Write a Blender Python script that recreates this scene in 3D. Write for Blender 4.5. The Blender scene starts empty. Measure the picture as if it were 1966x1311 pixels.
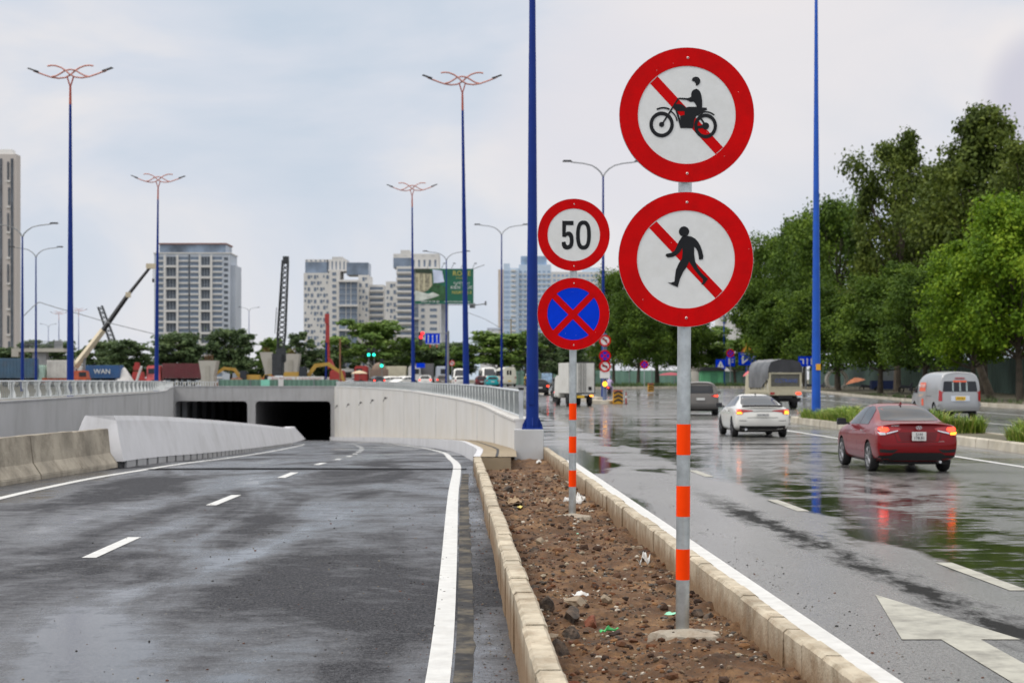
import bpy, bmesh, math, random
from mathutils import Vector, Matrix, noise
from mathutils.bvhtree import BVHTree
random.seed(7)
R = math.radians
SC = bpy.context.scene
COL = SC.collection

# ---------------------------------------------------------------- camera
F, CX, HY, CZ = 3200.0, 983.0, 728.0, 1.75      # focal length in photo pixels, centre column, horizon row, eye height
cam_d = bpy.data.cameras.new('camera')
cam = bpy.data.objects.new('camera', cam_d); COL.objects.link(cam)
cam.location = (0, 0, CZ); cam.rotation_euler = (R(90), 0, 0)
cam_d.sensor_width = 36; cam_d.lens = 36 * F / 1966
cam_d.shift_y = (HY - 655.5) / 1966
cam_d.clip_start = 0.1; cam_d.clip_end = 6000
cam_d.dof.use_dof = True; cam_d.dof.focus_distance = 13.5; cam_d.dof.aperture_fstop = 3.7
SC.camera = cam

# ---------------------------------------------------------------- exposure
SC.view_settings.view_transform = 'Standard'
SC.view_settings.look = 'None'
SC.view_settings.exposure = 0.0
SC.view_settings.gamma = 1.0

def s2l(c): return tuple(((v/255)/12.92 if v/255 <= .04045 else (((v/255)+.055)/1.055)**2.4) for v in c)

# ---------------------------------------------------------------- overcast sky
SUN_EL, SUN_AZ = R(50), R(250)     # azimuth clockwise from +Y: sun behind the cloud, to the left and a little behind the viewer
W = bpy.data.worlds.new("World"); SC.world = W; W.use_nodes = True
nt = W.node_tree; nt.nodes.clear(); N = nt.nodes.new; L = nt.links.new
out = N('ShaderNodeOutputWorld'); bg = N('ShaderNodeBackground')
sky = N('ShaderNodeTexSky'); sky.sky_type = 'NISHITA'; sky.sun_disc = False
sky.sun_elevation = SUN_EL; sky.sun_rotation = SUN_AZ
tc = N('ShaderNodeTexCoord'); mp = N('ShaderNodeMapping'); mp.inputs['Scale'].default_value = (1.0, 1.0, 2.2)
mp.inputs['Location'].default_value = (3.1, 1.7, 0.4)
L(tc.outputs['Generated'], mp.inputs['Vector'])
n1 = N('ShaderNodeTexNoise'); n1.inputs['Scale'].default_value = 4.2; n1.inputs['Detail'].default_value = 8; n1.inputs['Roughness'].default_value = .5
n1.inputs['Distortion'].default_value = .5
L(mp.outputs[0], n1.inputs['Vector'])
cr = N('ShaderNodeValToRGB'); e = cr.color_ramp
e.elements[0].position = .35; e.elements[0].color = s2l((202, 215, 230)) + (1,)
e.elements[1].position = .65; e.elements[1].color = s2l((240, 237, 238)) + (1,)
m = e.elements.new(.5); m.color = s2l((219, 225, 236)) + (1,)
L(n1.outputs['Fac'], cr.inputs[0])
sep = N('ShaderNodeSeparateXYZ'); L(tc.outputs['Generated'], sep.inputs[0])
mr = N('ShaderNodeMapRange'); mr.inputs['From Min'].default_value = .28; mr.inputs['From Max'].default_value = .85
mr.inputs['To Min'].default_value = 0.0; mr.inputs['To Max'].default_value = 1.0      # an overcast sky is brightest overhead
L(sep.outputs['Z'], mr.inputs['Value'])
zm = N('ShaderNodeMix'); zm.data_type = 'VECTOR'; L(mr.outputs[0], zm.inputs['Factor']); zm.inputs[4].default_value = (1, 1, 1); zm.inputs[5].default_value = (2.55, 2.35, 2.08)
mul = N('ShaderNodeVectorMath'); mul.operation = 'MULTIPLY'; L(cr.outputs[0], mul.inputs[0]); L(zm.outputs[1], mul.inputs[1])
def blob(px, py, c0, c1, col, prev):                 # brighter or darker cloud bank round one direction of the sky
    d = Vector(((px-983)/3200, 1, (728-py)/3200)).normalized(); dp = N('ShaderNodeVectorMath'); dp.operation = 'DOT_PRODUCT'; nrm = N('ShaderNodeVectorMath'); nrm.operation = 'NORMALIZE'
    L(tc.outputs['Generated'], nrm.inputs[0]); L(nrm.outputs[0], dp.inputs[0]); dp.inputs[1].default_value = d
    ad = N('ShaderNodeMath'); ad.operation = 'MULTIPLY_ADD'; L(n1.outputs['Fac'], ad.inputs[0]); ad.inputs[1].default_value = (1-c0)*.9; L(dp.outputs['Value'], ad.inputs[2])
    q = N('ShaderNodeMapRange'); q.interpolation_type = 'SMOOTHSTEP'; q.inputs['From Min'].default_value = c0+(1-c0)*.45; q.inputs['From Max'].default_value = c1+(1-c0)*.45; q.inputs['To Max'].default_value = .8; L(ad.outputs[0], q.inputs['Value'])
    x = N('ShaderNodeMix'); x.data_type = 'VECTOR'; L(q.outputs[0], x.inputs['Factor']); L(prev, x.inputs[4]); x.inputs[5].default_value = s2l(col); return x.outputs[1]
skc = blob(1500, 20, math.cos(R(9)), math.cos(R(2)), (244, 238, 238), mul.outputs[0])
skc = blob(1150, 230, math.cos(R(4.5)), math.cos(R(1)), (232, 230, 236), skc)
skc = blob(2030, 190, math.cos(R(2.6)), math.cos(R(1.2)), (206, 205, 219), skc)
sk = N('ShaderNodeVectorMath'); sk.operation = 'SCALE'; sk.inputs['Scale'].default_value = .06; L(sky.outputs[0], sk.inputs[0])
mx = N('ShaderNodeMix'); mx.data_type = 'VECTOR'; mx.inputs['Factor'].default_value = .93
L(sk.outputs[0], mx.inputs[4]); L(skc, mx.inputs[5])
L(mx.outputs[1], bg.inputs['Color']); bg.inputs['Strength'].default_value = 1.0
L(bg.outputs[0], out.inputs[0])

sd = bpy.data.lights.new('sun', 'SUN'); sd.energy = 1.5; sd.angle = R(16); sd.color = (1, .96, .9)
so = bpy.data.objects.new('sun', sd); COL.objects.link(so)
dv = Vector((math.sin(SUN_AZ)*math.cos(SUN_EL), math.cos(SUN_AZ)*math.cos(SUN_EL), math.sin(SUN_EL)))
so.rotation_euler = (-dv).to_track_quat('-Z', 'Y').to_euler(); so.location = (-30, -20, 60)

# ---------------------------------------------------------------- helpers
def gp(px, py, z=0.0):
    Y = F*(CZ-z)/(py-HY); return Vector(((px-CX)/F*Y, Y, z))
def at(px, py, Y): return Vector(((px-CX)/F*Y, Y, CZ-(py-HY)/F*Y))

def interp(pts, x):
    if x <= pts[0][0]: return pts[0][1]
    if x >= pts[-1][0]: return pts[-1][1]
    for i in range(len(pts)-1):
        x0, y0 = pts[i]; x1, y1 = pts[i+1]
        if x <= x1:
            xm, ym = pts[i-1] if i else (2*x0-x1, 2*y0-y1)
            xp, yp = pts[i+2] if i+2 < len(pts) else (2*x1-x0, 2*y1-y0)
            m0 = (y1-ym)/(x1-xm); m1 = (yp-y0)/(xp-x0); h = x1-x0; t = (x-x0)/h
            return (2*t**3-3*t*t+1)*y0+(t**3-2*t*t+t)*h*m0+(-2*t**3+3*t*t)*y1+(t**3-t*t)*h*m1
def sst(a, b, x):
    t = min(1, max(0, (x-a)/(b-a))); return t*t*(3-2*t)

class MB:
    def __init__(s, T=None): s.V = []; s.F = []; s.M = []; s.T = T or Matrix.Identity(4)
    def v(s, p): s.V.append(tuple(s.T @ Vector(p))); return len(s.V)-1
    def f(s, ids, m=0): s.F.append(tuple(ids)); s.M.append(m)
    def poly(s, pts, m=0): s.f([s.v(p) for p in pts], m)
    def box(s, c, d, m=0, rz=0, top=1.0, topy=None):
        x, y, z = c; a, b, h = d[0]/2, d[1]/2, d[2]/2; cz, sz = math.cos(rz), math.sin(rz)
        topy = top if topy is None else topy; I = []
        for k, (kz, tx, ty) in enumerate(((-h, 1, 1), (h, top, topy))):
            for sx, sy in ((-1, -1), (1, -1), (1, 1), (-1, 1)):
                lx, ly = sx*a*tx, sy*b*ty
                I.append(s.v((x+lx*cz-ly*sz, y+lx*sz+ly*cz, z+kz)))
        for q in ((3, 2, 1, 0), (4, 5, 6, 7), (0, 1, 5, 4), (1, 2, 6, 5), (2, 3, 7, 6), (3, 0, 4, 7)): s.f([I[i] for i in q], m)
        return s
    def tube(s, pts, r, n=8, m=0, caps=True):
        pts = [Vector(p) for p in pts]; rs = r if isinstance(r, (list, tuple)) else [r]*len(pts)
        up = None; rings = []
        for i, p in enumerate(pts):
            d = (pts[min(i+1, len(pts)-1)]-pts[max(i-1, 0)]).normalized()
            if up is None: up = Vector((0, 0, 1)) if abs(d.z) < .9 else Vector((1, 0, 0))
            a = d.cross(up).normalized(); b = a.cross(d).normalized(); up = b
            rings.append([s.v(p+rs[i]*(math.cos(2*math.pi*k/n)*a+math.sin(2*math.pi*k/n)*b)) for k in range(n)])
        for i in range(len(rings)-1):
            for k in range(n): s.f((rings[i][k], rings[i+1][k], rings[i+1][(k+1) % n], rings[i][(k+1) % n]), m)
        if caps: s.f(rings[0], m); s.f(rings[-1][::-1], m)
        return s
    def cyl(s, p0, p1, r0, r1=None, n=12, m=0): return s.tube([p0, p1], [r0, r0 if r1 is None else r1], n, m)
    def lathe(s, prof, n=24, m=0, o=(0, 0, 0), axis='z', ring=False):
        rings = []
        for r, h in prof:
            ring = []
            for k in range(n):
                a = 2*math.pi*k/n; c, d = r*math.cos(a), r*math.sin(a)
                p = (c, d, h) if axis == 'z' else ((h, c, d) if axis == 'x' else (c, h, d))
                ring.append(s.v((p[0]+o[0], p[1]+o[1], p[2]+o[2])))
            rings.append(ring)
        for i in range(len(rings)-1):
            for k in range(n): s.f((rings[i][k], rings[i][(k+1) % n], rings[i+1][(k+1) % n], rings[i+1][k]), m)
        if ring:
            for k in range(n): s.f((rings[-1][k], rings[-1][(k+1) % n], rings[0][(k+1) % n], rings[0][k]), m)
        else: s.f(rings[0], m); s.f(rings[-1], m)
        return s
    def prism(s, pts, a, b, plane='xz', m=0, side=None):
        def P(u, v, w): return (u, w, v) if plane == 'xz' else ((u, v, w) if plane == 'xy' else (w, u, v))
        A = [s.v(P(u, v, a)) for u, v in pts]; B = [s.v(P(u, v, b)) for u, v in pts]; n = len(pts)
        s.f(A, m); s.f(B[::-1], m); sm = m if side is None else side
        for i in range(n): s.f((A[i], A[(i+1) % n], B[(i+1) % n], B[i]), sm)
        return s
    def ringp(s, c, r0, r1, a, b, n=48, m=0, ry=1.0):       # flat ring in the xz plane between y=a and y=b
        g = []
        for r, y in ((r1, a), (r0, a), (r0, b), (r1, b)):
            g.append([s.v((c[0]+r*math.cos(2*math.pi*k/n), y, c[1]+r*ry*math.sin(2*math.pi*k/n))) for k in range(n)])
        for q in range(4):
            for k in range(n): s.f((g[q][k], g[q][(k+1) % n], g[(q+1) % 4][(k+1) % n], g[(q+1) % 4][k]), m)
        return s
    def grid(s, rows, m=0):
        I = [[s.v(p) for p in r] for r in rows]
        for i in range(len(I)-1):
            for k in range(len(I[0])-1): s.f((I[i][k], I[i][k+1], I[i+1][k+1], I[i+1][k]), m)
        return s
    def mesh(s, name, mats, smooth=False, bevel=0, fix=True):
        me = bpy.data.meshes.new(name); me.from_pydata(s.V, [], s.F)
        for mt in (mats if isinstance(mats, (list, tuple)) else [mats]): me.materials.append(mt)
        me.polygons.foreach_set('material_index', s.M)
        if fix or bevel:
            bm = bmesh.new(); bm.from_mesh(me)
            bmesh.ops.recalc_face_normals(bm, faces=bm.faces)
            if bevel:
                ed = [e for e in bm.edges if len(e.link_faces) == 2 and e.calc_face_angle(0) > .5]
                bmesh.ops.bevel(bm, geom=ed, offset=bevel, segments=2, affect='EDGES', clamp_overlap=True)
            bm.to_mesh(me); bm.free()
        if smooth:
            me.polygons.foreach_set('use_smooth', [True]*len(me.polygons))
            if smooth != 'all':
                me.set_sharp_from_angle(angle=R(38))
        me.update(); return me
    def build(s, name, mats, parent=None, smooth=False, bevel=0, fix=True, loc=None, **kw):
        o = bpy.data.objects.new(name, s.mesh(name, mats, smooth, bevel, fix)); COL.objects.link(o)
        if parent: o.parent = parent
        if loc is not None: o.location = loc
        for k, v in kw.items(): o[k] = v
        return o

def thing(name, label, cat, loc=(0, 0, 0), rz=0, group=None):
    o = bpy.data.objects.new(name, None); COL.objects.link(o); o.location = loc; o.rotation_euler = (0, 0, rz)
    o.empty_display_size = .2; o['label'] = label; o['category'] = cat
    if group: o['group'] = group
    return o
def tag(o, label, cat, group=None):
    o['label'] = label; o['category'] = cat
    if group: o['group'] = group
    return o
def copy_tree(o, parent=None):
    c = o.copy(); COL.objects.link(c); c.parent = parent
    for ch in [x for x in KIDS(o)]: copy_tree(ch, c)
    return c
def KIDS(o): return list(o.children)
def dup(o, loc, rz=None, label=None, scale=None, group=None):
    c = copy_tree(o); c.location = loc
    if rz is not None: c.rotation_euler = (0, 0, rz)
    if scale is not None: c.scale = scale
    if label: c['label'] = label
    if group: c['group'] = group
    return c

# ---------------------------------------------------------------- materials
def M(name, col, rough=.6, metal=0, var=.1, vs=2.0, bump=0, bs=60, coat=0, spec=.5, emit=0, dirt=None, dirtamt=.4, ds=1.5, coord='Object', trans=0):
    m = bpy.data.materials.new(name); m.use_nodes = True; t = m.node_tree; p = t.nodes['Principled BSDF']
    if max(col) > 1: col = s2l(col)
    N = t.nodes.new; L = t.links.new
    tc = N('ShaderNodeTexCoord'); vec = tc.outputs[coord] if coord != 'World' else None
    if vec is None: g = N('ShaderNodeNewGeometry'); vec = g.outputs['Position']
    src = None
    if var:
        n = N('ShaderNodeTexNoise'); n.inputs['Scale'].default_value = vs; n.inputs['Detail'].default_value = 6; L(vec, n.inputs['Vector'])
        r = N('ShaderNodeValToRGB'); r.color_ramp.elements[0].position = .3; r.color_ramp.elements[1].position = .7
        r.color_ramp.elements[0].color = tuple(c*(1-var) for c in col)+(1,); r.color_ramp.elements[1].color = tuple(min(1, c*(1+var)) for c in col)+(1,)
        L(n.outputs['Fac'], r.inputs[0]); src = r.outputs[0]
    if dirt:
        d = s2l(dirt) if max(dirt) > 1 else dirt
        n = N('ShaderNodeTexNoise'); n.inputs['Scale'].default_value = ds; n.inputs['Detail'].default_value = 8; n.inputs['Roughness'].default_value = .7; L(vec, n.inputs['Vector'])
        r = N('ShaderNodeMapRange'); r.inputs['From Min'].default_value = .45; r.inputs['From Max'].default_value = .72; r.inputs['To Max'].default_value = dirtamt; L(n.outputs['Fac'], r.inputs['Value'])
        x = N('ShaderNodeMix'); x.data_type = 'RGBA'; L(r.outputs[0], x.inputs['Factor'])
        if src: L(src, x.inputs[6])
        else: x.inputs[6].default_value = tuple(col)+(1,)
        x.inputs[7].default_value = tuple(d)+(1,); src = x.outputs[2]
    if src: L(src, p.inputs['Base Color'])
    else: p.inputs['Base Color'].default_value = tuple(col)+(1,)
    p.inputs['Roughness'].default_value = rough; p.inputs['Metallic'].default_value = metal
    p.inputs['Coat Weight'].default_value = coat; p.inputs['Coat Roughness'].default_value = .04
    p.inputs['Specular IOR Level'].default_value = spec
    if emit: p.inputs['Emission Color'].default_value = tuple(col)+(1,); p.inputs['Emission Strength'].default_value = emit
    if bump:
        n = N('ShaderNodeTexNoise'); n.inputs['Scale'].default_value = bs; n.inputs['Detail'].default_value = 5; L(vec, n.inputs['Vector'])
        b = N('ShaderNodeBump'); b.inputs['Strength'].default_value = bump; b.inputs['Distance'].default_value = .02
        L(n.outputs['Fac'], b.inputs['Height']); L(b.outputs[0], p.inputs['Normal'])
    return m

def road_mat(name, kind):
    m = bpy.data.materials.new(name); m.use_nodes = True; t = m.node_tree; p = t.nodes['Principled BSDF']
    N = t.nodes.new; L = t.links.new
    g = N('ShaderNodeNewGeometry'); P = g.outputs['Position']
    def nz(scale, sc=(1, 1, 1), det=5, ro=.6, dist=0, loc=(0, 0, 0)):
        mp = N('ShaderNodeMapping'); mp.inputs['Scale'].default_value = sc; mp.inputs['Location'].default_value = loc; L(P, mp.inputs['Vector'])
        n = N('ShaderNodeTexNoise'); n.inputs['Scale'].default_value = scale; n.inputs['Detail'].default_value = det
        n.inputs['Roughness'].default_value = ro; n.inputs['Distortion'].default_value = dist; L(mp.outputs[0], n.inputs['Vector']); return n.outputs['Fac']
    def mr(v, a, b, c=0, d=1):
        n = N('ShaderNodeMapRange'); n.inputs['From Min'].default_value = a; n.inputs['From Max'].default_value = b
        n.inputs['To Min'].default_value = c; n.inputs['To Max'].default_value = d; L(v, n.inputs['Value']); return n.outputs[0]
    def mt(op, a, b=None, clamp=False):
        n = N('ShaderNodeMath'); n.operation = op; n.use_clamp = clamp
        for i, v in enumerate((a, b)):
            if v is None: continue
            if isinstance(v, (int, float)): n.inputs[i].default_value = v
            else: L(v, n.inputs[i])
        return n.outputs[0]
    def mix(f, a, b):
        n = N('ShaderNodeMix'); n.data_type = 'RGBA'
        if isinstance(f, float): n.inputs['Factor'].default_value = f
        else: L(f, n.inputs['Factor'])
        for i, v in ((6, a), (7, b)):
            if isinstance(v, tuple): n.inputs[i].default_value = v+(1,)
            else: L(v, n.inputs[i])
        return n.outputs[2]
    sp = N('ShaderNodeSeparateXYZ'); L(P, sp.inputs[0]); X, Y = sp.outputs[0], sp.outputs[1]
    vor = N('ShaderNodeTexVoronoi'); vor.inputs['Scale'].default_value = 85; L(P, vor.inputs['Vector'])
    grain = nz(120, det=3)
    big = nz(.35, (1, .5, 1), 6)
    if kind == 'left':
        streak = nz(1.0, (.50, .17, 1), 5, .55, .8, (3, 1, 0))          # damp bands lying across the lanes
        fine = nz(3.0, (.55, .8, 1), 8, .75)
        wet = mt('ADD', mt('MULTIPLY', streak, .68), mt('MULTIPLY', fine, .32))
        wet = mr(wet, .42, .59)
        base = mix(mr(big, .35, .7), (.014, .015, .018), (.030, .031, .037))
        base = mix(mr(grain, .35, .75, 0, .5), base, (.085, .085, .092)); vc = N('ShaderNodeSeparateColor'); L(vor.outputs['Color'], vc.inputs[0]); base = mix(mr(vc.outputs[0], .8, 1, 0, .5), base, (.16, .16, .165))
        base = mix(mr(nz(1.1, (1.6, .5, 1), 8, .75, 0, (4, 2, 0)), .60, .72, 0, .5), base, (.075, .071, .062))
        agg = nz(42, (1, .55, 1), 4, .9); base = mix(mr(agg, .48, .62, 0, .75), base, (.10, .10, .108)); base = mix(mr(agg, .44, .34, 0, .9), base, (.006, .006, .007))
        lp = N('ShaderNodeTexNoise'); lp.inputs['Scale'].default_value = 30; lp.inputs['Detail'].default_value = 2; L(P, lp.inputs['Vector'])
        base = mix(mt('MULTIPLY', mr(lp.outputs['Fac'], .70, .73), mr(nz(.8, (1, 1, 1), 2), .5, .62)), base, (.28, .27, .22))
        rough = mt('ADD', mr(wet, 0, 1, .68, .11), mr(grain, .3, .7, -.04, .04))
        bstr = mr(wet, 0, 1, .95, .06); spc = mr(wet, 0, 1, .07, .60)
        height = mt('ADD', mr(vor.outputs['Distance'], 0, .6, 1, 0), mt('MULTIPLY', grain, .5))
    else:
        u = mt('ADD', X, mt('MULTIPLY', Y, .0416))
        edge = nz(.9, (1, .35, 1), 6, .6)
        uw = mt('ADD', u, mt('MULTIPLY', mt('SUBTRACT', edge, .5), 1.7))
        pud = mt('MULTIPLY', mr(uw, 4.75, 4.95), mr(uw, 8.6, 9.6, 1, 0))
        rip = mt('ADD', mt('MULTIPLY', nz(1.6, (.8, .55, 1), 8, .7, .4, (5, 1, 0)), .55), mt('MULTIPLY', nz(3.4, (.45, 1.5, 1), 6, .7, .3, (1, 5, 0)), .45))
        pud = mt('MULTIPLY', pud, mr(mt('SUBTRACT', rip, mr(u, 5.4, 7.0, 0, .09)), .40, .50), True)
        p2 = nz(.55, (1, .42, 1), 5, .6, .2, (9, 4, 0))
        p2 = mr(p2, .60, .66)
        near = mt('MULTIPLY', mr(mt('SUBTRACT', uw, mr(Y, 30, 34, 0, 1.0)), 2.5, 2.7, 1, 0), mr(Y, 17, 21))                # standing water against the kerb
        near = mt('MULTIPLY', near, mr(Y, 40, 46, 1, 0))
        cross = mt('MULTIPLY', mr(nz(1, (.12, .55, 1), 6, .6, .4, (0, 8, 0)), .50, .60), mr(Y, 30, 40, 0, .9))
        pud = mt('MAXIMUM', mt('MAXIMUM', pud, mt('MULTIPLY', p2, .9)), mt('MAXIMUM', near, cross))
        base = mix(mr(big, .35, .7), (.13, .13, .126), (.20, .197, .19))
        base = mix(mr(grain, .4, .75, 0, .5), base, (.26, .257, .25)); vc = N('ShaderNodeSeparateColor'); L(vor.outputs['Color'], vc.inputs[0]); base = mix(mr(vc.outputs[0], .72, .8, 0, .6), base, (.03, .03, .03))
        rut = nz(1, (1.3, .16, 1), 7, .7, .3, (2.2, 0, 0))
        rb = mt('SUBTRACT', 1, mt('MULTIPLY', mt('ABSOLUTE', mt('SUBTRACT', u, 3.95)), 2.3), True); rutm = mt('MULTIPLY', mr(mt('ADD', mt('MULTIPLY', rb, .32), nz(2.6, (1, .38, 1), 8, .75)), .60, .80), mr(Y, 22, 27, 1, .1))
        agg = nz(42, (1, .55, 1), 4, .9); base = mix(mr(agg, .50, .62, 0, .6), base, (.24, .237, .23)); base = mix(mr(agg, .44, .34, 0, .9), base, (.02, .02, .02))
        base = mix(rutm, base, (.018, .018, .017))
        base = mix(mr(pud, 0, 1, 0, .96), base, (.014, .014, .012))
        spc = mr(rutm, 0, 1, .62, .05)
        r0 = mt('ADD', mr(rutm, 0, 1, .24, .60), mr(grain, .3, .7, -.05, .05))
        rough = N('ShaderNodeMix'); rough.data_type = 'FLOAT'; L(pud, rough.inputs['Factor']); L(r0, rough.inputs[2]); rough.inputs[3].default_value = .04
        rough = rough.outputs[0]
        bstr = mt('ADD', mr(pud, 0, 1, .16, .11), mt('MULTIPLY', rutm, .6))
        wav = nz(5.5, (.55, 1.5, 1), 6, .7)
        hx = N('ShaderNodeMix'); hx.data_type = 'FLOAT'; L(pud, hx.inputs['Factor'])
        L(mt('ADD', mr(vor.outputs['Distance'], 0, .6, 1, 0), mt('MULTIPLY', grain, .5)), hx.inputs[2]); L(mt('MULTIPLY', wav, 1.2), hx.inputs[3])
        height = hx.outputs[0]
    L(base, p.inputs['Base Color']); L(rough, p.inputs['Roughness'])
    b = N('ShaderNodeBump'); b.inputs['Distance'].default_value = .006; L(bstr, b.inputs['Strength']); L(height, b.inputs['Height']); L(b.outputs[0], p.inputs['Normal'])
    L(spc, p.inputs['Specular IOR Level'])
    return m

MT = {}
MT['road_l'] = road_mat('wet fresh asphalt', 'left')
MT['road_r'] = road_mat('wet worn asphalt', 'right')
MT['paint_w'] = M('white road paint', (.62, .62, .60), .45, var=.08, vs=8, dirt=(.33, .31, .27), dirtamt=.35, ds=5, bump=.15, coord='World')
MT['paint_old'] = M('worn road paint', (.40, .39, .33), .5, var=.12, vs=6, dirt=(.13, .12, .10), dirtamt=.9, ds=2.6, bump=.2, coord='World')
MT['kerb'] = M('kerb concrete', (.50, .44, .335), .8, var=.2, vs=2.5, dirt=(.20, .155, .095), dirtamt=.9, ds=3.6, bump=.45, bs=45, coord='World')
def soil_stain(m):                                   # mud washed up the foot of the kerb and thin cracks
    t = m.node_tree; p = t.nodes['Principled BSDF']; N = t.nodes.new; L = t.links.new; src = p.inputs['Base Color'].links[0].from_socket
    g = N('ShaderNodeNewGeometry'); s = N('ShaderNodeSeparateXYZ'); L(g.outputs['Position'], s.inputs[0]); n = N('ShaderNodeTexNoise'); n.inputs['Scale'].default_value = 7; n.inputs['Detail'].default_value = 8; L(g.outputs['Position'], n.inputs['Vector'])
    a = N('ShaderNodeMath'); a.operation = 'MULTIPLY_ADD'; L(n.outputs['Fac'], a.inputs[0]); a.inputs[1].default_value = -.30; L(s.outputs[2], a.inputs[2])
    r = N('ShaderNodeMapRange'); r.inputs['From Min'].default_value = -.10; r.inputs['From Max'].default_value = .12; r.inputs['To Min'].default_value = .85; r.inputs['To Max'].default_value = 0; L(a.outputs[0], r.inputs['Value'])
    x = N('ShaderNodeMix'); x.data_type = 'RGBA'; L(r.outputs[0], x.inputs['Factor']); L(src, x.inputs[6]); x.inputs[7].default_value = (.20, .11, .045, 1)
    v = N('ShaderNodeTexVoronoi'); v.feature = 'DISTANCE_TO_EDGE'; v.inputs['Scale'].default_value = 2.4; nn = N('ShaderNodeVectorMath'); nn.operation = 'ADD'; L(g.outputs['Position'], nn.inputs[0]); L(n.outputs['Color'], nn.inputs[1]); L(nn.outputs[0], v.inputs['Vector'])
    c = N('ShaderNodeMapRange'); c.inputs['From Min'].default_value = .0; c.inputs['From Max'].default_value = .012; c.inputs['To Min'].default_value = .8; c.inputs['To Max'].default_value = 0; L(v.outputs['Distance'], c.inputs['Value'])
    m2 = N('ShaderNodeMath'); m2.operation = 'MULTIPLY'; L(c.outputs[0], m2.inputs[0]); k = N('ShaderNodeMapRange'); k.inputs['From Min'].default_value = .5; k.inputs['From Max'].default_value = .56; L(n.outputs['Fac'], k.inputs['Value']); L(k.outputs[0], m2.inputs[1])
    y = N('ShaderNodeMix'); y.data_type = 'RGBA'; L(m2.outputs[0], y.inputs['Factor']); L(x.outputs[2], y.inputs[6]); y.inputs[7].default_value = (.06, .05, .035, 1); L(y.outputs[2], p.inputs['Base Color'])
soil_stain(MT['kerb'])
MT['kerb_far'] = M('far kerb concrete', (.50, .46, .38), .85, var=.2, vs=1.5, dirt=(.25, .2, .12), dirtamt=.6, ds=1.2, coord='World')
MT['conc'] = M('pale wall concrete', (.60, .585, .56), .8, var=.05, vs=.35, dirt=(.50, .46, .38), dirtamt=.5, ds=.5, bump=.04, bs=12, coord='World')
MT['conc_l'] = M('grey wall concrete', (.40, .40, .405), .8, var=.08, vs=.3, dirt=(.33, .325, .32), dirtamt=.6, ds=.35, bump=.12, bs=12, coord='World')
MT['conc_w'] = M('white median concrete', (.58, .58, .60), .75, var=.05, vs=.8, dirt=(.45, .45, .45), dirtamt=.4, ds=2, bump=.1, bs=20, coord='World')
def grime(m, amt, col, loc=(0, 0, 0)):                # rain streaks down a wall
    t = m.node_tree; p = t.nodes['Principled BSDF']; N = t.nodes.new; L = t.links.new; src = p.inputs['Base Color'].links[0].from_socket
    g = N('ShaderNodeNewGeometry'); mp = N('ShaderNodeMapping'); mp.inputs['Scale'].default_value = (.9, .22, .10); mp.inputs['Location'].default_value = loc; L(g.outputs['Position'], mp.inputs['Vector'])
    n = N('ShaderNodeTexNoise'); n.inputs['Scale'].default_value = 2.2; n.inputs['Detail'].default_value = 9; n.inputs['Roughness'].default_value = .7; L(mp.outputs[0], n.inputs['Vector'])
    r = N('ShaderNodeMapRange'); r.inputs['From Min'].default_value = .5; r.inputs['From Max'].default_value = .72; r.inputs['To Max'].default_value = amt; L(n.outputs['Fac'], r.inputs['Value'])
    x = N('ShaderNodeMix'); x.data_type = 'RGBA'; L(r.outputs[0], x.inputs['Factor']); L(src, x.inputs[6]); x.inputs[7].default_value = s2l(col)+(1,); L(x.outputs[2], p.inputs['Base Color'])
grime(MT['conc'], .18, (168, 162, 150)); grime(MT['conc_l'], .5, (124, 122, 119)); grime(MT['conc_w'], .45, (150, 149, 147))
MT['jersey'] = M('weathered barrier concrete', (.36, .32, .255), .9, var=.25, vs=1.6, dirt=(.12, .10, .075), dirtamt=.8, ds=2.2, bump=.4, bs=25, coord='World')
MT['dark'] = M('black rubber', (.02, .02, .022), .7, var=.1)
MT['tun'] = M('tunnel lining', (.34, .345, .36), .8, var=.15, vs=.5, coord='World')
MT['galv'] = M('galvanised steel', (.55, .58, .58), .36, .85, var=.16, vs=9, dirt=(.30, .32, .32), dirtamt=.5, ds=14, bump=.06, bs=90)
MT['rail'] = M('silver railing metal', (.62, .65, .66), .42, .35, var=.12, vs=4)
MT['blue'] = M('blue pole paint', (.001, .022, .19), .45, 0, var=.1, vs=2, spec=.25, dirt=(.004, .03, .19), dirtamt=.5, ds=3)
MT['blue2'] = M('light blue pole paint', (.012, .085, .44), .45, 0, var=.12, vs=2, spec=.3)
MT['red_orn'] = M('rust red lamp paint', (.36, .07, .045), .5, var=.15, vs=5)
MT['pink_orn'] = M('faded red lamp arms', (.50, .22, .18), .5, var=.15, vs=5)
MT['black'] = M('black plastic', (.018, .018, .02), .4, var=.1)
MT['grey'] = M('grey metal', (.22, .23, .24), .5, .3, var=.15)
MT['sred'] = M('red sign sheeting', (.56, .001, .002), .5, var=.10, vs=7, dirt=(.40, .002, .003), dirtamt=.6, ds=9, spec=.08)
MT['swhite'] = M('white sign sheeting', (.70, .71, .70), .42, var=.03, vs=20, dirt=(.58, .58, .54), dirtamt=.4, ds=6, coat=.1, bump=.03, bs=200)
MT['sblue'] = M('blue sign sheeting', (.0, .040, .62), .5, var=.08, vs=6, spec=.08)
MT['sblack'] = M('black sign film', (.010, .011, .013), .5, var=.15, vs=12, spec=.2)
MT['orange'] = M('orange reflective band', (1.0, .055, .0), .5, var=.06, vs=15, spec=.1)
MT['cement'] = M('cement footing', (.34, .30, .24), .9, var=.2, vs=8, dirt=(.20, .14, .09), dirtamt=.8, ds=6, bump=.5, bs=40)
MT['rivet'] = M('rivet', (.7, .7, .68), .35, .4, var=0)
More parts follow.
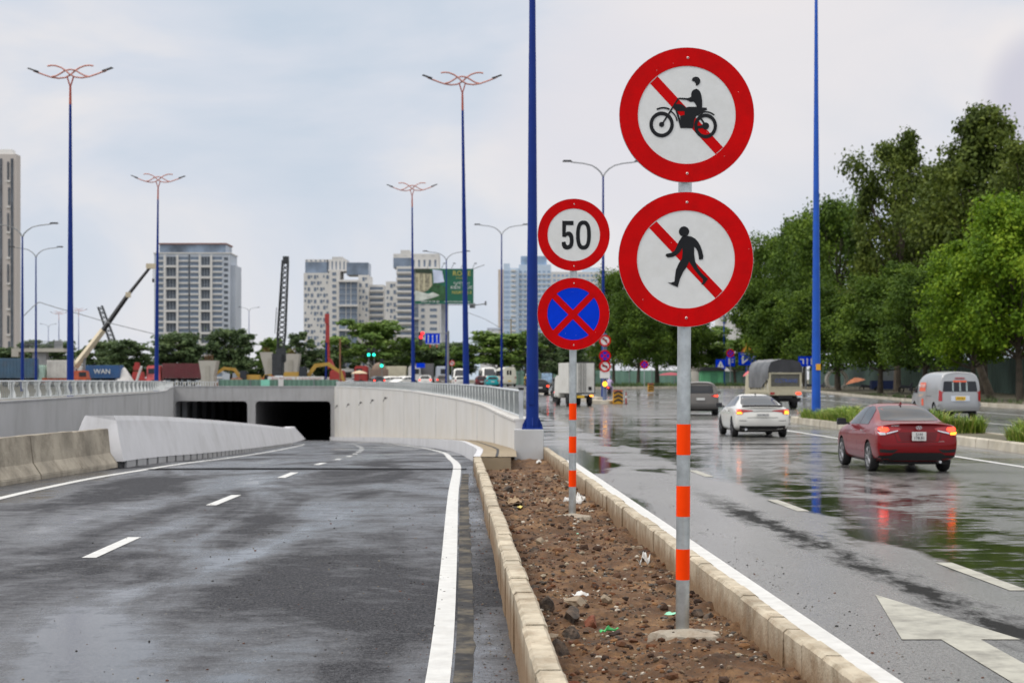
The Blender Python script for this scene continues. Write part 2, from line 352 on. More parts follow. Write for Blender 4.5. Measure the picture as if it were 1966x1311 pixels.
# ================================================================ the setting
RWp = [(37, .07), (44, -.34), (60, -1.24), (86, -3.6), (140, -10.0), (200, -21.3)]
LWp = [(-8, -14.6), (30, -14.9), (52, -16), (64, -17), (102.6, -21.7), (145, -29.9), (200, -40.6)]
ZLp = [(-8, -.28), (8, -.24), (14, -.15), (20, -.05), (28, 0.0), (33, -.03), (38, -.15), (44, -.35)]
def RW(y): return interp(RWp, y)
def LW(y): return interp(LWp, y)
def ZL(y): return interp(ZLp, y) if y < 44 else (-.35-.0335*(y-44) if y < 210 else -5.91)
def ZR(x, y): return .72*sst(110, 205, y)
def KL(y): return .442-.0368*y          # outer (road side) edge of the left kerb
def KR(y): return 1.998-.0357*y         # inner (soil side) edge of the right kerb
def frange(a, b, n): return [a+(b-a)*i/n for i in range(n+1)]

def strip(name, ys, lf, rf, zf, mat, nx=4, up=True, **kw):
    mb = MB()
    mb.grid([[(lf(y)+(rf(y)-lf(y))*k/nx, y, zf(lf(y)+(rf(y)-lf(y))*k/nx, y)) for k in range(nx+1)] for y in ys])
    o = mb.build(name, mat, smooth='all', fix=False)
    for k, v in kw.items(): o[k] = v
    return o
ysl = frange(-8, 50, 58)+frange(52, 330, 90)
# carriageway of the underpass (both directions and the floor of the tunnel)
strip('underpass_road', ysl, lambda y: LW(y)-.2 if y < 200 else -40.8, lambda y: (KL(y)+.02) if y < 32.4 else (RW(y)+.3 if y > 37 else RW(37)) if y < 200 else -21.0,
      lambda x, y: ZL(y), MT['road_l'], kind='structure')
# right-hand surface road
strip('service_road', frange(-8, 110, 59)+frange(114, 206, 24), lambda y: KR(y)+.12 if y < 36.4 else max(RW(y), -30)+.33, lambda y: 30.2-.0 if y < 90 else 30.5, ZR, MT['road_r'], nx=14, kind='structure')
MT['plaza'] = M('far wet road', (.13, .13, .135), .33, var=.2, vs=.15, coord='World')
strip('junction_road', [204.9, 212, 225, 250, 300, 420], lambda y: -60, lambda y: 60, lambda x, y: .72+.004, MT['plaza'], nx=6, kind='structure')
MT['earth'] = M('bare damp earth', (.10, .085, .055), .95, var=.35, vs=.4, dirt=(.05, .07, .03), dirtamt=.7, ds=.3, bump=.4, bs=6, coord='World')
strip('ground', [206, 230, 300, 600, 1500, 5500], lambda y: -2500 if y > 400 else -500, lambda y: 2500 if y > 400 else 500, lambda x, y: .71 if y < 400 else .6, MT['earth'], nx=8, kind='structure')
strip('left_ground', frange(-8, 200, 40)+[206.5], lambda y: -500, lambda y: LW(min(y, 200))-.34, lambda x, y: .70, MT['earth'], nx=4, kind='structure')
strip('roadside_verge', frange(-8, 200, 26)+[207], lambda y: 30.45 if y > 89 else 30.45, lambda y: 600, lambda x, y: max(.18, ZR(0, y)+.05)+(.12 if x > 33 else 0), MT['earth'], nx=30, kind='structure')
# tunnel portal deck between the two retaining walls
strip('deck_road', [200.4, 204, 207], lambda y: -41.2, lambda y: -20.8, lambda x, y: .712, MT['plaza'], nx=2, kind='structure')

def wall_mb(mb, cf, ys, th, zt, zb, side):
    # vertical wall following curve cf; side=+1 thickness to +x
    for a, b in zip(ys[:-1], ys[1:]):
        xa, xb = cf(a), cf(b); ta, tb = zt(a), zt(b); ba, bb = zb(a), zb(b)
        q = [(xa, a), (xb, b), (xb+side*th, b), (xa+side*th, a)]
        lo = [mb.v((q[0][0], q[0][1], ba)), mb.v((q[1][0], q[1][1], bb)), mb.v((q[2][0], q[2][1], bb)), mb.v((q[3][0], q[3][1], ba))]
        hi = [mb.v((q[0][0], q[0][1], ta)), mb.v((q[1][0], q[1][1], tb)), mb.v((q[2][0], q[2][1], tb)), mb.v((q[3][0], q[3][1], ta))]
        mb.f((hi[0], hi[1], hi[2], hi[3])); mb.f((lo[0], lo[1], hi[1], hi[0])); mb.f((lo[3], hi[3], hi[2], lo[2]))
        if a == ys[0]: mb.f((lo[0], hi[0], hi[3], lo[3]))
        if b == ys[-1]: mb.f((lo[1], lo[2], hi[2], hi[1]))
ysw = frange(37, 200, 60)
def RWT(y): return interp([(37, .82), (60, .84), (120, .84), (200, .80)], y)
t = thing('retaining_wall', 'long curved pale concrete retaining wall beside the underpass ramp, below the silver railing', 'wall')
mb = MB(); wall_mb(mb, RW, ysw, .32, RWT, lambda y: ZL(y)-.3, 1); mb.build('wall_face', MT['conc'], t)
mb = MB()
for a, b in zip(ysw[:-1], ysw[1:]):
    pass
wall_mb(mb, lambda y: RW(y)-.03, ysw, .38, lambda y: RWT(y)+.05, lambda y: RWT(y)+.002, 1); mb.build('coping', MT['conc'], t)
for k in range(9):
    y = 47+k*12.5*(1+k*.06); jn = MB(); jn.box((RW(y)-.0015, y, (RWT(y)+ZL(y))/2+.1), (.02, .03+y*.0003, RWT(y)-ZL(y)-.35)); jn.build('panel_joint', MT['conc_l'], t)
for px, py in ((649, 779), (671, 776), (695, 772.5), (718, 768), (743, 763.5)):
    # brackets left sticking out of the wall face
    best = min(frange(60, 199, 400), key=lambda y: abs(CX+RW(y)/y*F-px)); z = CZ-(py-HY)*best/F
    k = MB(); k.box((RW(best)-.12, best, z), (.24, .1, .12)); k.cyl((RW(best)-.1, best, z), (RW(best)-.34, best, z-.3), .04, n=6); k.build('bracket', MT['dark'], t)
def LWT(y): return interp([(-8, 1.0), (52, 1.02), (64, 1.02), (120, .92), (200, .80)], y)
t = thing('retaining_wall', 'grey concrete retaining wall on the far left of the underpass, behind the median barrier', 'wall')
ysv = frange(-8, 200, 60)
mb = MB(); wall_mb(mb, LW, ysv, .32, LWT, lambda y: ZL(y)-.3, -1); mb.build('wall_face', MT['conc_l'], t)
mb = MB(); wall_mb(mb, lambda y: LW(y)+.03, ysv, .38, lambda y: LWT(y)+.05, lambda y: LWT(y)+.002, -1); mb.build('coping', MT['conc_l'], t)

# portal
t = thing('tunnel_portal', 'grey concrete underpass portal with two dark openings split by a pier', 'tunnel', (0, 200, 0))
def hole(x0, x1, zb, zt, c=.45): return [(x0, zb), (x0, zt-c), (x0+c*.3, zt-c*.3), (x0+c, zt), (x1-c, zt), (x1-c*.3, zt-c*.3), (x1, zt-c), (x1, zb)]
mb = MB(); ztp = -.87; zb = -6.3
A = hole(-40.45, -31.75, zb, ztp); B = hole(-30.8, -21.75, zb, ztp)
for y0, y1 in ((-.05, .6),):
    mb.box((-31.0, .3, (ztp+.83)/2), (20.4, .6, .83-ztp))                      # header
    mb.box(((-31.75-30.8)/2, .3, (zb+ztp)/2-.0015), (.95, .6, ztp-zb-.003)); mb.box((-21.45, .3, (zb+ztp)/2-.0015), (.6, .6, ztp-zb-.003)); mb.box((-40.8, .3, (zb+ztp)/2-.0015), (.7, .6, ztp-zb-.003))
    for x, s in ((-40.45, 1), (-31.75, -1), (-30.8, 1), (-21.75, -1)):
        mb.prism([(x, ztp-.003), (x+s*.45, ztp-.003), (x+s*.13, ztp-.14), (x, ztp-.45)], .02, .58)
mb.build('portal_face', MT['conc_l'], t)
mb = MB(); mb.box((-31.0, .2, .83+.06), (20.3, .5, .12)); mb.build('parapet', MT['conc_l'], t)
mb = MB()
for x in (-40.75, -31.27, -21.4): mb.box((x, 61, -3.6), (.5, 120, 5.4))
mb.box((-31, 61, -.5), (20.2, 120, .6)); mb.box((-31, 121.5, -3.6), (20.2, .6, 5.4)); mb.build('tunnel_lining', MT['tun'], t)
for k in range(9):
    c = MB(); c.box((-40.0, 4+k*6.5, -3.6), (.55, .9, 5.2)); c.build('column', MT['tun'], t)

# raised ledge along the right wall
def LE(y): return interp([(32.4, -.76), (37, -.78), (44, -1.15), (60, -2.0), (86, -4.35), (140, -10.7), (200, -21.9)], y)
ysg = frange(32.4, 199.5, 70)
mb = MB(); mb.grid([[(LE(y), y, ZL(y)-.2), (LE(y)+.005, y, ZL(y)+interp([(32, .27), (50, .42), (90, .45)], y)), (LE(y)+.14, y, ZL(y)+interp([(32, .27), (50, .42), (90, .45)], y))] for y in ysg])
mb.build('ledge_kerb', MT['conc_w'], kind='structure', fix=False)
mb = MB(); mb.grid([[(LE(y)+.14, y, ZL(y)+interp([(32, .265), (50, .415), (90, .445)], y)), (RW(max(y, 37))+.02, y, ZL(y)+interp([(32, .265), (50, .415), (90, .445)], y))] for y in ysg])
mb.box(((-.62+.0)/2-.02, 32.42, .0), (.62, .06, .46)); mb.build('ledge', M('brown paving', (.30, .24, .16), .85, var=.2, vs=3, dirt=(.2, .15, .08), dirtamt=.6, bump=.3, coord='World'), kind='structure')
mb = MB(); mb.grid([[((LE(y)+.14+RW(max(y, 37)))/2-.05, y, ZL(y)+interp([(32, .265), (50, .415), (90, .445)], y)+.006), ((LE(y)+.14+RW(max(y, 37)))/2, y, ZL(y)+interp([(32, .265), (50, .415), (90, .445)], y)+.006)] for y in ysg[:40]])
mb.build('ledge_joint', MT['dark'], kind='structure', fix=False)
# block that carries the nearest blue pole
t = thing('concrete_block', 'square pale concrete block at the end of the retaining wall, carrying the thickest blue pole', 'concrete block', (.37, 36.75, 0))
mb = MB(); mb.box((0, 0, .2), (.64, .72, .9)); mb.build('block', M('smooth block concrete', (.52, .53, .54), .75, var=.06, vs=2, dirt=(.42, .42, .41), dirtamt=.5, coord='World'), t, bevel=.012)

# median wall
def MW(y): return interp([(33.6, -7.82), (44, -8.25), (64.6, -9.9), (106, -13.9)], y)
t = thing('median_wall', 'long white concrete median wall with sloped ends, down the middle of the underpass ramp', 'wall')
mb = MB(); sec = lambda y, h: [(MW(y), y, ZL(y)+.14), (MW(y)-.22, y, ZL(y)+h-.1), (MW(y)-.27, y, ZL(y)+h), (MW(y)-.85, y, ZL(y)+h), (MW(y)-.9, y, ZL(y)+h-.1), (MW(y)-1.15, y, ZL(y)+.14)]
rows = []
for y in frange(33.9, 105, 40): rows.append(sec(y, 1.06+.02*sst(33, 50, y)))
mb.grid(rows)
a = sec(33.9, 1.06); f = [(p[0], p[1]-(.30 if p[2] < .3 else .0), p[2]) for p in a]
mb.grid([f, a]); mb.poly(f)
b = sec(105, 1.08); g = [(p[0], p[1]+(6.5 if i in (0, 5) else 3), p[2]) for i, p in enumerate(b)]; mb.grid([b, g]); mb.poly(g)
mb.build('wall_body', MT['conc_w'], t)
mb = MB()
for k in range(58):
    y = 33.9+k*1.22
    mb.box(((MW(y)+MW(y+1.1))/2-.45, y+.52, ZL(y)+.06), (.88, .98, .18), rz=math.atan2(-(MW(y+1)-MW(y)), 1))
mb.build('drain_footing', MT['conc_l'], t)
mb = MB(); mb.grid([[(MW(y)-.06, y, ZL(y)-.1), (MW(y)-.06, y, ZL(y)+.15)] for y in frange(33.9, 105, 40)]); mb.build('drain_gap', MT['dark'], t, fix=False)

# jersey barriers
def jersey_mb(L):
    mb = MB(); pr = [(-.30, 0), (-.30, .09), (-.155, .30), (-.10, .78), (.10, .78), (.155, .30), (.30, .09), (.30, 0)]
    n = 6; rnd = random.Random(3)
    mb.grid([[(x+rnd.uniform(-.006, .006), L*k/n, z+rnd.uniform(-.006, .006)) for x, z in pr] for k in range(n+1)])
    for k in (0, n):
        mb.poly([(x, L*k/n, z) for x, z in (pr if k == 0 else pr[::-1])])
    return mb
JL = 2.15; J0 = None; js = (('weathered concrete road barrier butting against the white median wall', 31.35), ('weathered concrete road barrier, second from the white median wall, with a crack at its joint', 29.195), ('weathered concrete road barrier at the left edge, third from the white median wall', 27.04))
for i, (lb, y) in enumerate(js):
    o = tag(jersey_mb(JL).build('road_barrier', MT['jersey'], bevel=.012), lb, 'barrier', 'concrete barriers on the median') if i == 0 else dup(J0, (0, 0, 0), label=lb)
    if i == 0: J0 = o
    o.location = (-8.22-(33.5-y)*.073, y, ZL(y)-.01); o.rotation_euler = (0, 0, R([-4.2, -4.5, -3.9][i]))
for i in range(1):
    for x in (-.22, .22): pass

# kerbs round the planting strip
def kerb(name, cf, w, y0, y1, zt, zbf, sd, matn='kerb', ch=.02, bl=1.0, side=1):
    mb = MB(); rnd = random.Random(sd); y = y0
    while y < y1:
        l = rnd.choice((1.0, .5, .98, .52))*bl; e = min(y+l-.016, y1); dx = rnd.uniform(-.009, .009); dz = rnd.uniform(-.008, .006); rt = rnd.uniform(-.004, .004)
        n = max(1, int((e-y)/.12)); rows = []
        for k in range(n+1):
            yy = y+(e-y)*k/n; x0 = cf(yy)+dx+rt*k/n; x1 = x0+w*side; z1 = zt(yy)+dz; j = lambda a=.003: rnd.uniform(-a, a)
            rows.append([(x0, yy, zbf(yy)), (x0+j(), yy, zbf(yy)*.5+z1*.5), (x0+j(), yy, z1-ch), (x0+side*ch+j(), yy, z1+j(.002)), (x1-side*ch+j(), yy, z1+j(.002)), (x1+j(), yy, z1-ch), (x1, yy, zbf(yy))])
        mb.grid(rows); mb.poly(rows[0]); mb.poly(rows[-1][::-1]); y += l
    o = mb.build(name, MT[matn], fix=True); o['kind'] = 'structure'; return o
kerb('kerb', KR, .125, 3, 36.9, lambda y: .25, lambda y: -.25, 3)
kerb('kerb', KL, .15, 3, 32.3, lambda y: .25, lambda y: -.45, 5, bl=.8)
mb = MB(); mb.box((0, 0, 0), (.01, .01, .01))

# soil between the kerbs
def soil_h(x, y):
    a = noise.noise(Vector((x*1.3, y*.9, 0)))*.07+noise.noise(Vector((x*4, y*4, 3)))*.055
    b = abs(noise.noise(Vector((x*10, y*10, 5))))*.034+noise.noise(Vector((x*22, y*22, 9)))*.016+noise.noise(Vector((x*50, y*50, 2)))*.007
    z = -.01+a+b
    for mx_, my_, r, h in ((1.13, 10.9, .40, .09), (1.25, 9.7, .5, .10), (.747, 20.3, .45, .08), (.25, 9.2, .35, .08), (.85, 14, .5, .05)):
        d = math.hypot(x-mx_, y-my_)/r
        if d < 1.6: z += h*math.exp(-d*d*1.5)
    for mx_, my_, r in ((1.13, 11.05, .28), (.747, 20.6, .25)):
        d = math.hypot(x-mx_, y-my_)/r
        if d < 1: z = min(z, .045+.02*d)
    return z
ys = []; y = 5.5
while y < 36.6: ys.append(y); y += .02*max(1, (y/9)**1.6)
mb = MB(); nx = 64
mb.grid([[(lambda x: (x, y, soil_h(x, y)))(KL(y)+.06+(KR(y)+.06-KL(y)-.06)*k/nx) for k in range(nx+1)] for y in ys])
ms = bpy.data.materials.new('brown gravelly soil'); ms.use_nodes = True; t_ = ms.node_tree; p = t_.nodes['Principled BSDF']
g = t_.nodes.new('ShaderNodeNewGeometry')
def _n(sc, det=8, ro=.7):
    n = t_.nodes.new('ShaderNodeTexNoise'); n.inputs['Scale'].default_value = sc; n.inputs['Detail'].default_value = det; n.inputs['Roughness'].default_value = ro; t_.links.new(g.outputs['Position'], n.inputs['Vector']); return n.outputs['Fac']
r = t_.nodes.new('ShaderNodeValToRGB'); r.color_ramp.elements[0].position = .3; r.color_ramp.elements[0].color = (.030, .014, .006, 1); r.color_ramp.elements[1].position = .72; r.color_ramp.elements[1].color = (.33, .19, .085, 1)
e = r.color_ramp.elements.new(.5); e.color = (.125, .060, .023, 1); t_.links.new(_n(2.2, 12, .75), r.inputs[0])
r2 = t_.nodes.new('ShaderNodeValToRGB'); r2.color_ramp.elements[0].position = .52; r2.color_ramp.elements[0].color = (0, 0, 0, 1); r2.color_ramp.elements[1].position = .62; r2.color_ramp.elements[1].color = (.8, .8, .8, 1); t_.links.new(_n(26, 6, .8), r2.inputs[0])
x = t_.nodes.new('ShaderNodeMix'); x.data_type = 'RGBA'; t_.links.new(r2.outputs[0], x.inputs['Factor']); t_.links.new(r.outputs[0], x.inputs[6]); x.inputs[7].default_value = (.055, .038, .024, 1)
t_.links.new(x.outputs[2], p.inputs['Base Color']); p.inputs['Roughness'].default_value = .85
b = t_.nodes.new('ShaderNodeBump'); b.inputs['Strength'].default_value = .9; b.inputs['Distance'].default_value = .012; t_.links.new(_n(70, 6, .8), b.inputs['Height']); t_.links.new(b.outputs[0], p.inputs['Normal'])
mb.build('soil', ms, smooth='all', fix=False, kind='structure')

# gravel and crumbs on the soil: uncountable
def isl_mat(name, cols, rough=.8):
    m = bpy.data.materials.new(name); m.use_nodes = True; t = m.node_tree; p = t.nodes['Principled BSDF']; g = t.nodes.new('ShaderNodeNewGeometry')
    r = t.nodes.new('ShaderNodeValToRGB'); r.color_ramp.interpolation = 'CONSTANT'
    for i, c in enumerate(cols):
        e = r.color_ramp.elements[i] if i < 2 else r.color_ramp.elements.new(i/len(cols))
        e.position = i/len(cols); e.color = tuple(s2l(c) if max(c) > 1 else c)+(1,)
    t.links.new(g.outputs['Random Per Island'], r.inputs[0]); t.links.new(r.outputs[0], p.inputs['Base Color']); p.inputs['Roughness'].default_value = rough; return m
ICO = None
def stone(mb, c, r, rnd, m=0, fl=.7):
    global ICO
    if ICO is None:
        bm = bmesh.new(); bmesh.ops.create_icosphere(bm, subdivisions=1, radius=1); ICO = ([v.co.copy() for v in bm.verts], [[v.index for v in f.verts] for f in bm.faces]); bm.free()
    q = Matrix.Rotation(rnd.uniform(0, 6.3), 3, Vector((rnd.uniform(-1, 1), rnd.uniform(-1, 1), rnd.uniform(-1, 1))).normalized())
    sx, sy, sz = rnd.uniform(.7, 1.3), rnd.uniform(.6, 1.2), rnd.uniform(.5, .9)*fl/.7; b = len(mb.V)
    for v in ICO[0]:
        w = q @ v; k = rnd.uniform(.75, 1.15); mb.V.append((c[0]+w.x*r*sx*k, c[1]+w.y*r*sy*k, c[2]+w.z*r*sz*k))
    for f in ICO[1]: mb.f([b+i for i in f], m)
rnd = random.Random(11); mb = MB()
for i in range(9000):
    y = 6.5+24*rnd.random()**1.7; x = KL(y)+.17+(KR(y)-KL(y)-.2)*rnd.random()
    cl = noise.noise(Vector((x*2.5, y*2.5, 7)))
    if cl < -.05 and rnd.random() < .75: continue
    r = .004+.014*rnd.random()**3.5*(1+y/25)+.0035*y/18
    stone(mb, (x, y, soil_h(x, y)+r*.2), r, rnd)
mb.build('gravel', isl_mat('gravel', [(70, 52, 38), (112, 92, 70), (86, 80, 74), (58, 44, 34), (150, 138, 118), (98, 62, 42), (92, 76, 58), (180, 172, 158), (66, 58, 50), (120, 100, 78), (76, 60, 44)]), kind='stuff', fix=False)
mb2 = MB(); rnd = random.Random(31)
for i in range(5200):
    y = 6.5+26*rnd.random()**1.6; x = KL(y)+.17+(KR(y)-KL(y)-.2)*rnd.random()
    if noise.noise(Vector((x*1.6, y*1.6, 17))) < -.25: continue
    r = .006+.026*rnd.random()**3.2+(rnd.uniform(.012, .04) if rnd.random() < .04 else 0); stone(mb2, (x, y, soil_h(x, y)+r*.15), r, rnd)
mb2.build('soil_clods', isl_mat('soil clods', [(94, 62, 36), (76, 50, 30), (112, 76, 44), (86, 54, 30), (58, 38, 24), (128, 92, 58), (100, 60, 32), (74, 52, 36), (46, 30, 20)], .9), kind='stuff', fix=False)
rnd = random.Random(12); mb = MB()
for i in range(900):
    y = 8+16*rnd.random()**1.3; x = -.6-4.5*rnd.random()**2; stone(mb, (x, y, ZL(y)+.001), .004+.011*rnd.random()**4, rnd)
for i in range(1500):
    if i % 3: y = 7+24*rnd.random()**1.5; x = KL(y)-.04-abs(rnd.gauss(0, .16)); z = ZL(y)
    else: y = 7+24*rnd.random()**1.5; x = KR(y)+.62+abs(rnd.gauss(0, .25)); z = 0
    stone(mb, (x, y, z+.001), .003+.009*rnd.random()**3, rnd)
mb.build('road_grit', isl_mat('road grit', [(50, 48, 46), (80, 76, 70), (30, 30, 30), (120, 110, 95), (95, 60, 45)]), kind='stuff', fix=False)

# painted lines
def line_mb(mb, cf, ys, w, zf):
    mb.grid([[(cf(y)-w/2, y, zf(y)), (cf(y)+w/2, y, zf(y))] for y in ys])
mb = MB()
REp = [(3, -.42), (10.7, -.48), (15.9, -.61), (25.2, -.89), (32, -1.06), (36, -1.2), (44, -1.62), (60, -2.5), (86, -4.85), (140, -11.2), (200, -22.5)]
line_mb(mb, lambda y: interp(REp, y), frange(3, 45, 60)+frange(46, 190, 50), .16, lambda y: ZL(y)+.005); mb.build('edge_line', MT['paint_w'], kind='structure', fix=False)
LEp = [(8, -7.6), (24.7, -7.58), (28.9, -7.45), (33.5, -7.2), (44, -7.65), (64.6, -9.3), (106, -13.3), (112, -14.0)]
mb = MB(); line_mb(mb, lambda y: interp(LEp, y), frange(8, 112, 90), .16, lambda y: ZL(y)+.005)
mb.build('edge_line', MT['paint_w'], kind='structure', fix=False)
mb = MB()
for k in range(12):
    a = -14.0-.0; th = math.pi*k/11; 
pts = [(-14.0-.5+.5*math.cos(math.pi*k/11), 112+1.6*math.sin(math.pi*k/11)) for k in range(12)]
mb.grid([[(x-(.08 if x < -14.4 else -.08), y+.08, ZL(y)+.005), (x+(.08 if x < -14.4 else -.08), y-.08, ZL(y)+.005)] for x, y in pts]); mb.build('edge_line', MT['paint_w'], kind='structure', fix=False)
LCp = [(10, -4.5), (18, -4.35), (24.6, -4.2), (30, -4.10), (36, -4.2), (48, -4.74), (58, -5.4), (72, -6.5), (87, -7.9), (100, -9.3), (114, -10.9), (131, -13.4), (145, -15.2), (200, -25)]
y = 17.2
mb = MB()
while y < 170:
    line_mb(mb, lambda q: interp(LCp, q), frange(y, y+1.9, 4), .15+(.06 if y > 60 else 0), lambda q: ZL(q)+.005); y += 6.2
mb.build('lane_line', MT['paint_w'], kind='structure', fix=False)
mb = MB(); line_mb(mb, lambda y: KR(y)+.42, frange(3, 36, 30), .36, lambda y: .005); mb.build('edge_line', MT['paint_w'], kind='structure', fix=False)
mb = MB()
for a in (5.8, 13.8, 22.1, 29.9):
    line_mb(mb, lambda y: 4.76-.0405*y, frange(a, a+2.1, 3), .16, lambda y: .005)
mb.build('lane_line', MT['paint_old'], kind='structure', fix=False)
mb = MB(); line_mb(mb, lambda y: 11.35-.0345*y, frange(12, 64, 30), .16, lambda y: .005)
line_mb(mb, lambda y: 24.8+.0*y, frange(60, 150, 10), .16, lambda y: ZR(0, y)+.005)
line_mb(mb, lambda y: 19.0, frange(62, 67, 3), .15, lambda y: .005); line_mb(mb, lambda y: 19.0, frange(78, 82, 3), .15, lambda y: .005)
mb.build('edge_line', MT['paint_w'], kind='structure', fix=False)
mb = MB(); mb.poly([(2.95, 13.54, .005), (2.62, 11.2, .005), (2.885, 11.2, .005), (2.885, 7.2, .005), (3.15, 7.2, .005), (3.15, 11.2, .005), (3.42, 11.2, .005)])
mb.build('arrow_marking', MT['paint_old'], kind='structure', fix=False)
# dusty gutter band and paving seam
mb = MB(); rnd = random.Random(4)
y = 7.0
while y < 31:
    l = .3; mb.grid([[(interp(REp, q)+.10, q, ZL(q)+.0045), (interp(REp, q)+.23+.03*noise.noise(Vector((0, q*3, 0))), q, ZL(q)+.0045)] for q in (y, y+l)])
    y += l
mb.build('gutter_stain', M('dusty cement stain', (.040, .040, .042), .8, var=.35, vs=9, spec=.15, dirt=(.21, .18, .13), dirtamt=1, ds=2.3, coord='World'), kind='structure', fix=False)
mb = MB(); mb.grid([[(x, 32.7+.06*math.sin(x), ZL(32.7)+.004), (x, 33.0, ZL(33)+.006), (x, 33.5+.1*math.sin(x), ZL(33.5)+.004)] for x in frange(-7.2, -.9, 20)]); mb.build('paving_seam', M('bitumen seam', (.006, .006, .007), .8, spec=.05, coord='World'), kind='structure', fix=False)

# grassy islands on the right
def island(name, cf, w, y0, y1, h=.24):
    mb = MB(); rnd = random.Random(9); y = y0
    pr = []
    while y < y1:
        e = min(y+.98, y1); dx = rnd.uniform(-.015, .015)
        for s_, base in ((-1, cf), (1, lambda q: cf(q)+w)):
            rows = [[(base(q)+dx, q, -.05), (base(q)+dx-s_*.02, q, h-.03), (base(q)+dx-s_*.05, q, h), (base(q)+dx-s_*.17, q, h), (base(q)+dx-s_*.17, q, -.05)] for q in (y, e)]
            mb.grid(rows); mb.poly(rows[0]); mb.poly(rows[1][::-1])
        y += 1.0
    n = 8; cx = cf(y1)+w/2
    pts = [(cx-w/2*math.cos(math.pi*k/n), y1+.9*math.sin(math.pi*k/n)) for k in range(n+1)]
    mb.prism(pts, -.05, h, plane='xy')
    mb.build(name, MT['kerb_far'], kind='structure')
    m2 = MB(); m2.grid([[(cf(q)+.17, q, h-.03), (cf(q)+w-.17, q, h-.03)] for q in frange(y0, y1, 10)]); m2.build('island_soil', MT['earth'], kind='structure', fix=False)
IS = lambda y: 13.12-.0272*y
island('island_kerb', IS, 1.8, 14, 67.5)
def grass(name, cf, w, y0, y1, dens, hgt, z, seed, cols, gap=None):
    rnd = random.Random(seed); mb = MB(); n = int((y1-y0)*dens)
    for i in range(n):
        y = rnd.uniform(y0, y1); x = cf(y)+rnd.uniform(.1, w-.1); c = noise.noise(Vector((x*.7, y*.35, seed)))
        if gap and gap(y): continue
        if c < -.12: continue
        h = hgt*(.6+.9*max(0, c+.2))*rnd.uniform(.5, 1.2)
        for k in range(9):
            a = rnd.uniform(0, 6.283); l = rnd.uniform(.3, 1.15)*h; b = rnd.uniform(.008, .015); hh = h*rnd.uniform(.6, 1)
            dx, dy = math.cos(a), math.sin(a); ox, oy = x+rnd.uniform(-.07, .07), y+rnd.uniform(-.07, .07)
            p0 = (ox-dy*b, oy+dx*b, z); p1 = (ox+dy*b, oy-dx*b, z); p2 = (ox+dx*l*.45+dy*b*.7, oy+dy*l*.45-dx*b*.7, z+hh*.75); p3 = (ox+dx*l*.45-dy*b*.7, oy+dy*l*.45+dx*b*.7, z+hh*.75); p4 = (ox+dx*l, oy+dy*l, z+hh*.85)
            I = [mb.v(q) for q in (p0, p1, p2, p3, p4)]; mb.f((I[0], I[1], I[2], I[3])); mb.f((I[3], I[2], I[4]))
    return mb.build(name, isl_mat(name, cols, .6), kind='stuff', fix=False)
GC = [(112, 142, 40), (138, 164, 52), (86, 114, 36), (160, 180, 70), (124, 152, 46), (168, 166, 88), (98, 128, 42)]
grass('grass', IS, 1.8, 15, 67, 190, .62, .2, 2, GC, gap=lambda y: 42.5 < y < 47.5)
# ================================================================ railings
def wavy(x0, w, h, t=.012, amp=.018, n=8, leaf=0):
    L_, R_ = [], []
    for k in range(n+1):
        z = h*k/n; c = x0+amp*math.sin(2*math.pi*k/n); ww = w*(1+leaf*math.cos(2*math.pi*k/n))
        L_.append((c-ww/2, z)); R_.append((c+ww/2, z))
    return L_+R_[::-1]
MT['plate'] = M('bright rail plate', (.72, .74, .73), .5, .1, var=.1, vs=4)
MT['infill'] = M('dull rail bars', (.26, .28, .28), .5, .3, var=.15, vs=4)
def railing(label, cf, zf, y0, y1, sp, w, h, amp, leaf, postend=None, thick=.02, n=8, lim=100, plate=lambda y: .1):
    t = thing('railing', label, 'railing')
    ys = frange(y0, y1, 60)
    for nm, zz, r in (('top_rail', h, .03), ('bottom_rail', .06, .022)):
        MB().tube([(cf(y), y, zf(y)+zz) for y in ys], r, 6).build(nm, MT['rail'], t, smooth=True)
    src = MB(); src.prism(wavy(0, w, h-.09, n=n, amp=amp, leaf=leaf), -thick/2, thick/2); me = src.mesh('baluster', [MT['infill']])
    pos = []; y = y0+.1
    while y < y1-.05:
        sl = (cf(y+.05)-cf(y-.05))/.1; pos.append((cf(y), y, zf(y)+.07, math.atan2(1, sl))); y += sp/math.hypot(1, sl)
    for x, y, z, a in pos[:lim]:
        o = bpy.data.objects.new('baluster', me); COL.objects.link(o); o.parent = t; o.location = (x, y, z); o.rotation_euler = (0, 0, a)
    mb = MB(); pr = wavy(0, w, h-.09, n=4, amp=amp, leaf=leaf)
    for x, y, z, a in pos[lim:]:
        mb.T = Matrix.Translation((x, y, z)) @ Matrix.Rotation(a, 4, 'Z'); mb.prism(pr, -thick/2, thick/2)
    if len(pos) > lim: mb.build('baluster', MT['infill'], t, kind='stuff')
    y = y0+.35
    while y < y1:
        sl = (cf(y+.05)-cf(y-.05))/.1; wd = plate(y)
        m = MB(); m.T = Matrix.Translation((cf(y), y, zf(y)+.07)) @ Matrix.Rotation(-math.atan2(sl, 1)*-1, 4, 'Z'); m.prism(wavy(0, wd, h-.10, n=8, amp=wd*.14, leaf=leaf), -.012, .012); m.build('rail_plate', MT['plate'], t); y += 2.0
    for y in postend or []:
        MB().box((cf(y), y, zf(y)+h/2), (.09, .09, h+.06)).build('post', MT['rail'], t)
        MB().box((cf(y), y, zf(y)+h+.05), (.12, .12, .05)).build('post_cap', MT['black'], t)
    return t
railing('silver railing of wavy bars along the top of the curved pale retaining wall', lambda y: RW(y)+.14, lambda y: RWT(y)+.05, 37.15, 199.5, .2, .05, .62, .010, .1, [37.15], plate=lambda y: interp([(37, .05), (60, .065), (100, .11), (200, .19)], y))
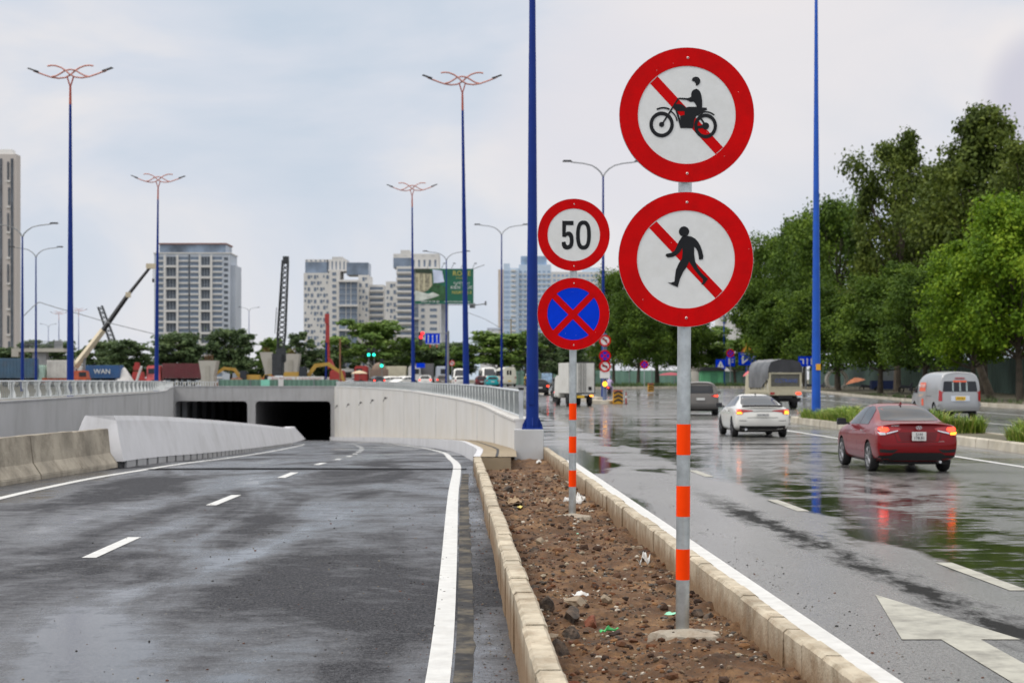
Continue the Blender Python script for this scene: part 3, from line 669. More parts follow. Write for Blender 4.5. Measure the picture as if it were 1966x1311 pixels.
railing('silver railing of broad leaf-shaped panels on top of the grey left retaining wall', lambda y: LW(y)-.16, lambda y: LWT(y)+.05, 36, 199, .25, .05, .62, .02, .2, thick=.02, plate=lambda y: .20)
railing('distant white railing across the top of the tunnel portal, left half', lambda y: 0, lambda y: 0, 0, 0.01, 1, .1, .5, 0, 0) if 0 else None
# straight railing and hoardings behind the portal deck
t = thing('railing', 'far white railing beyond the tunnel roof, in front of the maroon container', 'railing')
for nm, z in (('top_rail', 1.42), ('bottom_rail', .86)): MB().box((-37.5, 214, z), (21.5, .08, .07)).build(nm, MT['rail'], t)
src = MB(); src.box((0, 0, 0), (.1, .05, .52)); me = src.mesh('baluster', [MT['rail']])
for k in range(66):
    o = bpy.data.objects.new('baluster', me); COL.objects.link(o); o.parent = t; o.location = (-48.1+k*.325, 214, 1.14)

# ================================================================ lamps
def blue_pole(mb, z0, z1, r0, r1, m=0):
    mb.tube([(0, 0, z0), (0, 0, z0+(z1-z0)*.33), (0, 0, z0+(z1-z0)*.335), (0, 0, z0+(z1-z0)*.66), (0, 0, z0+(z1-z0)*.665), (0, 0, z1)], [r0, r0+(r1-r0)*.33, r0+(r1-r0)*.36, r0+(r1-r0)*.66, r0+(r1-r0)*.69, r1], 14, m)
def ornate(label, loc, rz=0, H=13.7, grp='ornate red topped lamps along the ramp walls'):
    t = thing('street_lamp', label, 'street lamp', loc, rz, grp)
    mb = MB(); blue_pole(mb, 0, H-1.15, .145, .05); mb.build('pole', MT['blue'], t, smooth=True)
    b = MB(); b.box((0, 0, .02), (.46, .46, .04))
    for a in range(4): b.prism([(.13, .03), (.22, .03), (.13, .26)], -.01, .01)if a == 0 else None
    for a in range(4):
        b.T = Matrix.Rotation(a*math.pi/2+.785*0, 4, 'Z'); b.prism([(.12, .04), (.22, .04), (.22, .09), (.13, .28)], -.012, .012)
        b.cyl((.18, .18, .0), (.18, .18, .09), .018, n=6)
    b.build('base_plate', MT['blue'], t)
    d = MB(); d.box((-.02, -.138, .75), (.13, .03, .42)); d.build('access_door', MT['blue'], t, bevel=.006)
    Z = lambda zx, zy: ((zx-638)/232, 0, H+(220-zy)/232)
    m = MB(); m.tube([(0, 0, H-1.2), (0, 0, H-.62), Z(638, 320)], [.052, .045, .04], 10)
    for sg in (-1, 1): m.tube([Z(638, 322), Z(638+sg*12, 285), Z(638+sg*22, 250), Z(638+sg*30, 222)], .03, 6)
    m.build('fork', MT['red_orn'], t, smooth=True)
    c1 = [(300, 163), (340, 180), (400, 204), (460, 226), (530, 238), (590, 231), (638, 205), (680, 164), (720, 135), (770, 116), (810, 113), (845, 119)]
    for sg in (1, -1): MB().tube([((sg*(x-638))/232, .03*sg, H+(220-z)/232) for x, z in c1], .036, 6).build('arm', MT['pink_orn'], t, smooth=True)
    c2 = [(470, 222), (510, 214), (550, 190), (590, 163), (638, 153), (686, 163), (726, 190), (766, 214), (806, 224)]
    MB().tube([Z(*p) for p in c2], .036, 6).build('arm', MT['pink_orn'], t, smooth=True)
    for sg in (-1, 1):
        h = MB(); a = .36*1; h.T = Matrix.Translation((sg*1.48, 0, H+.285)) @ Matrix.Rotation(-sg*.37, 4, 'Y')
        h.box((0, 0, 0), (.42, .16, .055), top=.8); h.box((-sg*.17, 0, -.01), (.12, .12, .09)); h.build('lamp_head', MT['black'], t)
    return t
def pz(px, Y, z0): return ((px-CX)/F*Y, Y, z0)
ornate('thickest blue lamp pole, standing on the concrete block, its head out of frame', (.45, 36.85, .65), H=13.7)
o0 = ornate('ornate red topped blue lamp behind the curved railing, the taller of the right-hand pair', (pz(895.5, 76.5, .7)), H=13.92)
o0.scale = (1.09, 1.09, 1.051)
o0.rotation_euler = (0, R(-.75), R(4))
dup(o0, pz(793.5, 123, .7), label='ornate red topped blue lamp behind the curved railing, the smaller of the right-hand pair', scale=(1.12, 1.12, 1.08)).rotation_euler = (0, R(-.35), 0)
dup(o0, pz(135, 67.8, .7), label='ornate red topped blue lamp, tallest in the left of the photo, behind the leaf-panel railing', scale=(1.05, 1.05, .960)).rotation_euler = (0, 0, R(-3))
dup(o0, pz(300, 106.5, .7), label='ornate red topped blue lamp in front of the glass apartment tower', scale=(1.04, 1.04, .984)).rotation_euler = (0, R(.5), 0)
dup(o0, pz(151, 330, .7), label='faint distant ornate lamp between the crane boom and the tall left lamp').rotation_euler = (0, 0, 0)
dup(o0, pz(113, 345, .7), label='faint distant ornate lamp right of the two grey double-armed lamps').rotation_euler = (0, 0, 0)

def double_arm(label, px, ptop, Y, z0, half, mat='blue', r=.16, head=True):
    p = at(px, ptop, Y); H = p.z-z0
    t = thing('street_lamp', label, 'street lamp', (p.x, Y, z0), 0, 'double-armed street lamps')
    mb = MB(); blue_pole(mb, 0, H-half*.36, r, r*.42); mb.build('pole', MT[mat], t, smooth=True)
    for sg in (-1, 1):
        c = [(0, -.38), (.05, -.27), (.15, -.17), (.28, -.09), (.48, -.04), (.72, -.015), (.80, 0)]
        MB().tube([(sg*x*half, 0, H+z*half) for x, z in c], [r*.36]*3+[r*.3]*4, 6).build('arm', MT['grey'], t, smooth=True)
        h = MB(); h.box((sg*half*.89, 0, H+.02*half), (half*.24, .3, .13), top=.8); h.build('lamp_head', MT['black'], t)
    return t
double_arm('tallest double-armed street lamp, rising behind the speed limit sign', 1158, 311, 126, .15, 3.05)
double_arm('double-armed street lamp just left of the thickest blue pole', 963, 432, 189, .6, 3.1)
double_arm('double-armed street lamp in front of the green billboard', 857, 483, 218, .7, 3.1)
double_arm('double-armed street lamp nearest the left edge, the taller of the left pair', 43, 430, 147, .7, 3.15)
double_arm('double-armed street lamp, shorter of the pair at the far left', 69, 475, 193, .7, 3.15)
double_arm('small far double-armed lamp right of the glass apartment tower', 478, 590, 420, .7, 2.7)
double_arm('faint far double-armed lamp behind the left trees', 93, 622, 520, .7, 2.6)
double_arm('small far double-armed lamp beside the crane mast trees', 203, 652, 420, .7, 2.2)
# slim blue pole in the grass island, its head above the frame
t = thing('street_lamp', 'bright blue lamp pole rising out of the grassy island, its head out of frame', 'street lamp', (11.68+.0, 64, .2), 0, 'double-armed street lamps')
t.location = ((1567-CX)/F*64, 64, .2)
mb = MB(); blue_pole(mb, 0, 17.6, .175, .05); mb.build('pole', MT['blue2'], t, smooth=True)
for sg in (-1, 1):
    MB().tube([(0, 0, 17.4), (sg*.3, 0, 18.0), (sg*1.4, 0, 18.4), (sg*2.6, 0, 18.5)], .045, 6).build('arm', MT['grey'], t, smooth=True)
    MB().box((sg*2.8, 0, 18.5), (.7, .3, .12), top=.8).build('lamp_head', MT['black'], t)
MB().box((.05, -.17, 2.02), (.17, .05, .24)).build('number_plate', M('yellow number plate', (.75, .36, .03), .5), t)
for px, yt, Y, lb in ((1390, 598, 230, 'slim blue pole beside the blue warning triangle sign'), (1433, 560, 260, 'slim blue pole behind the orange triangle sign'), (1446, 590, 300, 'farther slim blue pole behind the orange triangle sign'), (199, 690, 300, 'short slim blue pole in front of the left trees')):
    p = at(px, yt, Y); t = thing('utility_pole', lb, 'pole', (p.x, Y, .7)); mb = MB(); blue_pole(mb, 0, p.z-.7, .15, .06); mb.build('pole', MT['blue2'], t, smooth=True)
    MB().tube([(0, 0, p.z-.75), (.3, 0, p.z-.5), (1.6, 0, p.z-.35)], .05, 6).build('arm', MT['grey'], t)
    MB().box((1.9, 0, p.z-.35), (.7, .3, .12)).build('lamp_head', MT['black'], t)

# ================================================================ the four big road signs
FONT = None
def zc(pts, c, k): return [((x-c[0])*k, (c[1]-y)*k) for x, y in pts]
def bar(a, b, w):
    a, b = Vector(a), Vector(b); d = (b-a).normalized(); n = Vector((-d.y, d.x))*w/2
    return [tuple(a+n), tuple(b+n), tuple(b-n), tuple(a-n)]
def arcband(c, r, a0, a1, w, n=10, ry=1):
    o = [(c[0]+(r+w/2)*math.cos(R(a0+(a1-a0)*k/n)), c[1]-(r+w/2)*ry*math.sin(R(a0+(a1-a0)*k/n))) for k in range(n+1)]
    i = [(c[0]+(r-w/2)*math.cos(R(a0+(a1-a0)*k/n)), c[1]-(r-w/2)*ry*math.sin(R(a0+(a1-a0)*k/n))) for k in range(n+1)]
    return o+i[::-1]
def disc(c, r, n=40, ry=1): return [(c[0]+r*math.cos(2*math.pi*k/n), c[1]+r*ry*math.sin(2*math.pi*k/n)) for k in range(n)]
RS = .445
def sign_plate(par, z, kind, nm='sign_plate', R_=RS, y=-.075, lite=False):
    n = 28 if lite else 72
    pl = MB(); pl.prism([(px_, z+pz_) for px_, pz_ in disc((0, 0), R_, n)], y, y+.012); 
    o = pl.build(nm, MT['galv'], par)
    e = .0018 if not lite else .02
    def lay(name, polys, lv, mat):
        m = MB()
        for P in polys: m.prism([(a, z+b) for a, b in P], y-e*lv, y-e*lv+e*.6)
        return m.build(name, mat, o)
    m = MB(); m.ringp((0, z), R_*.724, R_*.995, y-e*3, y-e*2.4, n); m.build('red_border', MT['sred'], o)
    face = MT['sblue'] if kind in ('nostop', 'noneb') else MT['swhite']
    lay('sign_face', [disc((0, 0), R_*.73, n)], 1, face)
    rot = lambda pts: pts
    if kind == 'moto':
        k = R_/531; c = (1224, 592)
        lay('red_slash', [zc([(993, 290), (935, 347), (1452, 897), (1510, 843)], c, k)], 2, MT['sred'])
        P = [[(1262, 322), (1266, 306), (1277, 296), (1293, 292), (1308, 294), (1320, 302), (1328, 318), (1328, 338), (1318, 352), (1306, 361), (1297, 363), (1293, 345), (1286, 334), (1276, 327)],
             [(1258, 424), (1264, 408), (1276, 394), (1298, 386), (1316, 394), (1330, 414), (1338, 440), (1344, 475), (1345, 510), (1344, 536), (1303, 536), (1299, 520), (1290, 503), (1278, 488), (1252, 490), (1236, 481), (1222, 474), (1158, 468), (1160, 457), (1232, 460), (1258, 450)],
             [(1116, 528), (1128, 512), (1150, 506), (1180, 508), (1204, 522), (1214, 534), (1240, 528), (1300, 528), (1345, 534), (1380, 534), (1382, 552), (1344, 566), (1322, 592), (1300, 600), (1284, 628), (1275, 696), (1176, 695), (1172, 600), (1206, 592), (1206, 562), (1150, 562), (1130, 552)],
             [(1132, 548), (1142, 544), (1168, 610), (1186, 690), (1174, 695), (1154, 620)],
             bar((1158, 462), (1030, 668), 13), arcband((1027, 668), 82, 0, 360, 27, 40, 1.06), disc((1027, 668), 20), arcband((1372, 678), 77, 0, 360, 26, 40, 1.08), disc((1372, 678), 28),
             arcband((1040, 640), 103, 120, 62, 13), arcband((1050, 650), 98, 64, 5, 10), bar((1318, 596), (1372, 672), 14), arcband((1372, 672), 105, 125, 50, 11), bar((1306, 690), (1372, 678), 22), bar((1322, 600), (1350, 574), 10)]
        P = [zc(q, c, k) if i < 4 else [((x-c[0])*k, (c[1]-y_)*k) for x, y_ in q] for i, q in enumerate(P)]
        m = MB()
        for i, q in enumerate(P): m.prism([(a, z+b) for a, b in q], y-e*3-(i*.00003), y-e*3+e*.6)
        m.build('rider_symbol', MT['sblack'], o)
    if kind == 'walk':
        k = R_/500; c = (1139, 540)
        lay('red_slash', [zc([(920, 260), (866, 308), (1360, 825), (1412, 770)], c, k)], 2, MT['sred'])
        body = [(1108, 374), (1126, 366), (1150, 366), (1178, 370), (1204, 384), (1228, 408), (1246, 440), (1260, 480), (1268, 516), (1264, 538), (1236, 541), (1234, 515), (1226, 480), (1214, 458), (1200, 446), (1200, 500), (1208, 555), (1226, 600), (1252, 636), (1278, 660), (1304, 682), (1290, 702), (1274, 724), (1253, 725), (1266, 704), (1264, 684), (1234, 655), (1200, 612), (1163, 556), (1146, 594), (1118, 636), (1096, 684), (1080, 745), (1046, 731), (1005, 711), (1030, 712), (1056, 704), (1060, 660), (1066, 616), (1084, 574), (1110, 532), (1114, 490), (1112, 456), (1096, 484), (1072, 508), (1040, 523), (1004, 526), (989, 514), (994, 500), (1030, 492), (1056, 474), (1072, 440), (1088, 404)]
        lay('walker_symbol', [zc(disc((1124, 334), 38, 32), c, k), zc(body, c, k)], 3, MT['sblack'])
    if kind == '50':
        k = R_/268; c = (318, 361)
        five = [(232, 258), (316, 258), (316, 290), (261, 290), (258, 346), (272, 337), (290, 338), (306, 350), (315, 372), (318, 408), (313, 440), (300, 460), (280, 470), (258, 470), (240, 460), (230, 440), (229, 415), (257, 412), (262, 432), (273, 440), (284, 434), (289, 415), (288, 388), (280, 370), (268, 368), (258, 378), (233, 376)]
        ring = arcband((390, 363), 41, 0, 360, 27, 48, 2.0)
        m = MB(); m.prism([(a, z+b) for a, b in zc(five, c, k)], y-e*3, y-e*3+e*.6)
        g = [[], []]
        for q in range(40):
            a = 2*math.pi*q/40; ca, sa = math.cos(a), math.sin(a); sq = 1-.0*abs(sa)
            g[0].append(((390+55*math.copysign(abs(ca)**.8, ca)-c[0])*k, (c[1]-(363+108*math.copysign(abs(sa)**.8, sa)))*k)); g[1].append(((390+27*math.copysign(abs(ca)**.8, ca)-c[0])*k, (c[1]-(363+78*math.copysign(abs(sa)**.8, sa)))*k))
        for q in range(40):
            a, b, c2, d = g[0][q], g[0][(q+1) % 40], g[1][(q+1) % 40], g[1][q]
            m.poly([(v[0], y-e*3, z+v[1]) for v in (a, b, c2, d)])
        m.build('digits', MT['sblack'], o)
    if kind in ('nostop',):
        w = R_*.178
        lay('red_cross', [bar((-R_*.56, R_*.52), (R_*.53, -R_*.56), w)], 2, MT['sred']); lay('red_cross', [bar((-R_*.54, -R_*.56), (R_*.54, R_*.55), w)], 2.4, MT['sred'])
    if kind == 'arrow':
        lay('arrow_symbol', [bar((.25*R_, -.4*R_), (.25*R_, .1*R_), .2*R_), bar((.3*R_, 0), (-.3*R_, .25*R_), .22*R_), [(-.5*R_, .3*R_), (-.1*R_, .5*R_), (-.15*R_, 0)]], 2, MT['sblack']); lay('red_slash', [bar((-.5*R_, .5*R_), (.5*R_, -.5*R_), .13*R_)], 3, MT['sred'])
    if kind == 'truck':
        lay('truck_symbol', [[(-.5*R_, .05*R_), (-.35*R_, .3*R_), (.0, .2*R_), (.45*R_, 0), (.45*R_, -.25*R_), (-.4*R_, -.05*R_)]], 2, MT['sblack']); lay('red_slash', [bar((-.5*R_, .5*R_), (.5*R_, -.5*R_), .13*R_)], 3, MT['sred'])
    if not lite:
        ch = MB(); rr = random.Random(int(z*100)+len(kind))
        for q in range(7):
            a_, r_ = rr.uniform(0, 6.28), R_*rr.uniform(.3, .96); ch.prism([(r_*math.cos(a_)+s0*math.cos(b_), z+r_*math.sin(a_)+s0*math.sin(b_)*.6) for b_, s0 in [(k_*1.05, rr.uniform(.001, .0032)) for k_ in range(6)]], y-e*4, y-e*3.6)
        ch.build('paint_chips', MT['rivet'] if kind != '50' else MT['sblack'], o)
        for q in (.845, -.865):
            MB().lathe([(.004, .0), (.008, .003), (.009, .006)][::1], 12, o=(.005, y-.012, z+q*R_), axis='y').build('rivet', MT['rivet'], o, smooth=True)
    return o
def sign_post(label, loc, tilt, kinds, seed):
    t = thing('road_sign', label, 'road sign', loc, 0); t.rotation_euler = (0, R(tilt), 0)
    m = MB(); m.tube([(0, 0, -.25), (0, 0, 3.86)], .045, 28); m.build('post', MT['galv'], t, smooth=True)
    m = MB(); m.lathe([(.001, 3.862), (.047, 3.862), (.05, 3.875), (.03, 3.885), (.001, 3.888)], 24); m.build('post_cap', MT['grey'], t)
    for zb in (1.25, .842, .424):
        MB().lathe([(.0463, zb), (.0463, zb+.203), (.0452, zb+.203), (.0452, zb)], 28, ring=True).build('reflective_band', MT['orange'], t, smooth=True)
    for z, kd in kinds:
        for q in (.25, -.25):
            b = MB(); b.box((0, -.055, z+q*RS*2), (.22, .018, .035)); b.box((0, -.002, z+q*RS*2), (.105, .1, .03)); b.build('bracket', MT['grey'], t)
        sign_plate(t, z, kd)
    return t
sign_post('tall grey post with a motorcycle ban sign above a pedestrian ban sign, nearest the viewer', (1.129, 11.05, 0), .35, ((3.488, 'moto'), (2.538, 'walk')), 1)
sign_post('grey post with a speed limit 50 sign above a blue and red no stopping sign', (.745, 20.6, 0), .25, ((3.527, '50'), (2.555, 'nostop')), 2)
def footing(label, loc, rx, ry, seed):
    rnd = random.Random(seed); mb = MB(); n = 22
    rr = [rnd.uniform(.72, 1.15) for _ in range(n)]
    rows = []
    for f, z in ((1.06, -.14), (1.0, .0), (.93, .022), (.5, .034), (.18, .05), (.001, .052)):
        rows.append([(rx*rr[k % n]**(1 if f > .4 else 0)*f*math.cos(2*math.pi*k/n), ry*rr[k % n]**(1 if f > .4 else 0)*f*math.sin(2*math.pi*k/n), z+rnd.uniform(-.006, .006)*(f > .3)) for k in list(range(n))+[0]])
    mb.grid(rows); o = mb.build('cement_footing', MT['cement'], smooth=True); o.location = loc; tag(o, label, 'footing'); return o
footing('rough cement footing round the base of the nearest sign post', (1.15, 10.98, .055), .235, .20, 5)
footing('rough cement footing round the base of the speed limit sign post', (.75, 20.5, .05), .22, .26, 6)

# ================================================================ debris and stones on the soil
SM = {'a': M('dark broken stone', (.05, .038, .03), .8, var=.4, vs=12, dirt=(.2, .13, .08), dirtamt=.7, ds=12, bump=.5), 'b': M('pale broken stone', (.30, .24, .17), .85, var=.3, vs=14, dirt=(.12, .07, .04), dirtamt=.8, ds=10, bump=.4), 'c': M('broken brick', (.20, .06, .03), .9, var=.3, vs=12, dirt=(.12, .07, .04), dirtamt=.7, ds=10, bump=.4)}
def rock(label, px, py, w, mat, seed, h=.6, asp=1.0):
    p = gp(px, py, .02); r = w/2*1.35*p.y/F; rnd = random.Random(seed); bm = bmesh.new()
    bmesh.ops.create_icosphere(bm, subdivisions=3, radius=1)
    planes = [(Vector((rnd.uniform(-1, 1), rnd.uniform(-1, 1), rnd.uniform(-.5, 1))).normalized(), rnd.uniform(.38, .78)) for _ in range(13)]
    for v in bm.verts:
        for n_, d in planes:
            k = v.co.dot(n_)
            if k > d: v.co -= n_*(k-d)
        v.co *= 1+.10*noise.noise(v.co*3+Vector((seed, 0, 0)))
        v.co = Vector((v.co.x*r, v.co.y*r*asp, v.co.z*r*h))
    me = bpy.data.meshes.new('rock'); bm.to_mesh(me); bm.free(); me.materials.append(SM[mat])
    o = bpy.data.objects.new('rock', me); COL.objects.link(o)
    o.location = (p.x, p.y, soil_h(p.x, p.y)+r*h*.35); o.rotation_euler = (rnd.uniform(-.3, .3), rnd.uniform(-.3, .3), rnd.uniform(0, 6)); tag(o, label, 'rock', 'broken stones on the soil')
for a in (('dark angular stone leaning over the white scrap, largest of the heap by the left kerb', 1100, 1188, 46, 'a', 1, .9), ('reddish brown brick lump beside the white scrap', 1133, 1193, 36, 'c', 2, .8), ('pointed dark stone in front of the heap by the left kerb', 1092, 1216, 34, 'a', 3, .8),
          ('black stone at the front of the heap, next to the left kerb', 1070, 1240, 42, 'a', 4, 1.0), ('dark stone lying against the left kerb above the heap', 1050, 1168, 32, 'a', 5, 1.1), ('flat pale stone wedged by the left kerb', 1056, 1222, 26, 'b', 6, .4),
          ('round pale stone right of the white scrap', 1165, 1162, 28, 'b', 7, .8), ('flat tan stone above the white scrap', 1122, 1140, 32, 'b', 8, .35), ('tan stone behind the white scrap', 1108, 1162, 40, 'b', 9, .5),
          ('dark brown lump against the right kerb, just right of the nearest post', 1362, 1176, 24, 'a', 10, .9), ('jagged dark clod between the nearest post and the right kerb', 1338, 1170, 26, 'a', 11, .8), ('grey pebble in front of the cement footing', 1265, 1278, 14, 'b', 12, .8),
          ('dark clod near the far left corner of the soil strip', 975, 943, 24, 'a', 13, .6), ('tan stone leaning near the left kerb, halfway along the strip', 1037, 1048, 22, 'b', 14, .9), ('dark clod just left of the leaning tan stone', 1030, 1058, 26, 'a', 15, .6), ('pale stone near the right kerb at the far end', 1052, 924, 14, 'b', 16, .8),
          ('brown clod lying by the left kerb, near the flat tan stone', 1022, 1128, 22, 'a', 17, .6), ('small brown stone by the right kerb, beyond the torn wrapper', 1228, 1052, 22, 'b', 18, .6), ('orange brown clod at the bottom of the photo by the left kerb', 1090, 1304, 52, 'c', 19, .5)): rock(*a)
def scrap(name, label, cat, px, py, pts, mat, z=.03, cr=.02, seed=1, yaw=0, n=7):
    p = gp(px, py, .03); rnd = random.Random(seed); mb = MB(); k = p.y/F
    P = [Vector((x*k, yy*k)) for x, yy in pts]; c = sum(P, Vector((0, 0)))/len(P)
    rows = []
    for i in range(n):
        f = 1-i/(n-1); rows.append([((c+(q-c)*f).x, (c+(q-c)*f).y*2.2, cr*noise.noise(Vector(((c+(q-c)*f).x*40, (c+(q-c)*f).y*40, seed)))+cr*.8*(1-f)) for q in [P[j//3].lerp(P[(j//3+1) % len(P)], (j % 3)/3) for j in range(len(P)*3)]+[P[0]]])
    mb.grid(rows); me = mb.mesh(name, [mat], smooth=True); o = bpy.data.objects.new(name, me); COL.objects.link(o)
    sm = o.modifiers.new('thick', 'SOLIDIFY'); sm.thickness = .002
    o.location = (p.x, p.y, soil_h(p.x, p.y)+z); o.rotation_euler = (0, 0, yaw); tag(o, label, cat)
wh = M('white scrap', (.68, .68, .66), .5, var=.15, vs=12, dirt=(.3, .22, .15), dirtamt=.6, ds=14); mint = M('mint scrap', (.25, .62, .42), .5, var=.2, vs=12); tan = M('tan plastic', (.42, .30, .18), .6, var=.25, vs=10, dirt=(.2, .12, .07), dirtamt=.7, ds=8)
scrap('plastic_sheet', 'crumpled white plastic sheet behind the foot of the speed limit post', 'plastic sheet', 1105, 962, [(-24, 12), (-14, -6), (8, -14), (22, -2), (16, 10), (0, 8)], wh, .05, .10, 2)
scrap('plastic_bag', 'crumpled tan plastic bag near the left kerb', 'plastic bag', 988, 965, [(-18, 4), (-8, -8), (14, -10), (16, 6), (0, 10)], tan, .03, .09, 3)
scrap('paper_cup_lid', 'small yellow round lid lying beside the tan plastic bag', 'lid', 998, 974, [(-6, 0), (-4, 5), (3, 5), (6, 1), (4, -5), (-3, -5)], M('yellow lid', (.75, .6, .15), .5), .03, .02, 4)
scrap('foam_scrap', 'small white foam scrap on top of the stone heap', 'foam scrap', 1113, 1166, [(-16, -2), (-6, 7), (16, 7), (18, -2), (0, -7)], wh, .10, .03, 5)
scrap('wrapper', 'torn blue and white wrapper near the right kerb', 'wrapper', 1236, 1087, [(-12, -6), (-2, 8), (14, 8), (10, -4), (0, -8)], wh, .04, .09, 6)
scrap('mint_card', 'mint green card scrap at the left of the nearest post', 'card scrap', 1288, 1180, [(-14, -4), (8, -5), (12, 5), (-6, 5)], mint, .05, .015, 7)
scrap('green_strip', 'bright green plastic strip lying in front of the stone heap', 'plastic strip', 1170, 1207, [(-20, -4), (-8, 2), (20, 5), (18, 2), (-6, -4), (-14, -9)], M('green plastic', (.06, .45, .12), .4, var=.2), .04, .03, 8)
scrap('mint_chip', 'tiny mint chip below the footing of the speed limit post', 'plastic chip', 1110, 1019, [(-4, -4), (5, -3), (0, 5)], mint, .02, .01, 9)
scrap('cement_sack', 'flattened grey white sack at the far end of the soil strip', 'sack', 960, 886, [(-13, -4), (-12, 5), (10, 6), (13, -3)], wh, .05, .05, 10)
scrap('paper_scrap', 'white paper scrap at the far end of the soil by the right kerb', 'paper scrap', 1034, 887, [(-6, -6), (-2, 7), (6, 3), (5, -5)], wh, .05, .06, 11)
scrap('cloth_rag', 'pale ragged cloth in the middle of the far soil', 'cloth rag', 1052, 960, [(-12, -8), (0, 10), (8, 8), (4, -6), (-4, -12)], tan, .03, .08, 12)
# ================================================================ vehicles
def paint(name, col, metal=0, rough=.25, dirt=(120, 115, 105), da=.12): return M(name, col, rough, metal, var=.03, coat=.5, dirt=dirt, dirtamt=da, ds=2, spec=.3)
VG = M('tinted car glass', (.010, .012, .016), .07, var=.2, vs=1.5, spec=.55)
TY = M('tyre rubber', (.018, .018, .019), .75, var=.2, vs=8)
RIM = M('alloy wheel', (.42, .42, .43), .35, .7, var=.1)
UNDER = M('black underbody', (.012, .012, .013), .8, var=.2)
BLK = M('gloss black trim', (.015, .015, .017), .25, var=.1)
CHR = M('chrome', (.72, .72, .73), .15, .9, var=0)
TLR = M('red tail lamp glass', (.35, .008, .01), .15, var=.1, coat=.8)
LITR = M('lit brake lamp', (1.0, .05, .02), .4, var=0, emit=3.2)
LITO = M('lit orange indicator', (1.0, .30, .02), .4, var=0, emit=3.0)
LITW = M('lit reversing lamp', (1, .85, .6), .4, var=0, emit=1.5)
PLW = M('white number plate', (.62, .62, .60), .5, var=.05); PLY = M('yellow number plate', (.80, .50, .03), .5, var=.05)
INK = M('plate ink', (.05, .05, .06), .6, var=0)

def body(name, st, mat, parent, wheels, wr, half, sub=2, arch=True, archr=None):
    """st: stations (y, [(x, z, dy)...]) from the bottom centre to the top centre; returns object and BVH in the parent's space"""
    V, Fc = [], []; n = len(st[0][1]); idx = []
    for y, pts in st:
        r = []; l = []
        for j, p in enumerate(pts):
            dy = p[2] if len(p) > 2 else 0
            V.append((p[0], y+dy, p[1])); r.append(len(V)-1)
            if j in (0, n-1): l.append(r[-1])
            else: V.append((-p[0], y+dy, p[1])); l.append(len(V)-1)
        idx.append((r, l))
    for (r0, l0), (r1, l1) in zip(idx[:-1], idx[1:]):
        for j in range(n-1):
            Fc.append((r0[j], r1[j], r1[j+1], r0[j+1])); Fc.append((l0[j], l0[j+1], l1[j+1], l1[j]))
    for q, (r, l) in ((0, idx[0]), (1, idx[-1])):
        for j in range(n-1):
            f = [r[j], r[j+1], l[j+1], l[j]]; g = []
            for i in f:
                if i not in g: g.append(i)
            Fc.append(tuple(g if q == 0 else g[::-1]))
    me = bpy.data.meshes.new(name); me.from_pydata(V, [], Fc); me.materials.append(mat); me.materials.append(UNDER)
    bm = bmesh.new(); bm.from_mesh(me); bmesh.ops.recalc_face_normals(bm, faces=bm.faces); bm.to_mesh(me); bm.free()
    o = bpy.data.objects.new(name, me); COL.objects.link(o)
    s = o.modifiers.new('s', 'SUBSURF'); s.levels = sub; s.render_levels = sub
    cut = None
    if arch:
        mb = MB()
        for wy in wheels:
            for sx in (-1, 1): mb.lathe([(.0, sx*(half-.30)), (archr or wr*1.13, sx*(half-.30)), (archr or wr*1.13, sx*(half+.2)), (0, sx*(half+.2))], 32, m=1, o=(0, wy, wr+.015), axis='x')
        cme = mb.mesh('cut', [mat, UNDER]); cut = bpy.data.objects.new('cut', cme); COL.objects.link(cut)
        b = o.modifiers.new('b', 'BOOLEAN'); b.operation = 'DIFFERENCE'; b.object = cut; b.solver = 'EXACT'
    dg = bpy.context.evaluated_depsgraph_get(); dg.update()
    m2 = bpy.data.meshes.new_from_object(o.evaluated_get(dg)); o.modifiers.clear(); o.data = m2
    if cut: bpy.data.objects.remove(cut)
    m2.polygons.foreach_set('use_smooth', [True]*len(m2.polygons)); m2.set_sharp_from_angle(angle=R(42))
    bvh = BVHTree.FromPolygons([v.co.copy() for v in m2.vertices], [tuple(p.vertices) for p in m2.polygons])
    o.parent = parent
    return o, bvh
def smooth_poly(pts, k=4):
    out = []; n = len(pts)
    for i in range(n):
        a, b, c, d = [Vector(pts[(i+q) % n]) for q in (-1, 0, 1, 2)]
        for j in range(k):
            t = j/k; out.append(tuple(.5*((2*b)+(c-a)*t+(2*a-5*b+4*c-d)*t*t+(3*b-a-3*c+d)*t**3)))
    return out
def chamf(pts, f=.12):
    out = []; n = len(pts)
    for i in range(n):
        a, b, c = Vector(pts[i-1]), Vector(pts[i]), Vector(pts[(i+1) % n])
        out.append(tuple(b.lerp(a, min(.5, f/(b-a).length)))); out.append(tuple(b.lerp(b.lerp(a, .5*f/(b-a).length).lerp(b.lerp(c, .5*f/(c-b).length), .5), .8))); out.append(tuple(b.lerp(c, min(.5, f/(c-b).length))))
    return out
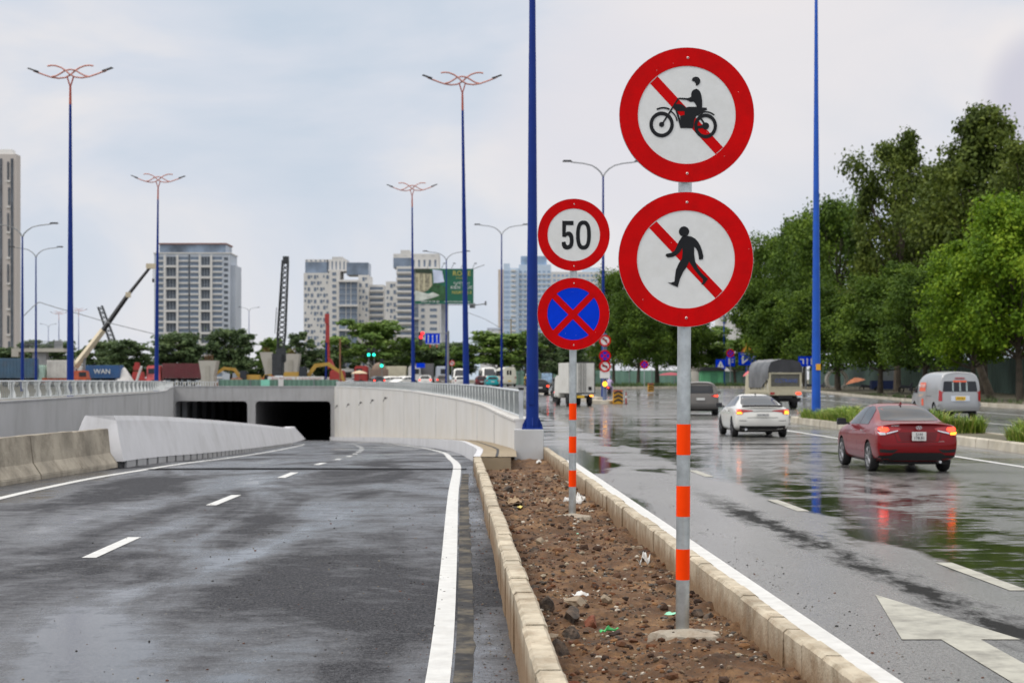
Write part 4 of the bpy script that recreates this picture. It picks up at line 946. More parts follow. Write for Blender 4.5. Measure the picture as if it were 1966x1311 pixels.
def patch(name, bvh, pts, d, mat, parent, off=.006, res=.07, rc=.03, label=None):
    """outline in the plane facing direction d ('back': x,z seen from behind; 'left'/'right': y,z), laid on the body"""
    if rc: pts = chamf(pts, rc)
    bm = bmesh.new(); vs = [bm.verts.new((u, 0, v)) for u, v in pts]; bm.faces.new(vs); 
    for ax in (0, 2):
        lo = min(v.co[ax] for v in bm.verts); hi = max(v.co[ax] for v in bm.verts); k = int((hi-lo)/res)
        for i in range(1, k+1):
            co = [0, 0, 0]; co[ax] = lo+(hi-lo)*i/(k+1); no = [0, 0, 0]; no[ax] = 1
            bmesh.ops.bisect_plane(bm, geom=bm.verts[:]+bm.edges[:]+bm.faces[:], plane_co=co, plane_no=no)
    D = {'back': Vector((0, 1, 0)), 'front': Vector((0, -1, 0)), 'left': Vector((1, 0, 0)), 'right': Vector((-1, 0, 0)), 'top': Vector((0, 0, -1))}[d]
    bad = []
    for v in bm.verts:
        u, w = v.co.x, v.co.z
        o = {'back': Vector((u, -3, w)), 'front': Vector((u, 9, w)), 'left': Vector((-3, u, w)), 'right': Vector((3, u, w)), 'top': Vector((u, w, 5))}[d]
        h, nrm, _, _ = bvh.ray_cast(o, D)
        if h is None: bad.append(v); continue
        if nrm.dot(D) > 0: nrm = -nrm
        v.co = h+nrm*off
    if bad: bmesh.ops.delete(bm, geom=bad, context='VERTS')
    if not bm.faces: bm.free(); return None
    bmesh.ops.recalc_face_normals(bm, faces=bm.faces)
    me = bpy.data.meshes.new(name); bm.to_mesh(me); bm.free(); me.materials.append(mat)
    if len(me.polygons) and me.polygons[0].normal.dot(D) > 0: me.flip_normals()
    me.polygons.foreach_set('use_smooth', [True]*len(me.polygons))
    o = bpy.data.objects.new(name, me); COL.objects.link(o); o.parent = parent
    if label: o['label'] = label
    return o
def wheels_(t, ys, tr, wr, w=.2, rim=RIM, spokes=5, nseg=28):
    for y in ys:
        for sx in (-1, 1):
            x = sx*tr
            m = MB(); m.lathe([(wr*.68, -w/2+.01), (wr*.93, -w/2), (wr, -w/2+.03), (wr, w/2-.03), (wr*.93, w/2), (wr*.68, w/2-.01), (wr*.66, 0)], nseg, axis='x', ring=True); o = m.build('wheel', TY, t, smooth=True); o.location = (x, y, wr)
            r = MB(); r.lathe([(wr*.62, sx*w*.42), (wr*.66, sx*w*.46), (wr*.70, sx*w*.44), (wr*.68, sx*w*.2), (wr*.62, sx*w*.2)], nseg, axis='x', ring=True)
            for k in range(spokes):
                a = 2*math.pi*k/spokes; c, s_ = math.cos(a), math.sin(a)
                for dd in (-.16, .16):
                    r.tube([(sx*w*.40, .05*c, .05*s_), (sx*w*.40, wr*.64*math.cos(a+dd), wr*.64*math.sin(a+dd))], wr*.05, 5)
            r.lathe([(.001, sx*w*.47), (wr*.15, sx*w*.46), (wr*.17, sx*w*.3)], 12, axis='x')
            r.build('rim', rim, o, smooth=True)
            d = MB(); d.lathe([(.001, sx*w*.1), (wr*.62, sx*w*.1)], 16, axis='x'); d.build('brake_disc', UNDER, o)
def text_obj(s, size, mat, parent, loc, rot=(R(90), 0, 0), name='lettering', ext=.002, align='CENTER', sx=1):
    c = bpy.data.curves.new('t', 'FONT'); c.body = s; c.size = size; c.align_x = align; c.align_y = 'CENTER'; c.extrude = ext; c.resolution_u = 2
    o = bpy.data.objects.new('t', c); COL.objects.link(o); dg = bpy.context.evaluated_depsgraph_get(); dg.update()
    me = bpy.data.meshes.new_from_object(o.evaluated_get(dg)); bpy.data.objects.remove(o); bpy.data.curves.remove(c)
    me.materials.clear(); me.materials.append(mat)
    q = bpy.data.objects.new(name, me); COL.objects.link(q); q.location = loc; q.rotation_euler = rot; q.scale = (sx, 1, 1)
    if parent: q.parent = parent
    return q
def mirror_(t, x, y, z, mat, sx):
    m = MB(); m.tube([(sx*(x-.10), y, z-.03), (sx*x, y, z)], .025, 6); m.box((sx*(x+.09), y+.02, z+.03), (.22, .1, .15), top=.85); m.build('wing_mirror', mat, t, bevel=.025)

def S(y, w, zb, zs, zm, zsh, zbelt, wr, zr, wb=None, dyv=None, wm=None):
    """half section: bottom centre, bottom edge, sill, mid, shoulder, belt, roof edge, roof mid, roof centre"""
    wb = wb or w*.93; wm = wm or w
    p = [(0, zb), (w*.86, zb), (w*.97, zs), (wm, zm), (w*.985, zsh), (wb, zbelt), (wr, zr-.045), (wr*.6, zr-.006), (0, zr)]
    if dyv: p = [(a, b, c) for (a, b), c in zip(p, dyv)]
    return (y, p)

def sedan(t, mat, kind):
    # rear axle at y = .95, nose at 4.45
    if kind == 'notch':
        st = [S(.03, .79, .30, .42, .60, .80, .98, .66, 1.045, dyv=[.12, .10, .02, .0, .05, .11, .10, .03, .0]),
              S(.12, .855, .25, .38, .60, .82, 1.00, .70, 1.06), S(.45, .868, .20, .33, .60, .83, 1.00, .71, 1.075), S(.78, .868, .19, .30, .60, .83, 1.0, .67, 1.11),
              S(1.10, .865, .18, .29, .60, .82, .985, .60, 1.30), S(1.50, .865, .18, .28, .58, .80, .965, .56, 1.415), S(2.1, .865, .18, .28, .57, .79, .95, .56, 1.455),
              S(2.7, .865, .18, .28, .57, .78, .94, .56, 1.42), S(3.1, .862, .18, .28, .57, .78, .935, .60, 1.22), S(3.4, .862, .18, .28, .57, .78, .92, .68, 1.02), S(3.9, .85, .19, .3, .56, .74, .86, .66, .93),
              S(4.25, .80, .21, .32, .52, .68, .78, .6, .84), S(4.42, .66, .25, .36, .5, .62, .69, .5, .74)]
    else:
        st = [S(.03, .81, .30, .42, .60, .78, .93, .66, .99, dyv=[.12, .10, .02, .0, .04, .09, .08, .03, .0]),
              S(.12, .875, .26, .38, .60, .80, .95, .70, 1.005), S(.40, .895, .22, .33, .60, .82, .97, .72, 1.04), S(.62, .898, .19, .30, .60, .82, .975, .68, 1.09),
              S(1.10, .895, .18, .29, .60, .81, .965, .60, 1.27), S(1.60, .89, .18, .28, .58, .79, .95, .56, 1.385), S(2.2, .89, .18, .28, .57, .78, .94, .56, 1.415),
              S(2.8, .89, .18, .28, .57, .77, .93, .57, 1.36), S(3.2, .89, .18, .28, .57, .77, .925, .62, 1.17), S(3.5, .885, .18, .28, .57, .76, .90, .69, 1.0), S(4.0, .87, .19, .3, .56, .72, .84, .66, .90),
              S(4.45, .80, .21, .32, .52, .66, .76, .6, .80), S(4.62, .66, .25, .36, .5, .60, .67, .5, .70)]
    return st
CARS = 'cars driving away on the wet road'
# ---- red sedan
yawr = R(1.2)
t = thing('sedan', 'dark red four-door sedan with glowing tail lamps, nearest car on the wet road', 'car', (7.57, 31.0, 0), yawr, CARS); t.scale = (.89,)*3
redp = M('dark red car paint', (.20, .001, .004), .28, .2, var=.03, coat=.5, spec=.15)
bo, bv = body('body', sedan(t, redp, 'notch'), redp, t, (.95, 3.55), .315, .865, 3)
wheels_(t, (.95, 3.55), .765, .315, .19)
MB().box((0, 2.2, .24), (1.35, 3.9, .12)).build('underbody', UNDER, t)
patch('rear_window', bv, [(-.62, 1.085), (.62, 1.085), (.50, 1.36), (.3, 1.39), (-.3, 1.39), (-.50, 1.36)], 'back', VG, t, .006, .06, .04)
MB().prism([(-.62, 1.07), (.62, 1.07), (.6, 1.08), (-.6, 1.08)], .2, .21) 
for sd_, sx in (('left', -1), ('right', 1)):
    patch('side_window', bv, [(1.20, 1.0), (1.93, .985), (1.96, 1.37), (1.75, 1.375), (1.42, 1.30), (1.25, 1.16)], sd_, VG, t, .006, .06, .03)
    patch('side_window', bv, [(2.02, .985), (2.95, .97), (2.98, 1.04), (2.60, 1.28), (2.35, 1.355), (2.04, 1.37)], sd_, VG, t, .006, .06, .03)
    patch('window_trim', bv, [(1.95, .985), (2.0, .985), (2.02, 1.39), (1.97, 1.39)], sd_, BLK, t, .008, .1, 0)
    for yy in (1.98, 3.02, 1.18): patch('door_seam', bv, [(yy-.006, .42), (yy+.006, .42), (yy+.006, .96), (yy-.006, .96)], sd_, UNDER, t, .0025, .2, 0)
    patch('sill_crease', bv, [(1.45, .40), (3.1, .40), (3.1, .415), (1.45, .42)], sd_, redp, t, .012, .2, 0)
    for yy in (1.42, 2.35):
        h = MB(); h.box((sx*.885, yy, .865), (.03, .19, .028)); h.build('door_handle', CHR, t, bevel=.01)
    mirror_(t, .90, 2.88, .99, BLK, sx)
    TL = [(sx*.80, .78), (sx*.845, .90), (sx*.80, .985), (sx*.42, .955), (sx*.34, .925), (sx*.42, .87), (sx*.68, .80)]
    patch('tail_lamp', bv, TL if sx > 0 else TL[::-1], 'back', TLR, t, .010, .05, .02)
    LP_ = [(sx*.775, .865), (sx*.81, .925), (sx*.77, .965), (sx*.63, .955), (sx*.60, .90), (sx*.66, .86)]
    patch('brake_light', bv, LP_ if sx > 0 else LP_[::-1], 'back', LITR, t, .016, .05, .015)
    L2 = [(sx*.79, .80), (sx*.825, .86), (sx*.68, .85), (sx*.68, .80)]
    patch('indicator', bv, L2 if sx > 0 else L2[::-1], 'back', LITO if sx > 0 else CHR, t, .016, .05, .01)
    L3 = [(sx*.66, .815), (sx*.66, .845), (sx*.42, .895), (sx*.42, .875)]
    patch('lamp_trim', bv, L3 if sx > 0 else L3[::-1], 'back', CHR, t, .016, .05, 0)
    SD = [(.10, .80), (.10, .96), (.34, .955), (.42, .92), (.30, .82)]
    patch('tail_lamp', bv, SD, sd_, TLR, t, .008, .05, .02)
    V_ = [(sx*.52, .425), (sx*.80, .44), (sx*.80, .51), (sx*.62, .49), (sx*.42, .50)]
    patch('bumper_vent', bv, V_ if sx > 0 else V_[::-1], 'back', UNDER, t, .004, .06, .02)
patch('plate_recess_shade', bv, [(-.36, .68), (.36, .68), (.42, .86), (-.42, .86)], 'back', M('shaded red paint', (.11, .003, .006), .35, .3, var=.05), t, .003, .06, .03)  # recess shade painted as a darker red patch laid on the body
patch('rear_diffuser', bv, [(-.80, .27), (.80, .27), (.80, .37), (.58, .375), (.48, .43), (-.48, .43), (-.58, .375), (-.80, .37)], 'back', UNDER, t, .009, .06, .02)
pl = MB(); pl.box((0, -.012, .775), (.30, .012, .185)); pl = pl.build('number_plate', PLW, t, bevel=.003)
text_obj('51H', .085, INK, pl, (0, -.021, .815)); text_obj('178.81', .085, INK, pl, (0, -.021, .738))
e_ = MB(); e_.ringp((0, 0), .052, .062, -.012, 0, 32, ry=.62)
for q in (bar((-.034, -.026), (-.012, .028), .011), bar((.012, -.028), (.034, .026), .011), bar((-.024, -.004), (.024, .004), .010)): e_.prism(q, -.012, 0)
eo = e_.build('badge', CHR, t); eo.location = (0, .012, .955)
text_obj('ACCENT', .042, CHR, t, (-.49, .045, .99), name='badge_lettering'); text_obj('1.4 ATH', .035, CHR, t, (.47, -.006, .665), name='badge_lettering')
for sx in (-1, 1):
    P = [(sx*.50, .86), (sx*.508, .86), (sx*.44, .66), (sx*.432, .66)]; patch('boot_seam', bv, P if sx > 0 else P[::-1], 'back', UNDER, t, .005, .08, 0)
patch('boot_seam', bv, [(-.44, .652), (.44, .652), (.44, .660), (-.44, .660)], 'back', UNDER, t, .005, .06, 0)
patch('bumper_crease', bv, [(-.78, .585), (.78, .585), (.78, .60), (-.78, .60)], 'back', redp, t, .012, .06, 0)
fn = MB(); fn.prism([(1.50, 1.41), (1.66, 1.41), (1.50, 1.47)], -.015, .015, plane='yz'); fn.build('roof_fin', redp, t)
MB().cyl((.45, -.0, .24), (.45, .3, .24), .03, n=10).build('exhaust', CHR, t)

# ---- white sedan
t = thing('sedan', 'white fastback sedan with black mirrors and glowing tail lamps, ahead of the red one', 'car', (7.50, 49.8, 0), R(.6), CARS); t.scale = (.925,)*3
wp = paint('pearl white car paint', (.72, .71, .67), 0, .25, da=.10)
bo, bv = body('body', sedan(t, wp, 'fast'), wp, t, (.95, 3.68), .32, .895, 3)
DR = M('dark alloy', (.05, .05, .055), .35, .5, var=.1)
wheels_(t, (.95, 3.68), .79, .32, .2, DR)
MB().box((0, 2.3, .24), (1.4, 4.0, .12)).build('underbody', UNDER, t)
patch('rear_window', bv, [(-.64, 1.065), (.64, 1.065), (.48, 1.345), (-.48, 1.345)], 'back', VG, t, .006, .06, .06)
for sd_, sx in (('left', -1), ('right', 1)):
    patch('side_window', bv, [(1.00, 1.03), (1.98, .975), (2.0, 1.33), (1.75, 1.335), (1.35, 1.24)], sd_, VG, t, .006, .06, .03)
    patch('side_window', bv, [(2.06, .975), (3.05, .955), (3.08, 1.02), (2.70, 1.24), (2.4, 1.32), (2.08, 1.335)], sd_, VG, t, .006, .06, .03)
    for yy in (2.02, 3.12): patch('door_seam', bv, [(yy-.006, .42), (yy+.006, .42), (yy+.006, .94), (yy-.006, .94)], sd_, UNDER, t, .0025, .2, 0)
    for yy in (1.45, 2.4): MB().box((sx*.905, yy, .85), (.03, .17, .028)).build('door_handle', BLK, t, bevel=.01)
    mirror_(t, .93, 2.95, .99, BLK, sx)
    TL = [(sx*.86, .80), (sx*.875, .90), (sx*.80, .93), (sx*.34, .885), (sx*.30, .86), (sx*.62, .82), (sx*.66, .76), (sx*.82, .755)]
    patch('tail_lamp', bv, TL if sx > 0 else TL[::-1], 'back', TLR, t, .012, .05, .015)
    BL = [(sx*.70, .885), (sx*.86, .90), (sx*.865, .865), (sx*.70, .855)]
    patch('brake_light', bv, BL if sx > 0 else BL[::-1], 'back', LITR, t, .018, .05, .005)
    IL = [(sx*.66, .77), (sx*.82, .77), (sx*.82, .83), (sx*.68, .83)] if sx < 0 else [(sx*.70, .765), (sx*.83, .765), (sx*.85, .87), (sx*.72, .87)]
    patch('indicator', bv, IL if sx > 0 else IL[::-1], 'back', LITO, t, .019, .05, .005)
    RF = [(sx*.52, .545), (sx*.76, .55), (sx*.76, .565), (sx*.52, .56)]; patch('reflector', bv, RF if sx > 0 else RF[::-1], 'back', UNDER, t, .006, .06, 0)
patch('boot_line', bv, [(-.36, .845), (.36, .845), (.36, .86), (-.36, .86)], 'back', BLK, t, .012, .06, 0)
patch('boot_seam', bv, [(-.50, .645), (.50, .645), (.50, .658), (-.50, .658)], 'back', UNDER, t, .003, .06, 0)
patch('rear_diffuser', bv, [(-.74, .27), (.74, .27), (.74, .40), (.5, .385), (-.5, .385), (-.74, .40)], 'back', UNDER, t, .009, .06, .02)
sp_ = MB(); sp_.grid([[(x, .10+.06*abs(x)**2, 1.055-.05*abs(x)**3), (x, .34+.06*x*x, 1.075-.05*abs(x)**3)] for x in frange(-.66, .66, 12)]); sp_.grid([[(x, .10+.06*abs(x)**2, 1.055-.05*abs(x)**3), (x, .14+.06*abs(x)**2, 1.0-.03*abs(x)**3)] for x in frange(-.66, .66, 12)]); sp_.build('boot_spoiler', BLK, t, smooth=True)
pl = MB(); pl.box((0, -.014, .735), (.42, .012, .11)); pl = pl.build('number_plate', PLW, t, bevel=.003)
text_obj('51K 086.22', .075, INK, pl, (0, -.023, .735))
MB().box((.0, .92, 1.12), (.36, .04, .03)).build('brake_light', LITR, t)
fn = MB(); fn.prism([(1.55, 1.37), (1.72, 1.37), (1.55, 1.43)], -.015, .015, plane='yz'); fn.build('roof_fin', BLK, t)
MB().cyl((-.55, 0, .27), (-.55, .3, .27), .04, n=10).build('exhaust', CHR, t)

# ---- tall vehicles share one section style
def SV(y, w, zb, zs, zm, zbelt, wr, zr, dyv=None, tum=.95):
    p = [(0, zb), (w*.88, zb), (w*.98, zs), (w, zm), (w*.99, zbelt), (w*tum, zbelt+(zr-zbelt)*.45), (wr, zr-.08), (wr*.6, zr-.01), (0, zr)]
    if dyv: p = [(a, b, c) for (a, b), c in zip(p, dyv)]
    return (y, p)
def suv_st(w=.92, h=1.72, L=4.7, hood=1.08):
    D = [.10, .08, 0, .02, .06, .14, .26, .26, .24]
    return [SV(.03, w*.94, .34, .46, .68, 1.02, w*.70, h-.08, D), SV(.16, w, .30, .42, .68, 1.03, w*.76, h-.03), SV(.6, w, .27, .40, .68, 1.03, w*.77, h), SV(1.4, w, .25, .38, .66, 1.0, w*.77, h+.02), SV(2.2, w, .25, .38, .66, .98, w*.77, h),
            SV(2.75, w, .25, .38, .66, .97, w*.74, h-.12), SV(3.15, w, .25, .38, .66, .97, w*.78, h-.42), SV(3.5, w*.99, .25, .38, .66, .95, w*.80, hood+.03, tum=.93), SV(4.1, w*.97, .27, .4, .64, .86, w*.75, hood-.07, tum=.9), SV(L-.2, w*.9, .3, .42, .6, .78, w*.66, hood-.18, tum=.88), SV(L-.02, w*.76, .34, .45, .56, .70, w*.5, hood-.32, tum=.86)]
def make_suv(label, loc, yaw, mat, sub=3, lights=(LITR, None), plate=True, group=CARS, kindn='suv'):
    t = thing(kindn, label, 'car', loc, yaw, group)
    bo, bv = body('body', suv_st(), mat, t, (.95, 3.65), .36, .92, sub)
    wheels_(t, (.95, 3.65), .81, .36, .22); t.scale = (.95,)*3
    MB().box((0, 2.3, .30), (1.45, 4.0, .14)).build('underbody', UNDER, t)
    patch('rear_window', bv, [(-.66, 1.12), (.66, 1.12), (.60, 1.52), (-.60, 1.52)], 'back', VG, t, .008, .08, .06)
    for sd_, sx in (('left', -1), ('right', 1)):
        patch('side_window', bv, [(.50, 1.12), (1.15, 1.10), (1.15, 1.50), (.62, 1.50)], sd_, VG, t, .008, .08, .04)
        patch('side_window', bv, [(1.22, 1.10), (2.08, 1.07), (2.08, 1.51), (1.22, 1.51)], sd_, VG, t, .008, .08, .03)
        patch('side_window', bv, [(2.15, 1.07), (3.12, 1.05), (2.72, 1.42), (2.15, 1.50)], sd_, VG, t, .008, .08, .03)
        for yy in (2.11, 3.15, 1.18): patch('door_seam', bv, [(yy-.006, .45), (yy+.006, .45), (yy+.006, 1.03), (yy-.006, 1.03)], sd_, UNDER, t, .003, .2, 0)
        mirror_(t, .96, 3.0, 1.12, mat, sx)
        TL = [(sx*.50, .97), (sx*.86, .94), (sx*.88, 1.08), (sx*.55, 1.03)]
        patch('tail_lamp', bv, TL if sx > 0 else TL[::-1], 'back', TLR, t, .012, .06, .02)
        if lights[0]:
            BL = [(sx*.66, .975), (sx*.86, .96), (sx*.87, 1.05), (sx*.70, 1.035)]; patch('brake_light', bv, BL if sx > 0 else BL[::-1], 'back', lights[0], t, .02, .06, .01)
    patch('rear_bumper', bv, [(-.86, .36), (.86, .36), (.86, .60), (-.86, .60)], 'back', M('grey bumper plastic', (.10, .095, .09), .6, var=.1), t, .012, .08, .03)
    if plate:
        pl = MB(); pl.box((0, .0, .84), (.42, .02, .12)); pl.build('number_plate', PLW, t, bevel=.003)
    MB().box((0, .33, 1.63), (.30, .06, .04)).build('brake_light', lights[0] or TLR, t)
    return t
make_suv('grey brown sport utility vehicle with glowing brake lights, partly behind the nearest sign post', (9.08, 80.2, 0), R(-4.5), paint('grey brown car paint', (.16, .145, .13), .4, .3))

# ---- silver van
t = thing('van', 'silver high-roof van with orange stickers, parked beyond the grassy island', 'van', (19.95, 74.1, 0), R(1.5))
sp2 = paint('silver van paint', (.40, .41, .42), .35, .32, da=.1)
D = [.10, .08, 0, .0, .04, .09, .16, .18, .18]
st = [SV(.03, .90, .36, .48, .72, 1.12, .74, 2.02, D, .97), SV(.15, .94, .32, .44, .72, 1.14, .78, 2.07, tum=.97), SV(.7, .94, .30, .42, .72, 1.14, .79, 2.10, tum=.97), SV(2.2, .94, .28, .4, .7, 1.12, .79, 2.12, tum=.97), SV(3.4, .94, .28, .4, .7, 1.10, .78, 2.06, tum=.96), SV(3.9, .94, .28, .4, .7, 1.09, .74, 1.86, tum=.95),
      SV(4.45, .93, .28, .4, .7, 1.06, .78, 1.42, tum=.94), SV(4.75, .92, .29, .4, .68, .98, .78, 1.14, tum=.93), SV(5.05, .86, .32, .42, .64, .86, .68, .98, tum=.9), SV(5.2, .7, .36, .46, .58, .72, .5, .8, tum=.86)]
bo, bv = body('body', st, sp2, t, (1.0, 4.25), .34, .94, 3)
wheels_(t, (1.0, 4.25), .82, .34, .2); MB().box((0, 2.6, .30), (1.5, 4.5, .14)).build('underbody', UNDER, t)
patch('rear_window', bv, [(-.78, 1.20), (.78, 1.20), (.72, 1.66), (-.72, 1.66)], 'back', VG, t, .008, .08, .05)
for x in (-.32, 0, .30): patch('curtain_strip', bv, [(x-.035, 1.22), (x+.035, 1.22), (x+.03, 1.62), (x-.03, 1.62)], 'back', M('pale window strip', (.35, .42, .42), .4), t, .012, .2, 0)
ORG = M('orange sticker', (.75, .12, .05), .5, var=.3, vs=14)
for sd_, sx in (('left', -1), ('right', 1)):
    patch('side_window', bv, [(3.72, 1.12), (4.35, 1.10), (4.22, 1.42), (4.0, 1.60), (3.72, 1.62)], sd_, VG, t, .008, .08, .03)
    patch('sticker', bv, [(2.35, 1.20), (3.35, 1.20), (3.35, 1.60), (2.35, 1.60)], sd_, ORG, t, .008, .1, .02)
    patch('sticker', bv, [(2.65, .55), (3.0, .55), (3.0, .86), (2.65, .86)], sd_, ORG, t, .008, .1, .02)
    for yy in (2.2, 3.6): patch('door_seam', bv, [(yy-.008, .45), (yy+.008, .45), (yy+.008, 1.7), (yy-.008, 1.7)], sd_, UNDER, t, .003, .2, 0)
    patch('slide_rail', bv, [(1.4, .98), (2.2, .98), (2.2, 1.0), (1.4, 1.0)], sd_, UNDER, t, .006, .2, 0)
    mirror_(t, .98, 4.3, 1.25, BLK, sx)
    TL = [(sx*.80, .78), (sx*.92, .78), (sx*.91, 1.28), (sx*.80, 1.18)]; patch('tail_lamp', bv, TL if sx > 0 else TL[::-1], 'back', TLR, t, .014, .06, .02)
    patch('tail_lamp', bv, [(.04, .78), (.22, .78), (.20, 1.24), (.08, 1.24)], sd_, TLR, t, .010, .06, .02)
text_obj('HAI MINH', .24, M('white sticker lettering', (.75, .75, .72), .5), t, (-.955, 2.85, 1.44), (R(90), 0, R(-90)))
patch('rear_bumper', bv, [(-.92, .38), (.92, .38), (.92, .66), (-.92, .66)], 'back', sp2, t, .05, .08, .05)
patch('plate_garnish', bv, [(-.42, .78), (.42, .78), (.42, 1.02), (-.42, 1.02)], 'back', CHR, t, .018, .1, .03)
pl = MB(); pl.box((0, -.02, .90), (.42, .02, .17)); pl = pl.build('number_plate', PLY, t, bevel=.003); text_obj('50F-021', .1, INK, pl, (0, -.034, .90))
MB().box((0, .14, 1.80), (.42, .05, .05)).build('brake_light', TLR, t); patch('sticker', bv, [(-.3, 1.62), (.3, 1.62), (.3, 1.70), (-.3, 1.70)], 'back', ORG, t, .014, .1, 0)

# ---- canvas-covered truck
t = thing('truck', 'cream cargo truck with a grey tarpaulin cover, seen from behind', 'truck', (15.95, 97.3, 0), R(6.0), CARS)
crm = M('cream truck paint', (.50, .46, .33), .5, var=.15, vs=3, dirt=(.2, .17, .11), dirtamt=.6, ds=3)
w = .98
MB().box((0, 2.3, .93), (2*w, 4.6, .10)).build('bed_floor', crm, t)
tg = MB(); tg.box((0, .0, 1.02), (2*w, .07, .42)); tg.box((-w+.06, 0, 1.62), (.12, .09, .9)); tg.box((w-.06, 0, 1.62), (.12, .09, .9)); tg.box((0, 0, 2.10), (2*w, .09, .10)); tg.box((0, 0, 1.28), (2*w-.24, .09, .08)); tg.build('tailgate', crm, t)
gr = MB()
for k in range(9): gr.box((0, .02, 1.36+k*.08), (2*w-.26, .03, .03))
gr.build('tailgate_slats', M('dirty grille', (.22, .21, .17), .6, var=.2), t)
MB().box((0, .06, 1.68), (2*w-.26, .02, .76)).build('tailgate_panel', M('dark load', (.13, .13, .115), .8, var=.3, vs=3), t)
text_obj('CCTRANS', .30, M('blue lettering', (.08, .14, .42), .5), t, (.05, -.03, 1.66))
for sx in (-1, 1):
    m = MB(); m.box((sx*(w-.03), 2.3, 1.03), (.06, 4.5, .20)); m.box((sx*(w-.03), 2.3, 1.72), (.06, 4.5, .08))
    for k in range(7): m.box((sx*(w-.03), .1+k*.73, 1.4), (.065, .09, .95))
    m.build('side_rack', crm, t)
    MB().box((sx*(w-.08), 2.3, 1.4), (.02, 4.4, .64)).build('side_panel', M('pale side board', (.42, .40, .34), .7, var=.2, vs=2), t)
tarp = M('grey tarpaulin', (.10, .105, .11), .42, var=.3, vs=1.3, bump=.6, bs=5, dirt=(.30, .30, .30), dirtamt=.5, ds=.9)
m = MB(); pr = [(-w-.03, 1.25), (-w-.05, 1.9), (-w-.03, 2.45), (-w+.12, 2.75), (-.4, 2.90), (0, 2.93), (.4, 2.90), (w-.12, 2.75), (w+.03, 2.45), (w+.05, 1.9), (w+.03, 1.55)]
rows = []
for k in range(15):
    y = -.06+k*.335; rows.append([(x+.03*noise.noise(Vector((x*2, y*2, z*2))), y, z+(.06*noise.noise(Vector((x*2, y*2, 1))) if z > 2 else 0)+(.6*(1-min(1, k/5)) if z < 1.3 else 0)) for x, z in pr])
m.grid(rows); m.build('tarpaulin', tarp, t, smooth=True, fix=False)
m = MB(); m.prism([(-w+.02, 2.16), (-w-.02, 2.45), (-w+.12, 2.75), (-.4, 2.89), (.4, 2.89), (w-.12, 2.75), (w+.02, 2.45), (w-.02, 2.16)], -.07, .0); m.build('tarpaulin_flap', M('dark tarpaulin', (.035, .036, .04), .55, var=.3, vs=2, bump=.5, bs=4), t)
m = MB(); m.box((0, 5.3, 1.35), (1.9, 1.4, 1.5), top=.93); m.build('cab', crm, t, bevel=.08); MB().box((0, 2.5, .72), (.8, 5.2, .2)).build('chassis', UNDER, t)
m = MB(); m.box((0, .15, .55), (1.9, .1, .2)); m.build('rear_bumper', UNDER, t)
for sx in (-1, 1): MB().box((sx*.78, -.05, .93), (.26, .05, .12)).build('tail_lamp', LITR if sx > 0 else TLR, t)
wheels_(t, (1.1, 5.0), .78, .42, .34, crm, 6); MB().box((0, .2, .72), (.5, .03, .16)).build('number_plate', PLY, t)

# ---- box truck
t = thing('box_truck', 'small white box truck seen from behind, right of the speed limit post', 'truck', ((1117-CX)/F*109, 108.5, 0), R(10.5), CARS)
bw = M('white truck box', (.62, .61, .57), .5, var=.06, vs=1, dirt=(.42, .39, .33), dirtamt=.5, ds=1.5)
w = .84
m = MB(); m.box((0, 1.75, 1.83), (2*w, 3.4, 2.0)); m.build('cargo_box', bw, t, bevel=.02)
m = MB()
for x in (-w, w): m.box((x*.985, -.0, 1.83), (.07, .09, 2.06))
m.box((0, 0, 2.85), (2*w, .09, .07)); m.box((0, 0, .83), (2*w, .09, .08)); m.build('door_frame', M('dark frame', (.05, .05, .05), .6), t)
for sx in (-1, 1):
    d = MB(); d.box((sx*w*.49, -.01, 1.84), (w*.94, .07, 1.92)); d.build('cargo_door', bw, t, bevel=.006)
    d = MB(); d.tube([(sx*.10, -.07, .9), (sx*.10, -.07, 2.8)], .018, 6); d.tube([(sx*.22, -.07, .9), (sx*.22, -.07, 2.8)], .014, 6); d.build('lock_bar', UNDER, t)
    MB().box((sx*.62, .0, .68), (.22, .06, .1)).build('tail_lamp', LITO if sx > 0 else TLR, t)
MB().box((.52, -.055, 1.15), (.22, .02, .24)).build('door_placard', UNDER, t)
MB().box((-.1, .0, .62), (.5, .04, .16)).build('number_plate', PLY, t)
m = MB(); m.box((0, 4.25, 1.25), (1.66, 1.5, 1.5), top=.92); m.build('cab', bw, t, bevel=.08); MB().box((0, 2.4, .6), (.8, 4.6, .16)).build('chassis', UNDER, t)
wheels_(t, (.95, 4.3), .70, .36, .26, UNDER, 5)

